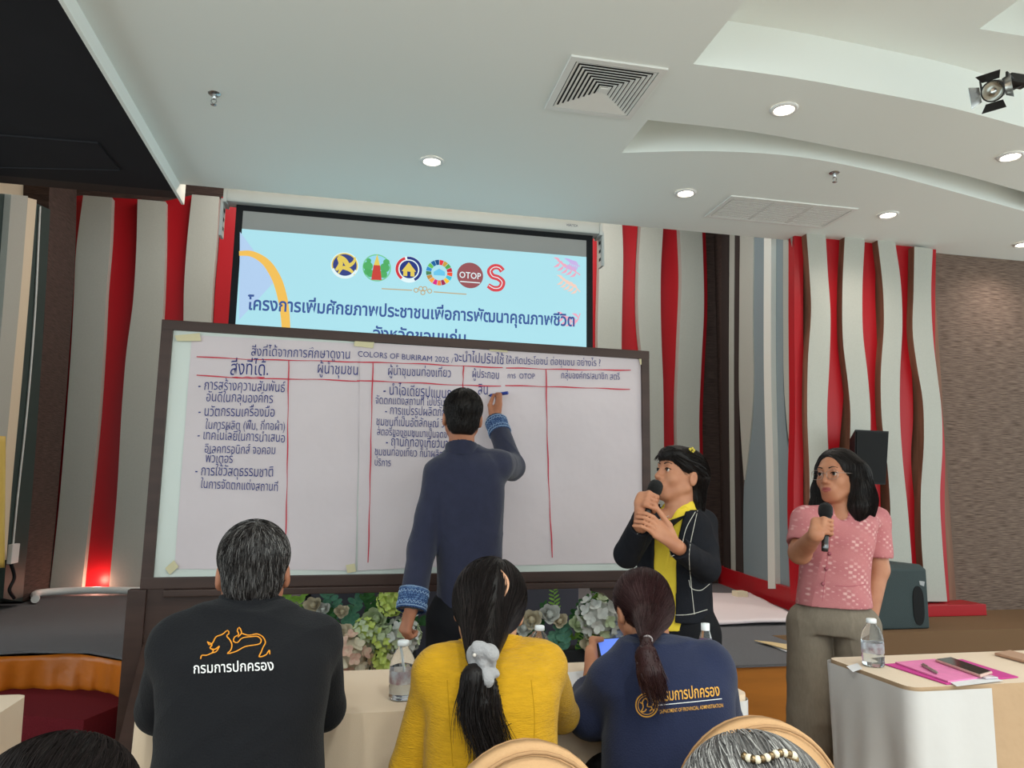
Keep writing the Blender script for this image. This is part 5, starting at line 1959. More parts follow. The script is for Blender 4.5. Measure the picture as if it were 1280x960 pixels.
stroke(b, bj, [(664, 850), (668, 890), (666, 958)], 0.0012, 14)
b.build('back_seams', py)
# hair: sleek cap, gathered at the nape
S = SDF(*bounds([HC, P(606, 830, Y=1.6)], 0.17), 0.004)
T = lambda x, y, z: HC + HR @ (V(x, y, z) * hsY)
S.ell(T(0, -0.014, 0.030), V(0.088, 0.106, 0.090) * hsY, 0.01, HR)
S.ell(T(0, 0.110, -0.035), (0.082, 0.085, 0.085), 0.01, HR, 'd')
tie = P(604, 829, Y=1.585)
S.cap(T(0, -0.055, -0.02), tie + V(0, 0.02, 0.014), 0.070, 0.032, 0.05)
hr = S.build('hair', [m_hairb], py)
bh = bvh_of(hr)
# parting: a pale line of scalp, combed strands to both sides
cr = P(630, 738, Y=1.72)
b = MB().mat(m_hairb)
strands(b, surface_roots(hr, 2300), lambda p: nrm(tie - p) * 1.1 + np.cross(nrm(tie - p), HR[:, 1]) * 0.25 * (1 if (p - HC) @ HR[:, 0] > 0.02 else -1), (5, 9), 0.012, 0.0009, bh, 0.0022, 0.10, [m_hairb, m_hairb, m_hairb2])
b.build('hair_strands', hr)
b = MB().mat(sk_light)
pp = [onto(bh, x, y, 0.002) for x, y in smooth_line([(626, 713), (632, 724), (633, 736), (630, 746)], 14)]
wv = [0.0015, 0.003, 0.0045, 0.006, 0.007, 0.0078, 0.008, 0.0078, 0.007, 0.006, 0.0048, 0.0035, 0.0025, 0.001]
v = []
for p, w_ in zip(pp, wv):
    v += [p - CR * w_ * 0.7, p + CR * w_ * 0.7]
b.raw(v, [(2 * i, 2 * i + 2, 2 * i + 3, 2 * i + 1) for i in range(13)], True)
b.build('scalp_parting', hr)
S = SDF(*bounds([tie, P(615, 940, Y=1.55)], 0.09), 0.004)
tail = [tie, P(594, 848, Y=1.555), P(597, 880, Y=1.545), P(607, 905, Y=1.545), P(613, 926, Y=1.545)]
S.chain(tail, [0.018, 0.025, 0.024, 0.020, 0.010], 0.02)
S.cap(P(612, 855, Y=1.56), P(622, 885, Y=1.55), 0.016, 0.010, 0.02)
tl = S.build('ponytail', [m_hairb], py)
b = MB()
tw = nrm(tail[-1] - tail[0])
strands(b, surface_roots(tl, 700), lambda p: tw + CR * 0.25 * math.sin(p[2] * 40), (5, 10), 0.013, 0.0010, None, 0.003, 0.16, [m_hairb, m_hairb2, m_hairb])
for q in ((626, 905), (632, 908), (600, 926), (628, 930), (592, 918), (598, 932)):
    a_ = tail[2] + CR * RNG.normal() * 0.012
    e_ = P(q[0], q[1], Y=1.54)
    b.mat(m_hairb).tube(smooth_line([a_, (a_ + e_) / 2 + V(0, -0.01, -0.012), e_, e_ + CR * 0.012 * np.sign(q[0] - 610) + V(0, 0, 0.006)], 14), [0.003 * (1 - 0.8 * j / 13) for j in range(14)], 5)
b.tube(smooth_line([tail[1] - CR * 0.02, P(580, 880, Y=1.56), P(584, 893, Y=1.56), tail[2]], 16), 0.0008, 4)
b.build('hair_strands', tl)
m_scr = M('grey_velvet', (150, 147, 148), 0.9, 0.1, bump=(70, 0.6), sheen=0.2)
sc = P(604, 828, Y=1.555)
S = SDF(*bounds([sc], 0.08), 0.0025)
for i in range(9):
    a = 2 * math.pi * i / 9
    q = sc + CR * 0.017 * math.cos(a) + V(0, 0, 1) * 0.026 * math.sin(a) + V(0, 0.012 * math.cos(2 * a), 0)
    S.ell(q, (0.013 + 0.003 * (i % 2), 0.024, 0.013 + 0.003 * ((i + 1) % 3)), 0.003, face_frame(30 * i, 20 * i, 25 * i))
S.ell(sc, (0.015, 0.020, 0.022), 0.003)
S.build('scrunchie', [m_scr], py, wrinkle=folds(0.0022, 77, 60))
MB().mat(m_eyew).sphere(P(593, 819, Y=1.53), 0.004, 10).build('pearl', py)
lower_body(py, hipc, r_, fw, m_black_tr)

# ================================================================== seated woman in navy
HC = P(803, 762, Y=2.0)
HR = face_frame(2, -20, -3)
pn = thing('person', 'woman in a navy jacket with gold lettering on the back, seated and holding a phone', 'person', (HC[0], 1.80, 0.0))
m_nv = M('navy_jacket_cloth', (34, 40, 66), 0.88, 0.2, bump=(280, 0.25), vary=(20, 0.1), sheen=0.1)
fB = face_frame(-8)
r_, fw = fB[:, 0], fB[:, 1]
LV = [lvl(818, 800, 1.86, 42, 0.06), lvl(824, 818, 1.84, 62, 0.085), lvl(829, 846, 1.82, 82, 0.115), lvl(836, 890, 1.79, 82, 0.12), lvl(836, 960, 1.76, 84, 0.125), lvl(836, 1060, 1.74, 90, 0.135)]
nb = P(814, 800, Y=1.875)
shL, shR = P(768, 857, Y=1.85), P(885, 836, Y=1.82)
elL, elR = P(738, 893, Y=1.90), P(902, 905, Y=1.90)
wrL = P(741, 848, Y=2.10)
phc = P(777, 810, Y=2.16)
wrR = V(elR[0] - 0.14, 2.12, 0.80)
hipc = LV[-1][0]
lo, hi = bounds([HC, shL, shR, elL, elR, wrL, wrR, hipc - V(0, 0, 0.05), phc + V(0, 0.1, 0)], 0.15)
S = SDF(lo, hi, 0.005)
hsN = 0.92
add_head(S, HC, HR, hsN)
S.cap(HC + HR @ V(0, -0.03, -0.06), nb - V(0, 0, 0.05), 0.047, 0.052, 0.02)
S.loft(shrink(LV, 0.022), r_, fw, 0.03)
S.chain([nb - V(0, 0, 0.045), shL, elL, wrL], [0.035, 0.04, 0.032, 0.024], 0.02)
S.chain([nb - V(0, 0, 0.045), shR, elR, wrR], [0.035, 0.04, 0.032, 0.024], 0.02)
up_p = nrm(V(0.05, 0.75, 0.66))                # the phone leans back
n_p = nrm(np.cross(CR, up_p))
side_p = np.cross(up_p, n_p)
if side_p @ CR < 0:
    side_p = -side_p
fn_ = n_p if n_p @ CF < 0 else -n_p            # screen side, towards the holder
pl = phc - side_p * 0.072                      # left short edge of the phone held sideways
hand_dir = nrm(pl - wrL)
for i in range(4):
    kn = wrL + (pl - wrL) * 0.62 + V(-0.014, 0.004, 0.012) + up_p * (0.024 - 0.016 * i)
    S.cap(wrL, kn, 0.020, 0.0115, 0.014)
    S.chain([kn, pl - fn_ * 0.014 + up_p * (0.026 - 0.017 * i) - side_p * 0.004, pl - fn_ * 0.015 + up_p * (0.024 - 0.016 * i) + side_p * 0.032], [0.0105, 0.0092, 0.0078], 0.003)
S.chain([wrL + (pl - wrL) * 0.45 + up_p * 0.02, pl - side_p * 0.010 + up_p * 0.030 + fn_ * 0.010, pl + side_p * 0.016 + up_p * 0.024 + fn_ * 0.016], [0.014, 0.0108, 0.0085], 0.005)
hand(S, wrR, V(-0.3, 0.9, -0.05), V(0, 0, -1), V(-1, 0, 0), (12, 15, 10), 0.92)
S.build('body', [sk_mid], pn)
S = SDF(lo - 0.03, hi + 0.03, 0.006)
S.loft(LV, r_, fw, 0.02)
S.cap(nb - V(0, 0, 0.045), shL, 0.040, 0.056, 0.04)
S.cap(nb - V(0, 0, 0.038), shR, 0.042, 0.060, 0.05)
S.chain([shL, elL], [0.064, 0.058], 0.02)
S.chain([elL, elL + (wrL - elL) * 0.45], [0.060, 0.058], 0.02)
S.plane(V(0, 0, 0.42), V(0, 0, -1))
S.chain([shR, elR, wrR], [0.066, 0.058, 0.048], 0.02)
dv = nrm(wrL - elL)
S.ell(elL + (wrL - elL) * 0.45 + dv * 0.075, (0.08, 0.08, 0.08), 0, None, 'd')
S.ell(wrR + nrm(wrR - elR) * 0.06, (0.065, 0.065, 0.065), 0, None, 'd')
jk = S.build('jacket', [m_nv], pn, wrinkle=folds(0.008, 31, 12, along=(0.5, 0, 0.9)))
bj = bvh_of(jk)
collar(pn, HC, HR, hsN, nb, 0.074, 0.064, 0.016, -0.05, M('dark_navy_rib', (26, 32, 56), 0.9), fw)
m_goldt = M('gold_embroidery', (206, 150, 62), 0.6)
b = MB().mat(m_goldt)
for rad, w_ in ((13.6, 0.0016), (10.8, 0.0009)):
    b.tube([onto(bj, 808.5 + rad * math.cos(a), 881.5 + rad * 1.08 * math.sin(a), 0.001) for a in np.linspace(0, 2 * math.pi, 40)[:-1]], w_, 5, closed=True)
for L in ([(801, 890), (804, 884), (803, 877), (807, 873), (810, 877), (809, 883), (814, 884), (817, 889)], [(801, 890), (806, 889), (808, 886)], [(814, 884), (817, 879), (815, 874), (818, 876)], [(804, 880), (800, 878)], [(812, 889), (815, 886)]):
    stroke(b, bj, L, 0.0014, 20, 0.0005)
b.build('back_emblem', pn)
b = MB().mat(m_goldt)
cloth_text(b, bj, 'กรมการปกครอง', 824, 877, 899, 870, 1.75, 0.012)
cloth_text(b, bj, 'DEPARTMENT OF PROVINCIAL ADMINISTRATION', 825, 892, 903, 884, 1.9, 0.004)
b.build('back_lettering', pn)
b = MB().mat(M('white_embroidery', (225, 222, 220), 0.7))
stroke(b, bj, [(823, 881.5), (860, 878), (902, 873.5)], 0.0011, 16)
b.build('back_line', pn)
S = SDF(*bounds([HC, P(815, 805, Y=1.72)], 0.16), 0.004)
T = lambda x, y, z: HC + HR @ (V(x, y, z) * hsN)
S.ell(T(0, -0.014, 0.032), V(0.083, 0.102, 0.088) * hsN, 0.01, HR)
S.ell(T(0, 0.110, -0.035), (0.082, 0.085, 0.085), 0.01, HR, 'd')
tie = P(808, 800, Y=1.755)
S.cap(T(0.0, -0.062, -0.02), tie, 0.055, 0.014, 0.04)
for q in (-1, 1):
    S.ell(T(q * 0.090, 0.010, -0.03), (0.022, 0.034, 0.042), 0.008, HR, 'd')
hr = S.build('hair', [m_hairr], pn)
bh = bvh_of(hr)
b = MB()
strands(b, surface_roots(hr, 2200), lambda p: nrm(tie - p), (5, 9), 0.011, 0.0009, bh, 0.0022, 0.10, [m_hairr, m_hairr, m_hairr2])
b.build('hair_strands', hr)
tail = [tie, P(808, 820, Y=1.685), P(813, 842, Y=1.665), P(820, 862, Y=1.66)]
S = SDF(*bounds(tail, 0.09), 0.004)
S.chain(tail, [0.011, 0.021, 0.026, 0.016], 0.02)
tl = S.build('ponytail', [m_hairr], pn)
b = MB()
tw = nrm(tail[-1] - tail[1])
strands(b, surface_roots(tl, 600), lambda p: tw + V(0, 0.02, 0), (2, 4), 0.011, 0.0010, None, 0.003, 0.14, [m_hairr, m_hairr2, m_hairr])
b.build('hair_strands', tl)
MB().mat(M('pale_hair_tie', (150, 140, 140), 0.6)).tube([tie + (CR * math.cos(a) + CU * math.sin(a)) * 0.011 + V(0, -0.006, 0) for a in np.linspace(0, 2 * math.pi, 20)[:-1]], 0.003, 6, closed=True).build('hair_tie', pn)
q = wrL + (elL - wrL) * 0.12
d_ = nrm(wrL - elL)
s1 = nrm(np.cross(d_, V(0, 0, 1)))
s2 = np.cross(d_, s1)
MB().mat(M('gold_bracelet', (214, 172, 84), 0.25, metal=1)).tube([q + (s1 * math.cos(a) + s2 * math.sin(a)) * 0.028 for a in np.linspace(0, 2 * math.pi, 28)[:-1]], 0.0018, 6, closed=True).build('bracelet', pn)
MB().mat(M('gold_bracelet', (214, 172, 84), 0.25, metal=1)).sphere(T(0.077, 0.0, -0.048), 0.005, 10).build('earring', pn)
lower_body(pn, hipc, r_, fw, m_black_tr)
ph = thing('smartphone', 'dark smartphone with a lit blue screen held by the woman in navy', 'phone', phc)
Rp = np.array([side_p, up_p, np.cross(side_p, up_p)]).T
if Rp[:, 2] @ fn_ < 0:
    Rp = np.array([side_p, -up_p, np.cross(side_p, -up_p)]).T
MB().mat(m_bk).box((-0.072, -0.036, -0.004), (0.072, 0.036, 0.004), R=Rp, c=phc, bev=0.003).build('case', ph)
MB().mat(M('phone_screen', (90, 120, 210), 0.2, emit=0.6)).box((-0.066, -0.032, 0.0041), (0.064, 0.032, 0.0046), R=Rp, c=phc).build('screen', ph)
b = MB().mat(M('phone_icons', (150, 210, 220), 0.2, emit=0.6))
for i in range(4):
    b.box((0.05, -0.02 + i * 0.012, 0.0047), (0.06, -0.013 + i * 0.012, 0.0050), R=Rp, c=phc)
b.build('icons', ph)

# ================================================================== standing woman in the black blazer
DY = 2.68
HC = P(850, 595, Y=DY)
HR = face_frame(62, 14, 0)          # looks to the left and up at the board
HR = face_frame(180 - 66 - 12 + 0, 13, 0)
w1 = thing('person', 'woman in a black blazer over a yellow shirt holding a microphone in both hands', 'person', (P(845, 700, Y=DY)[0], DY, 0))
TB = face_frame(128)
r_, fw = TB[:, 0], TB[:, 1]
LV = [lvl(847, 634, DY, 20, 0.055), lvl(845, 645, DY, 38, 0.085), lvl(844, 665, DY, 47, 0.105), lvl(842, 700, DY, 46, 0.115), lvl(843, 735, DY, 46, 0.112), lvl(842, 772, DY, 49, 0.125)]
LVs = LV
nb = P(850, 630, Y=DY)
shR, shL = nb + r_ * 0.155 + V(0, 0, -0.055), nb - r_ * 0.155 + V(0, 0, -0.055)
shR, shL = P(808, 650, Y=DY - 0.03), P(879, 655, Y=DY + 0.02)
elR, elL = P(784, 692, Y=DY - 0.12), P(883, 710, Y=DY - 0.14)
mic0, mic1 = P(803, 660, Y=DY - 0.28), P(820, 607, Y=DY - 0.22)   # butt end, head
ma = nrm(mic1 - mic0)
g1 = mic1 - ma * 0.075
wrR = g1 + V(-0.035, -0.005, -0.070)
wrL = P(846, 683, Y=DY - 0.30)
hipc = P(845, 790, Y=DY)
hipL, hipR = hipc - r_ * 0.08, hipc + r_ * 0.08
knL, knR = hipL + V(0, 0, -0.34), hipR + V(0, -0.02, -0.34)
anL, anR = V(knL[0], knL[1], 0.08), V(knR[0], knR[1], 0.08)
lo, hi = bounds([HC, shL, shR, elL, elR, mic0, anL, anR], 0.14)
S = SDF(lo, hi, 0.004)
hs1 = 0.95
add_head(S, HC, HR, hs1)
S.cap(HC + HR @ V(0, -0.02, -0.06), nb - V(0, 0, 0.05), 0.044, 0.050, 0.02)
S.loft(shrink(LV, 0.03), r_, fw, 0.03)
S.chain([nb - V(0, 0, 0.045), shR, elR, wrR], [0.03, 0.038, 0.032, 0.023], 0.02)
S.chain([nb - V(0, 0, 0.045), shL, elL, wrL], [0.03, 0.038, 0.032, 0.023], 0.02)
legs(S, (hipL, hipR), (knL, knR), (anL, anR), 0.065, 0.042, 0.03)
S.cap(nb + fw * 0.022, nb + fw * 0.050 - V(0, 0, 0.06), 0.044, 0.030, 0.02)
fist(S, wrR, g1, ma, V(-0.55, -0.75, 0.1), 0.0135, 0.0015, 0.86)
# second hand lies over the lower end of the microphone, fingers to the left
gl = mic0 + ma * 0.035
dl_ = nrm(gl - wrL)
for i in range(4):
    kn = wrL + dl_ * 0.085 + ma * (0.026 - 0.017 * i)
    S.cap(wrL, kn, 0.017, 0.0098, 0.012)
    tp = gl + ma * (0.028 - 0.0175 * i)
    S.chain([kn, kn * 0.45 + tp * 0.55 - CF * 0.010 + V(0, 0, 0.002), tp - CR * 0.010 - CF * 0.022, tp - CR * 0.034 - CF * 0.010], [0.0086, 0.0077, 0.0070, 0.0060], 0.0008)
S.chain([wrL + dl_ * 0.02 + ma * 0.018, wrL + dl_ * 0.05 + ma * 0.045 - CF * 0.006, gl + ma * 0.052 + CR * 0.020 - CF * 0.015], [0.0145, 0.0115, 0.0085], 0.005)
lp = lips_of(HC, HR, hs1)
S.build('body', [sk_mid, m_lip], w1, assign=lp)
face_bits(w1, HC, HR, hs1, (0, 1, 0.05), True, m_hairb)
# shirt
m_ysh = M('yellow_shirt', (226, 196, 62), 0.8, 0.2, bump=(200, 0.2))
S = SDF(*bounds([LV[0][0], LV[-1][0], hipc], 0.24), 0.005)
S.loft(shrink(LV, 0.010) [:-1] + [(LV[-1][0] - V(0, 0, 0.03), LV[-1][1] - 0.012, LV[-1][2] - 0.012)], r_, fw, 0.02)
S.cap(nb - V(0, 0, 0.05), nb - V(0, 0, 0.012), 0.064, 0.055, 0.03)
S.cap(nb + fw * 0.06 + V(0, 0, 0.05), nb + fw * 0.085 + V(0, 0, -0.045), 0.050, 0.010, 0.006, None, 'd')
S.build('shirt', [m_ysh], w1, wrinkle=folds(0.004, 41, 22))
b = MB().mat(m_ysh)
for q in (-1, 1):
    c0 = nb + fw * 0.066 + r_ * 0.012 * q + V(0, 0, -0.035)
    b.prism([nb + fw * 0.046 + r_ * 0.046 * q + V(0, 0, -0.004), c0, c0 + r_ * 0.036 * q + V(0, 0, -0.03) - fw * 0.004, nb + fw * 0.022 + r_ * 0.062 * q + V(0, 0, -0.024)], fw * 0.006)
b.build('shirt_collar', w1)
m_blz = M('black_denim_blazer', (26, 27, 33), 0.85, 0.2, bump=(300, 0.3), vary=(10, 0.15))
S = SDF(lo - 0.04, hi + 0.04, 0.005)
S.loft(LV, r_, fw, 0.02)
S.cap(nb - V(0, 0, 0.035), shR, 0.046, 0.052, 0.04)
S.cap(nb - V(0, 0, 0.035), shL, 0.046, 0.052, 0.04)
S.cap(nb - V(0, 0, 0.022) + fw * 0.01, nb + V(0, 0, 0.10) + fw * 0.01, 0.070, 0.076, 0.004, None, 'd')
# front opening, wider at the neck
for z0, z1, wa, wb_ in ((0.06, -0.16, 0.075, 0.046), (-0.16, -0.62, 0.046, 0.036)):
    a_, c_ = nb + fw * 0.155 + V(0, 0, z0), nb + fw * 0.155 + V(0, 0, z1)
    S.cap(a_, c_, wa, wb_, 0.01, (fw, 2.6), 'd')
S.chain([shR, elR, wrR + (elR - wrR) * 0.15], [0.055, 0.048, 0.038], 0.014)
S.chain([shL, elL, wrL + (elL - wrL) * 0.12], [0.056, 0.050, 0.040], 0.014)
for w_, e_, q in ((wrR, elR, 0.15), (wrL, elL, 0.12)):
    d_ = nrm(w_ - e_)
    S.ell(w_ + (e_ - w_) * q + d_ * 0.062, (0.06, 0.06, 0.06), 0, None, 'd')
S.plane(LV[-1][0], V(0, 0, -1))
bz = S.build('blazer', [m_blz], w1, wrinkle=folds(0.006, 43, 17))
bj = bvh_of(bz)
b = MB().mat(M('white_topstitching', (205, 200, 190), 0.7))
for L in ([(869, 640), (858, 660), (852, 685)], [(848, 628), (853, 640), (843, 655), (836, 662)], [(846, 634), (850, 642), (838, 659)], [(841, 636), (846, 645), (835, 660)], [(838, 662), (838, 690), (838, 720), (840, 745), (842, 768)],
          [(872, 638), (866, 665), (862, 685), (864, 730), (868, 768)], [(861, 725), (864, 735), (875, 738), (887, 730)], [(830, 690), (837, 696), (843, 694)], [(840, 769), (862, 768), (884, 762)]):
    stroke(b, bj, L, 0.0013, 22, 0.0003)
b.build('topstitching', w1)
for q, (ca, cb, cc_) in ((1, ((848, 628), (858, 645), (836, 668))), (-1, ((822, 634), (812, 650), (815, 672)))):
    b = MB().mat(m_blz)
    pts = [onto(bj, *ca, 0.004), onto(bj, *cb, 0.007), onto(bj, *cc_, 0.005), onto(bj, (ca[0] + cc_[0]) / 2 - 1, (ca[1] + cc_[1]) / 2, 0.006)]
    b.prism(pts, -CF * 0.004)
    b.build('lapel', w1)
S = SDF(*bounds([hipc + V(0, 0, 0.05), anL, anR], 0.18), 0.007)
S.loft([(hipc + V(0, 0, 0.09), 0.135, 0.105), (hipc, 0.15, 0.115), (hipc - V(0, 0, 0.1), 0.15, 0.11)], r_, fw, 0.03)
legs(S, (hipL, hipR), (knL, knR), (anL, anR), 0.090, 0.065, 0.052)
S.plane(V(0, 0, 0.04), V(0, 0, -1))
S.build('trousers', [m_black_tr], w1)
for a_ in (anL, anR):
    S = SDF(*bounds([V(a_[0], a_[1], 0.03)], 0.22), 0.007)
    shoe(S, a_, fw)
    S.build('shoe', [m_shoe], w1)
# hair: fringe, swept back, down to the shoulder blades
T = lambda x, y, z: HC + HR @ (V(x, y, z) * hs1)
S = SDF(*bounds([HC, P(880, 640, Y=DY)], 0.17), 0.004)
S.ell(T(0, -0.020, 0.036), V(0.083, 0.098, 0.085) * hs1, 0.01, HR)
S.ell(T(0, 0.112, -0.030), V(0.086, 0.088, 0.088), 0.012, HR, 'd')
S.ell(T(0, 0.056, 0.074), V(0.066, 0.040, 0.028), 0.045, HR)
for q in (-1, 1):
    S.ell(T(q * 0.090, 0.012, -0.022), (0.026, 0.040, 0.042), 0.008, HR, 'd')
S.cap(T(-0.02, -0.075, 0.01), T(0, -0.090, -0.10), 0.040, 0.036, 0.03)
S.chain([T(0, -0.085, -0.08), T(0.0, -0.095, -0.14), T(0.01, -0.10, -0.19)], [0.042, 0.036, 0.018], 0.03, (HR[:, 1], 0.8))
hr = S.build('hair', [m_hairb], w1)
bh = bvh_of(hr)
b = MB()
strands(b, surface_roots(hr, 1600), lambda p: HR @ V(0, -0.8, -0.15) if (p - HC)[2] > 0.0 else V(0.05, 0, -1), (5, 9), 0.011, 0.0010, bh, 0.002, 0.12, [m_hairb, m_hairb, m_hairb2])
for i in range(26):
    x0 = (i / 25 - 0.5) * 0.10
    b.mat(m_hairb).tube(smooth_line([T(x0 * 0.8, 0.068, 0.088), T(x0, 0.092, 0.062), T(x0 * 1.15 + 0.004, 0.096, 0.036 + 0.012 * RNG.random())], 8), [0.0028, 0.0027, 0.0025, 0.0022, 0.0019, 0.0015, 0.001, 0.0005], 5)
b.build('hair_strands', hr)
b = MB().mat(M('yellow_hair_clip', (200, 180, 70), 0.3))
hcp = onto(bh, 864, 564, 0.004)
for q in range(5):
    a = 2 * math.pi * q / 5
    b.sphere(hcp + (CR * math.cos(a) + CU * math.sin(a)) * 0.008, 0.006, 8)
b.build('hair_clip', w1)


def microphone(label, m0, m1):
    a = nrm(m1 - m0)
    t = thing('microphone', label, 'microphone', m0, 'handheld microphones')
    r0 = nrm(np.cross(a, V(0.3, 1, 0)))
    R = np.array([r0, np.cross(a, r0), a]).T
    L = np.linalg.norm(m1 - m0)
    MB().mat(m_bk).lathe([(0, 0), (0.011, 0.0), (0.0115, 0.01), (0.0135, L - 0.055), (0.018, L - 0.035), (0.018, L - 0.03)], m0, 20, R).build('handle', t)
    MB().mat(M('grey_mic_ring', (110, 110, 112), 0.3, metal=1)).lathe([(0.0115, 0.0), (0.0122, 0.001), (0.0125, 0.018), (0.0115, 0.019)], m0 + a * 0.008, 20, R).build('end_ring', t)
    MB().mat(M('black_mic_mesh', (22, 22, 24), 0.5, 0.4, bump=(900, 1.0))).lathe([(0.019, -0.030), (0.0255, -0.015), (0.026, 0.0), (0.0245, 0.012), (0.019, 0.021), (0.010, 0.0265), (0, 0.028)], m1 - a * 0.008, 24, R).build('mesh_head', t)
    return t


microphone('black microphone held in both hands by the woman in the black blazer', mic0, mic1)

# ================================================================== standing woman in pink
DY = 2.72
HC = P(1047, 595, Y=DY)
HR = face_frame(180 - 52 - 12, 2, 2)
w2 = thing('person', 'woman with glasses in a pink patterned blouse and grey trousers holding a microphone', 'person', (P(1050, 700, Y=DY)[0], DY, 0))
TB = face_frame(142)
r_, fw = TB[:, 0], TB[:, 1]
LV = [lvl(1052, 636, DY, 22, 0.055), lvl(1051, 646, DY, 38, 0.075), lvl(1047, 668, DY, 44, 0.092), lvl(1044, 700, DY, 42, 0.098), lvl(1042, 730, DY, 42, 0.102), lvl(1042, 756, DY, 45, 0.112)]
nb = P(1053, 632, Y=DY)
shR, shL = P(1008, 651, Y=DY - 0.04), P(1094, 652, Y=DY + 0.01)
elR, elL = P(1000, 691, Y=DY - 0.08), P(1098, 712, Y=DY + 0.0)
mic0, mic1 = P(1031, 689, Y=DY - 0.27), P(1032, 635, Y=DY - 0.235)
ma = nrm(mic1 - mic0)
g1 = mic1 - ma * 0.075
wrR = P(1020, 668, Y=DY - 0.265)
wrL = P(1087, 778, Y=DY - 0.06)
hipc = P(1041, 775, Y=DY)
hipL, hipR = hipc - r_ * 0.087, hipc + r_ * 0.087
knL, knR = hipL + V(0.0, 0, -0.36), hipR + V(-0.02, 0, -0.36)
anL, anR = V(knL[0] + 0.0, knL[1], 0.08), V(knR[0] - 0.01, knR[1], 0.08)
lo, hi = bounds([HC, shL, shR, elL, elR, mic0, anL, anR, wrL - V(0, 0, 0.15)], 0.14)
S = SDF(lo, hi, 0.004)
hs2 = 0.96
add_head(S, HC, HR, hs2)
S.cap(HC + HR @ V(0, -0.02, -0.06), nb - V(0, 0, 0.06), 0.045, 0.050, 0.02)
S.loft(shrink(LV, 0.02), r_, fw, 0.03)
S.cap(nb - V(0, 0, 0.06), shR, 0.04, 0.04, 0.03)
S.cap(nb - V(0, 0, 0.06), shL, 0.04, 0.04, 0.03)
S.chain([shR, elR, wrR], [0.045, 0.041, 0.026], 0.02)
S.chain([shL, elL, wrL], [0.045, 0.040, 0.026], 0.02)
legs(S, (hipL, hipR), (knL, knR), (anL, anR), 0.065, 0.045, 0.03)
S.cap(nb + fw * 0.022, nb + fw * 0.052 - V(0, 0, 0.06), 0.044, 0.032, 0.02)
fist(S, wrR, g1, ma, V(-0.5, -0.85, 0.0), 0.0135, 0.0015, 0.88)
hand(S, wrL, V(-0.12, -0.05, -1), V(-0.8, -0.3, 0), V(-0.3, -1, 0), (22, 30, 20), 0.92)
lp = lips_of(HC, HR, hs2)
S.build('body', [sk_mid, m_lip], w2, assign=lp)
face_bits(w2, HC, HR, hs2, (0, 1, -0.02), True, m_hairb)
T = lambda x, y, z: HC + HR @ (V(x, y, z) * hs2)
# blouse
def pink_cloth():
    m = M('pink_patterned_silk', (206, 122, 128), 0.7, 0.25, bump=(220, 0.2))
    nt = m.node_tree
    bs = nt.nodes['Principled BSDF']
    tc = nt.nodes.new('ShaderNodeTexCoord')
    mp = nt.nodes.new('ShaderNodeMapping')
    mp.inputs['Rotation'].default_value = (0, math.radians(38), 0)
    mp.inputs['Scale'].default_value = (46, 20, 60)
    nt.links.new(tc.outputs['Object'], mp.inputs[0])
    vo = nt.nodes.new('ShaderNodeTexVoronoi')
    vo.distance = 'MANHATTAN'
    vo.inputs['Randomness'].default_value = 0.25
    vo.inputs['Scale'].default_value = 1
    nt.links.new(mp.outputs[0], vo.inputs['Vector'])
    rp = nt.nodes.new('ShaderNodeValToRGB')
    rp.color_ramp.elements[0].position, rp.color_ramp.elements[0].color = 0.25, (*lin((220, 174, 170)), 1)
    rp.color_ramp.elements[1].position, rp.color_ramp.elements[1].color = 0.62, (*lin((184, 112, 116)), 1)
    nt.links.new(vo.outputs['Distance'], rp.inputs[0])
    wv = nt.nodes.new('ShaderNodeTexWave')
    wv.bands_direction = 'DIAGONAL'
    wv.inputs['Scale'].default_value = 5
    wv.inputs['Distortion'].default_value = 2
    nt.links.new(tc.outputs['Object'], wv.inputs['Vector'])
    mx = nt.nodes.new('ShaderNodeMix')
    mx.data_type = 'RGBA'
    nt.links.new(wv.outputs['Fac'], mx.inputs['Factor'])
    nt.links.new(rp.outputs[0], mx.inputs['A'])
    mx.inputs['B'].default_value = (*lin((190, 120, 122)), 1)
    nt.links.new(mx.outputs['Result'], bs.inputs['Base Color'])
    return m


m_pk = pink_cloth()
S = SDF(lo - 0.03, hi + 0.03, 0.005)
S.loft(LV, r_, fw, 0.02)
S.cap(nb - V(0, 0, 0.04), shR, 0.046, 0.060, 0.05)
S.cap(nb - V(0, 0, 0.04), shL, 0.046, 0.060, 0.05)
S.chain([shR, shR + (elR - shR) * 0.62], [0.058, 0.060], 0.015)
S.chain([shL, shL + (elL - shL) * 0.66], [0.058, 0.061], 0.015)
for s_, e_, q in ((shR, elR, 0.62), (shL, elL, 0.66)):
    d_ = nrm(e_ - s_)
    S.ell(s_ + (e_ - s_) * q + d_ * 0.085, (0.085, 0.085, 0.085), 0, None, 'd')
S.cap(nb + fw * 0.07 + V(0, 0, 0.05), nb + fw * 0.09 + V(0, 0, -0.025), 0.060, 0.030, 0.01, None, 'd')
S.plane(LV[-1][0], V(0, 0, -1))
bl2 = S.build('blouse', [m_pk], w2, wrinkle=folds(0.005, 53, 20))
bj = bvh_of(bl2)
for x, y in ((1033, 711), (1029, 730), (1037, 692)):
    p = onto(bj, x, y, 0.002)
    MB().mat(M('pink_button', (150, 80, 90), 0.4)).sphere(p, (0.008, 0.006, 0.008), 12).build('button', w2)
b = MB().mat(M('pink_seam', (178, 96, 106), 0.8))
stroke(b, bj, [(1040, 645), (1037, 680), (1032, 715), (1028, 752)], 0.0013, 24, 0.0002)
stroke(b, bj, [(1044, 732), (1062, 733), (1082, 730)], 0.0013, 16, 0.0002)
b.build('seams', w2)
m_gt = M('grey_brown_trousers', (132, 120, 106), 0.85, 0.2, bump=(260, 0.25), vary=(40, 0.1), stretch=(3, 3, 1))
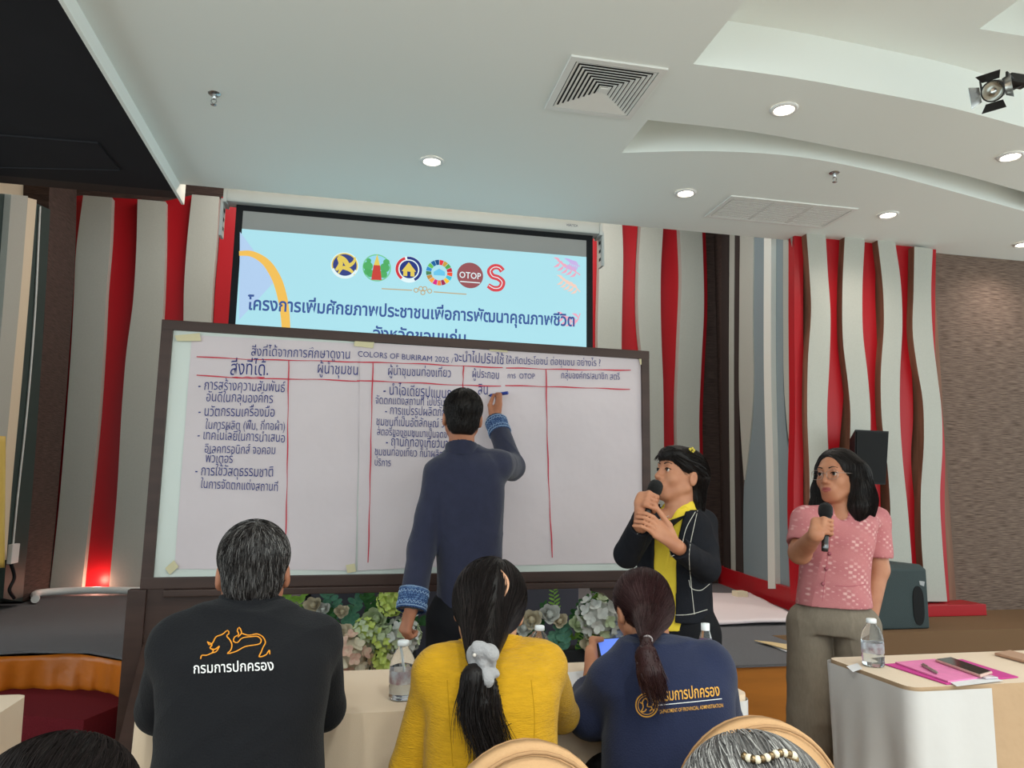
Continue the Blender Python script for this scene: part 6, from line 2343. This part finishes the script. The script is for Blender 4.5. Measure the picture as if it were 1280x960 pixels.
S = SDF(*bounds([hipc + V(0, 0, 0.08), anL, anR], 0.2), 0.006)
S.loft([(hipc + V(0, 0, 0.11), 0.112, 0.086), (hipc + V(0, 0, 0.06), 0.122, 0.095), (hipc + V(0, 0, 0.0), 0.146, 0.106), (hipc - V(0, 0, 0.05), 0.148, 0.100)], r_, fw, 0.01)
for a_, b_, c_ in ((hipL, knL, anL), (hipR, knR, anR)):
    S.chain([a_ - V(0, 0, 0.02), b_, c_], [0.090, 0.084, 0.092], 0.012)
S.plane(V(0, 0, 0.03), V(0, 0, -1))
S.build('trousers', [m_gt], w2, wrinkle=folds(0.007, 55, 18, mix=0.3))
for a_ in (anL, anR):
    S = SDF(*bounds([V(a_[0], a_[1], 0.03)], 0.22), 0.007)
    shoe(S, a_, fw)
    S.build('shoe', [m_shoe], w2)
# long straight hair parted at the top, in front of and behind the shoulders
S = SDF(*bounds([HC, P(1085, 650, Y=DY), P(1012, 650, Y=DY)], 0.19), 0.004)
S.ell(T(0, -0.018, 0.036), V(0.087, 0.100, 0.085) * hs2, 0.01, HR)
S.ell(T(0.006, 0.112, -0.014), V(0.072, 0.088, 0.097), 0.012, HR, 'd')
S.chain([T(0.074, -0.01, 0.03), T(0.086, -0.005, -0.06), T(0.084, 0.02, -0.13), T(0.082, 0.03, -0.175)], [0.026, 0.030, 0.030, 0.018], 0.03)
S.chain([T(-0.074, -0.025, 0.03), T(-0.086, -0.015, -0.06), T(-0.088, 0.005, -0.13), T(-0.080, 0.01, -0.185)], [0.028, 0.034, 0.036, 0.022], 0.03)
S.chain([T(0.0, -0.085, 0.0), T(0.0, -0.090, -0.10), T(0.0, -0.09, -0.17)], [0.06, 0.060, 0.046], 0.05)
S.chain([T(-0.06, -0.065, 0.0), T(-0.065, -0.070, -0.10), T(-0.065, -0.07, -0.17)], [0.045, 0.045, 0.036], 0.05)
S.ell(T(0, 0.100, -0.075), V(0.066, 0.075, 0.085), 0.01, HR, 'd')
hr = S.build('hair', [m_hairb], w2)
bh = bvh_of(hr)
b = MB()
strands(b, surface_roots(hr, 2200), lambda p: (HR @ V(np.sign((p - HC) @ HR[:, 0]) * 0.6, -0.35, -0.5)) if (p - HC)[2] > 0.05 else V(0, 0, -1), (6, 10), 0.012, 0.0010, bh, 0.002, 0.10, [m_hairb, m_hairb, m_hairb2])
b.build('hair_strands', hr)
# glasses
m_gls = M('thin_metal_frame', (170, 150, 140), 0.3, metal=1)
gl_t = thing('eyeglasses', 'thin-framed glasses on the face of the woman in pink', 'glasses', T(0, 0.10, 0))
for q in (-1, 1):
    rim = [T(q * 0.034 + 0.0245 * math.copysign(abs(math.cos(a)) ** 0.7, math.cos(a)), 0.1085 - 0.006 * abs(math.cos(a) * 0.5 + 0.5 * q * 0), -0.001 + 0.0195 * math.copysign(abs(math.sin(a)) ** 0.7, math.sin(a))) for a in np.linspace(0, 2 * math.pi, 33)[:-1]]
    MB().mat(m_gls).tube(rim, 0.0011, 6, closed=True).build('rim', gl_t)
    MB().mat(M('clear_lens', (252, 252, 252), 0.0, 0.1, trans=1.0, ior=1.01)).prism(rim, HR @ V(0, 0.0006, 0)).build('lens', gl_t)
    MB().mat(m_gls).tube(smooth_line([T(q * 0.0585, 0.104, 0.006), T(q * 0.070, 0.08, 0.006), T(q * 0.0795, 0.0, 0.006)], 10), 0.0011, 6).build('temple', gl_t)
MB().mat(m_gls).tube(smooth_line([T(-0.011, 0.1085, 0.004), T(0, 0.112, 0.007), T(0.011, 0.1085, 0.004)], 8), 0.0011, 6).build('bridge', gl_t)
d_ = nrm(wrL - elL)
s1 = nrm(np.cross(d_, V(0, 1, 0)))
s2 = np.cross(d_, s1)
q = wrL - d_ * 0.012
bd = MB().mat(m_bk)
bd.tube([q + (s1 * math.cos(a) + s2 * math.sin(a)) * 0.0285 for a in np.linspace(0, 2 * math.pi, 28)[:-1]], 0.0055, 8, closed=True)
bd.build('wristband', w2)
microphone('black microphone held upright by the woman in the pink blouse', mic0, mic1)

# ================================================================== heads of the row in front of the camera
def onlooker(label, hx, hy, Y, yaw, base, mats, clip, pitch=-14, wpx=100):
    HC = P(hx, hy, Y=Y)
    HR = face_frame(yaw, pitch, 0)
    t = thing('person', label, 'person', (HC[0], HC[1] - 0.05, 0))
    F_ = face_frame(yaw)
    r_, fw = F_[:, 0], F_[:, 1]
    nb = HC + V(0, -0.03, -0.15) - fw * 0.02
    LV = [(nb - V(0, 0, 0.02), 0.07, 0.06), (nb - V(0, 0, 0.06), 0.16, 0.09), (nb - V(0, 0, 0.12), 0.19, 0.11), (nb - V(0, 0, 0.3), 0.17, 0.12), (V(nb[0], nb[1] - 0.03, 0.46), 0.19, 0.14)]
    sl, sr = nb - r_ * 0.17 - V(0, 0, 0.09), nb + r_ * 0.17 - V(0, 0, 0.09)
    el, er = sl - r_ * 0.05 + V(0, 0, -0.25), sr + r_ * 0.05 + V(0, 0, -0.25)
    wl, wr = V(*(el + fw * 0.22 + r_ * 0.08)[:2], 0.62), V(*(er + fw * 0.22 - r_ * 0.08)[:2], 0.62)
    lo, hi = bounds([HC, el, er, wl, wr, LV[-1][0], HC + fw * 0.3 - V(0, 0, 0.3)], 0.15)
    S = SDF(lo, hi, 0.007)
    add_head(S, HC, HR, 0.97)
    S.cap(HC + HR @ V(0, -0.03, -0.06), nb - V(0, 0, 0.05), 0.05, 0.055, 0.02)
    S.loft(shrink(LV, 0.02), r_, fw, 0.03)
    S.chain([nb - V(0, 0, 0.045), sl, el, wl], [0.035, 0.04, 0.034, 0.025], 0.02)
    S.chain([nb - V(0, 0, 0.045), sr, er, wr], [0.035, 0.04, 0.034, 0.025], 0.02)
    hand(S, wl, fw, V(0, 0, -1), r_, (15, 20, 15), 0.95)
    hand(S, wr, fw, V(0, 0, -1), -r_, (15, 20, 15), 0.95)
    S.build('body', [sk_mid], t)
    S = SDF(lo - 0.02, hi + 0.02, 0.008)
    S.loft(LV, r_, fw, 0.02)
    S.chain([sl, el, wl], [0.062, 0.056, 0.044], 0.04)
    S.chain([sr, er, wr], [0.062, 0.056, 0.044], 0.04)
    S.build('jacket', [M('dark_grey_jacket', (48, 48, 54), 0.9)], t, wrinkle=folds(0.004, 61, 16))
    lower_body(t, V(nb[0], nb[1] - 0.03, 0.46), r_, fw, m_black_tr)
    T = lambda x, y, z: HC + HR @ (V(x, y, z) * 0.97)
    S = SDF(*bounds([HC], 0.17), 0.004)
    S.ell(T(0, -0.014, 0.036), V(0.090, 0.108, 0.090), 0.01, HR)
    S.cap(T(-0.04, -0.07, -0.03), T(0.04, -0.07, -0.03), 0.04, 0.04, 0.03)
    S.ell(T(0, 0.110, -0.03), (0.088, 0.085, 0.085), 0.01, HR, 'd')
    hr = S.build('hair', [base], t)
    bh = bvh_of(hr)
    b = MB()
    pt = T(0, 0.03, 0.125)
    strands(b, surface_roots(hr, 3000), lambda p: nrm(p - pt) * 0.5 + HR @ V(0.15, -1.0, -0.3), (5, 10), 0.011, 0.0008, bh, 0.003, 0.22, mats)
    b.build('hair_strands', hr)
    if clip:
        b = MB()
        cm = M('bronze_clip', (120, 100, 74), 0.35, metal=1)
        pl_ = M('pearl_bead', (214, 200, 176), 0.3)
        for i in range(12):
            x, y = 932 + i * 5.2, 951 + 4 * math.sin(i * 0.55)
            p = onto(bh, x, y, 0.006)
            b.mat(pl_ if i % 2 else cm).sphere(p, 0.0045, 10)
        b.mat(cm)
        b.tube([onto(bh, 930 + i * 5, 950 + 4 * math.sin(i * 0.55), 0.003) for i in range(14)], 0.004, 6)
        b.build('hair_clip', t)
    return t


onlooker('gray-haired person with a beaded hair clip, only the crown of the head in view', 946, 1062, 0.84, -18, m_hairg, [m_hairg, m_hairg2, m_hairdg, m_hairg], True, -10)
onlooker('dark-haired person in the near left corner, only the crown of the head in view', 64, 1068, 0.98, -8, m_hairb, [m_hairb, m_hairb, m_hairb2], False, -10)
# ------------------------------------------------------------------ flowers along the stage front
def petal_mesh(mb, c, d, n, L, W, cup, nu=4, nv=4):
    """a curved petal from c along d, its inner side towards n"""
    d, n = nrm(d), nrm(n)
    x = np.cross(d, n)

    def fn(u, w):
        s = (u - 0.5) * 2
        wd = W * math.sin(math.pi * (0.12 + 0.80 * w)) ** 0.7
        return c + d * (L * w) + x * (s * wd * 0.5) + n * (cup * L * (w * w * 0.9 - 0.25 * w) + cup * 0.5 * wd * s * s)
    mb.grid(fn, nu, nv)


def rose(name, parent, c, ax, r, m, n=22):
    ax = nrm(ax)
    a0 = nrm(np.cross(ax, V(0.3, 0.2, 1)))
    a1 = np.cross(ax, a0)
    mb = MB().mat(m)
    for i in range(n):
        t = i / (n - 1)
        th = i * 2.4
        rad = a0 * math.cos(th) + a1 * math.sin(th)
        lean = 0.15 + 1.05 * t
        d = ax * math.cos(lean) + rad * math.sin(lean)
        inn = ax * math.sin(lean) - rad * math.cos(lean)
        petal_mesh(mb, c - ax * r * 0.35 + rad * r * 0.10 * t, d, inn, r * (0.75 + 0.45 * t), r * (0.55 + 0.55 * t), 0.35)
    mb.sphere(c + ax * r * 0.12, r * 0.36, 10)
    return mb.build(name, parent)


def hydrangea(name, parent, c, r, m, m2, n=46):
    mb = MB()
    for i in range(n):
        z = 1 - 2 * (i + 0.5) / n
        th = i * 2.39996
        q = V(math.sqrt(1 - z * z) * math.cos(th), math.sqrt(1 - z * z) * math.sin(th), z)
        if q[1] > 0.55:
            continue
        a0 = nrm(np.cross(q, V(0.2, 0.5, 0.9)))
        a1 = np.cross(q, a0)
        mb.mat(m if RNG.random() < 0.65 else m2)
        for k in range(4):
            d = a0 * math.cos(k * math.pi / 2 + i) + a1 * math.sin(k * math.pi / 2 + i)
            petal_mesh(mb, c + q * r * (0.86 + 0.1 * RNG.random()), d + q * 0.35, q, r * 0.32, r * 0.32, 0.2, 3, 3)
    mb.sphere(c, r * 0.8, 10)
    return mb.build(name, parent)


def leaf_spray(name, parent, c, d, m, n=9, L=0.16, l=0.05, w=0.028, fern=False):
    d = nrm(d)
    x = nrm(np.cross(d, V(0.15, -1, 0.2)))
    up = np.cross(x, d)
    mb = MB().mat(m)
    bend = RNG.normal() * 0.3
    stem = [c + d * (L * t) + x * (bend * L * t * t) - V(0, 0, 0.03 * t * t) for t in np.linspace(0, 1, 8)]
    mb.tube(stem, [0.002 - 0.0002 * i for i in range(8)], 5)
    st = np.array(stem)
    for i in range(n):
        t = 0.15 + 0.85 * i / (n - 1)
        p = np.array([np.interp(t * 7, range(8), st[:, k]) for k in range(3)])
        s = 1 if i % 2 else -1
        sz = (1 - 0.6 * t if fern else 0.8 + 0.3 * RNG.random())
        ang = 1.1 if fern else 0.8 + 0.3 * RNG.random()
        dv = d * math.cos(ang) + x * s * math.sin(ang) + up * RNG.normal() * 0.25
        petal_mesh(mb, p, dv, up + RNG.normal(size=3) * 0.2, l * sz, w * sz, 0.15, 2, 4)
    petal_mesh(mb, st[-1], d, up, l * 0.8, w * 0.8, 0.1, 2, 4)
    return mb.build(name, parent)


def petals(name, c, c2=None):
    return M(name, c, 0.6, 0.25, vary=(50, 0.15), col2=c2)


pt_cream = petals('cream_petals', (226, 214, 188)); pt_pink = petals('dusty_pink_petals', (216, 168, 152), (226, 200, 178)); pt_lime = petals('lime_petals', (206, 224, 106), (218, 232, 140))
pt_white = petals('white_petals', (226, 226, 220)); pt_blush = petals('pink_petals', (232, 150, 164)); pt_pale = petals('pale_green_petals', (206, 218, 178)); pt_lil = petals('pale_blue_petals', (176, 186, 214))
lf_dark = petals('dark_leaves', (58, 104, 62), (76, 126, 74)); lf_teal = petals('teal_leaves', (90, 146, 126), (112, 166, 140)); lf_lime = petals('lime_leaves', (140, 190, 76), (160, 204, 96))
m_trough = M('dark_flower_trough', (36, 36, 38), 0.7)
FY = 3.98


def arrangement(label, x0, x1, flowers, sprays):
    c = P((x0 + x1) / 2, 835, Y=FY)
    t = thing('flower_arrangement', label, 'flower arrangement', (c[0], FY, STAGE_Z), 'flower arrangements along the stage front')
    a, b_ = P(x0 + 8, 835, Y=FY)[0], P(x1 - 8, 835, Y=FY)[0]
    MB().mat(m_trough).box((a, FY - 0.06, STAGE_Z), (b_, FY + 0.08, STAGE_Z + 0.09), bev=0.01).build('trough', t)
    k = mpp(c)
    # leafy filling behind the blossoms
    for i in range(int((x1 - x0) / 9)):
        px_ = x0 + 6 + (x1 - x0 - 12) * RNG.random()
        py_ = 838 - 62 * RNG.random() ** 0.8
        p = P(px_, py_ + 18, Y=FY + 0.05)
        p[2] = max(p[2], STAGE_Z + 0.05)
        leaf_spray('leaf_spray', t, p, V(RNG.normal() * 0.5, -0.35 + RNG.normal() * 0.2, 0.7 + 0.3 * RNG.random()), (lf_dark, lf_dark, lf_teal, lf_lime)[RNG.integers(4)], 8, 0.13 + 0.05 * RNG.random(), 0.055, 0.034)
    for x, y, kind, m, r in sprays:
        p = P(x, y, Y=FY - 0.03)
        p[2] = max(p[2] - 0.09, STAGE_Z + 0.05)
        leaf_spray('fern_leaf' if kind == 'f' else 'leaf_spray', t, p, V((x - (x0 + x1) / 2) * 0.004, -0.15, 1), m, 16 if kind == 'f' else 10, r * k * 2, 0.05 if kind == 'f' else 0.055, 0.016 if kind == 'f' else 0.036, kind == 'f')
    for x, y, kind, m, r in flowers:
        p = P(x, y, Y=FY - 0.10)
        if kind == 'h':
            hydrangea('hydrangea', t, p, r * k, m[0], m[1])
        else:
            rose('rose', t, p, V((x - (x0 + x1) / 2) * 0.004 + RNG.normal() * 0.1, -0.9, 0.35), r * k, m)
    return t


arrangement('flower arrangement at the left end, mostly hidden behind the gray-haired man', 236, 352, [(246, 757, 'r', pt_white, 11), (300, 790, 'h', (pt_cream, pt_pale), 22)], [(262, 770, 'l', lf_dark, 20), (352, 760, 'f', lf_lime, 22)])
arrangement('flower arrangement with lime and dusty pink blossoms, left of the writing man', 356, 528,
            [(437, 817, 'h', (pt_pink, pt_cream), 27), (424, 796, 'r', pt_cream, 18), (458, 788, 'h', (pt_lime, pt_pale), 16), (470, 774, 'r', pt_pale, 15), (456, 806, 'r', pt_pale, 14), (478, 798, 'h', (pt_lime, pt_pale), 17), (489, 752, 'h', (pt_lime, pt_lime), 17), (503, 795, 'h', (pt_white, pt_pale), 22), (480, 828, 'h', (pt_lime, pt_cream), 16),
             (392, 757, 'r', pt_cream, 11), (404, 762, 'r', pt_white, 9), (427, 765, 'r', pt_cream, 9), (512, 765, 'r', pt_white, 12)],
            [(372, 752, 'l', lf_lime, 24), (362, 748, 'l', lf_lime, 20), (420, 760, 'l', lf_teal, 24), (437, 765, 'l', lf_teal, 22), (415, 778, 'l', lf_dark, 20), (466, 757, 'l', lf_dark, 20), (500, 745, 'l', lf_lime, 16), (470, 835, 'l', lf_dark, 18), (386, 776, 'l', lf_dark, 22)])
arrangement('flower arrangement of white hydrangea with one pink rose, right of the writing man', 640, 796,
            [(748, 772, 'h', (pt_white, pt_pale), 27), (752, 786, 'r', pt_blush, 10), (770, 795, 'h', (pt_lil, pt_white), 16), (665, 775, 'r', pt_cream, 13), (687, 768, 'r', pt_white, 13), (655, 785, 'r', pt_white, 12), (700, 776, 'r', pt_cream, 10), (723, 780, 'r', pt_pale, 11), (736, 806, 'r', pt_cream, 11), (672, 800, 'r', pt_pink, 11), (753, 740, 'r', pt_cream, 8)],
            [(694, 752, 'f', lf_lime, 26), (742, 745, 'l', lf_dark, 22), (762, 738, 'l', lf_dark, 20), (720, 768, 'l', lf_dark, 22), (705, 800, 'l', lf_teal, 22), (725, 805, 'f', lf_dark, 22), (748, 815, 'l', lf_dark, 18), (690, 822, 'l', lf_teal, 18), (735, 752, 'l', lf_lime, 20), (660, 812, 'l', lf_dark, 18)])
p = P(448, 838, Y=3.93)
b = MB().mat(M('white_ceramic', (226, 220, 214), 0.3, 0.5))
b.lathe([(0.0, 0), (0.03, 0.0), (0.05, 0.03), (0.052, 0.055), (0.035, 0.085), (0.03, 0.09), (0.027, 0.085), (0.0, 0.05)], V(p[0], 3.90, STAGE_Z), 24)
tag(b.build('round_vase'), 'small round white vase on the stage edge below the dusty pink hydrangea', 'vase')

# ------------------------------------------------------------------ water bottles
m_pet = M('clear_bottle_plastic', (240, 244, 246), 0.06, 0.5, trans=0.95, ior=1.2)
m_water = M('water', (235, 242, 246), 0.02, 0.5, trans=1.0, ior=1.33)
m_capw = M('white_bottle_cap', (226, 228, 230), 0.45)
m_lab = M('clear_printed_label', (214, 222, 230), 0.3, trans=0.6, vary=(40, 0.5), col2=(150, 110, 120))


def bottle(label, base, h, r, straw=False):
    t = thing('water_bottle', label, 'bottle', base, 'water bottles')
    prof = [(0.0, 0.004), (0.6, 0.0), (0.93, 0.012), (1.0, 0.05), (0.97, 0.12), (1.0, 0.18), (1.0, 0.24), (0.95, 0.27), (0.97, 0.30), (0.92, 0.33), (0.97, 0.36), (0.92, 0.39), (0.97, 0.42), (0.93, 0.46), (1.0, 0.50), (1.0, 0.58), (0.92, 0.68), (0.70, 0.80), (0.42, 0.88), (0.40, 0.93)]
    MB().mat(m_pet).lathe([(a * r, z * h) for a, z in prof], base, 28).build('bottle_body', t)
    w = [(a * r * 0.965, z * h + 0.002) for a, z in prof if z < 0.36]
    MB().mat(m_water).lathe(w + [(0, w[-1][1])], base, 28).build('water', t)
    MB().mat(m_lab).lathe([(1.012 * r, 0.28 * h), (1.012 * r, 0.50 * h)], base, 28).build('label_sleeve', t)
    MB().mat(m_capw).lathe([(0.0, 1.0 * h), (0.40 * r, 1.0 * h), (0.46 * r, 0.985 * h), (0.47 * r, 0.91 * h), (0.40 * r, 0.905 * h)], base, 24).build('cap', t)
    if straw:
        MB().mat(m_capw).tube([base + V(0.008, 0, 0.30 * h), base + V(-0.006, 0.0, 0.9 * h)], 0.003, 8).build('straw', t)
    return t


q = P(502, 873, Z=0.7515)
bottle('water bottle with a white cap on the cream table, left of the woman in yellow', q, 70 * mpp(q), 0.034, True)
q = P(1092, 832, Z=0.7515)
bottle('water bottle with a white cap on the corner of the right table', q, 57 * mpp(q), 0.034)
q = P(674, 846, Z=0.7515)
bottle('water bottle mostly hidden behind the shoulder of the woman in yellow', q, 62 * mpp(q), 0.032)
q = P(883, 846, Z=0.7515)
t = thing('drink_bottle', 'small bottle with a red and blue wrapper behind the shoulder of the woman in navy', 'bottle', q)
MB().mat(m_pet).lathe([(0.0, 0.0), (0.020, 0.0), (0.022, 0.03), (0.022, 0.10), (0.014, 0.13), (0.012, 0.14)], q, 20).build('bottle_body', t)
MB().mat(M('red_blue_wrapper', (176, 50, 70), 0.4, vary=(30, 0.4), col2=(70, 90, 170))).lathe([(0.0226, 0.03), (0.0226, 0.10), (0.020, 0.108)], q, 20).build('wrapper', t)
MB().mat(m_capw).lathe([(0.013, 0.135), (0.013, 0.155), (0, 0.156)], q, 16).build('cap', t)

# ------------------------------------------------------------------ things on the tables
ZT = 0.7512


def flat(name, label, cat, cor, z, th, m, group=None):
    b = MB().mat(m)
    b.prism([P(x, y, Z=ZT + z) for x, y in cor], (0, 0, th))
    return tag(b.build(name), label, cat, group)


flat('pink_folder', 'magenta pink folder lying on the right table under the pink booklet', 'folder', [(1106, 831), (1203, 825), (1273, 847), (1183, 856)], 0, 0.003, M('magenta_card', (196, 60, 140), 0.6))
flat('white_paper', 'white paper sticking out from under the pink booklet, on the right table', 'paper', [(1186, 852), (1240, 846), (1254, 851), (1196, 858)], 0.0032, 0.0006, M('white_paper', (214, 212, 214), 0.8))
flat('pink_booklet', 'light pink booklet lying on the magenta folder, on the right table', 'booklet', [(1119, 829), (1169, 825), (1240, 846), (1185, 853)], 0.004, 0.004, M('pink_card', (226, 128, 176), 0.6, vary=(30, 0.12)))
p0, p1 = P(1152, 830.5, Z=ZT + 0.0135), P(1172, 841.5, Z=ZT + 0.0135)
t = thing('ballpoint_pen', 'silver ballpoint pen lying on the light pink booklet', 'pen', (p0 + p1) / 2)
dd = p1 - p0
MB().mat(M('silver_pen', (176, 170, 160), 0.3, metal=0.8)).tube([p0, p0 + dd * 0.08, p0 + dd * 0.9, p1], [0.002, 0.0048, 0.0048, 0.0015], 10).build('barrel', t)
MB().mat(M('silver_pen', (176, 170, 160), 0.3, metal=0.8)).tube([p0 + dd * 0.08 + V(0, 0, 0.006), p0 + dd * 0.4 + V(0, 0, 0.006)], 0.0012, 6).build('clip', t)


def phone(label, cor, z, body, glass):
    ps = [P(x, y, Z=ZT + z) for x, y in cor]
    c = sum(ps) / 4
    t = thing('smartphone', label, 'phone', c)
    o = MB().mat(body).prism(ps, (0, 0, 0.009)).build('case', t)
    bv = o.modifiers.new('soft_edges', 'BEVEL'); bv.width = 0.003; bv.segments = 3
    MB().mat(glass).prism([c + (p - c) * 0.94 + V(0, 0, 0.0088) for p in ps], (0, 0, 0.0008)).build('screen', t)
    return t


phone('black-screened phone lying across the pink booklet, on the right table', [(1169, 827), (1188, 824.5), (1241, 843), (1226, 847.5)], 0.009, M('rose_gold_case', (206, 170, 158), 0.35, metal=0.3), M('black_glass', (14, 14, 18), 0.1, 0.5))
phone('phone in a tan case at the right picture edge, on the right table', [(1243, 819), (1262, 815.5), (1312, 829), (1298, 834)], 0.001, M('tan_case', (168, 132, 108), 0.5), M('tan_back', (176, 140, 116), 0.5))
q = P(1222, 843, Z=ZT + 0.0215)
b = MB().mat(M('clear_tag', (226, 214, 222), 0.2, trans=0.3))
b.box(P(1236, 847.5, Z=ZT + 0.005) - V(0.022, 0.012, 0), P(1236, 847.5, Z=ZT + 0.005) + V(0.022, 0.012, 0.005), bev=0.002)
tag(b.build('key_tag'), 'small clear tag lying beside the black-screened phone', 'key tag')
flat('paper_slip', 'small paper slip by the corner bottle, on the right table', 'paper', [(1058, 833), (1072, 829), (1078, 836), (1066, 840)], 0, 0.0006, M('white_paper', (214, 212, 214), 0.8))
flat('white_paper', 'white paper on the cream table between the woman in yellow and the woman in navy', 'paper', [(700, 842), (735, 838), (742, 858), (706, 866)], 0, 0.001, M('white_paper', (214, 212, 214), 0.8))
yy = 2.30
b = MB().mat(M('white_paper', (214, 212, 214), 0.8))
zb_ = ZT
pa, pb_, pc = P(840, 797, Y=yy), P(852, 797, Y=yy), P(916, 832, Y=yy)
b.prism([V(pa[0], yy, zb_), pa, pb_, pc, V(pc[0], yy, zb_)], (0, 0.02, 0))
tag(b.build('white_folder'), 'white folder standing on the cream table behind the shoulder of the woman in navy', 'folder')
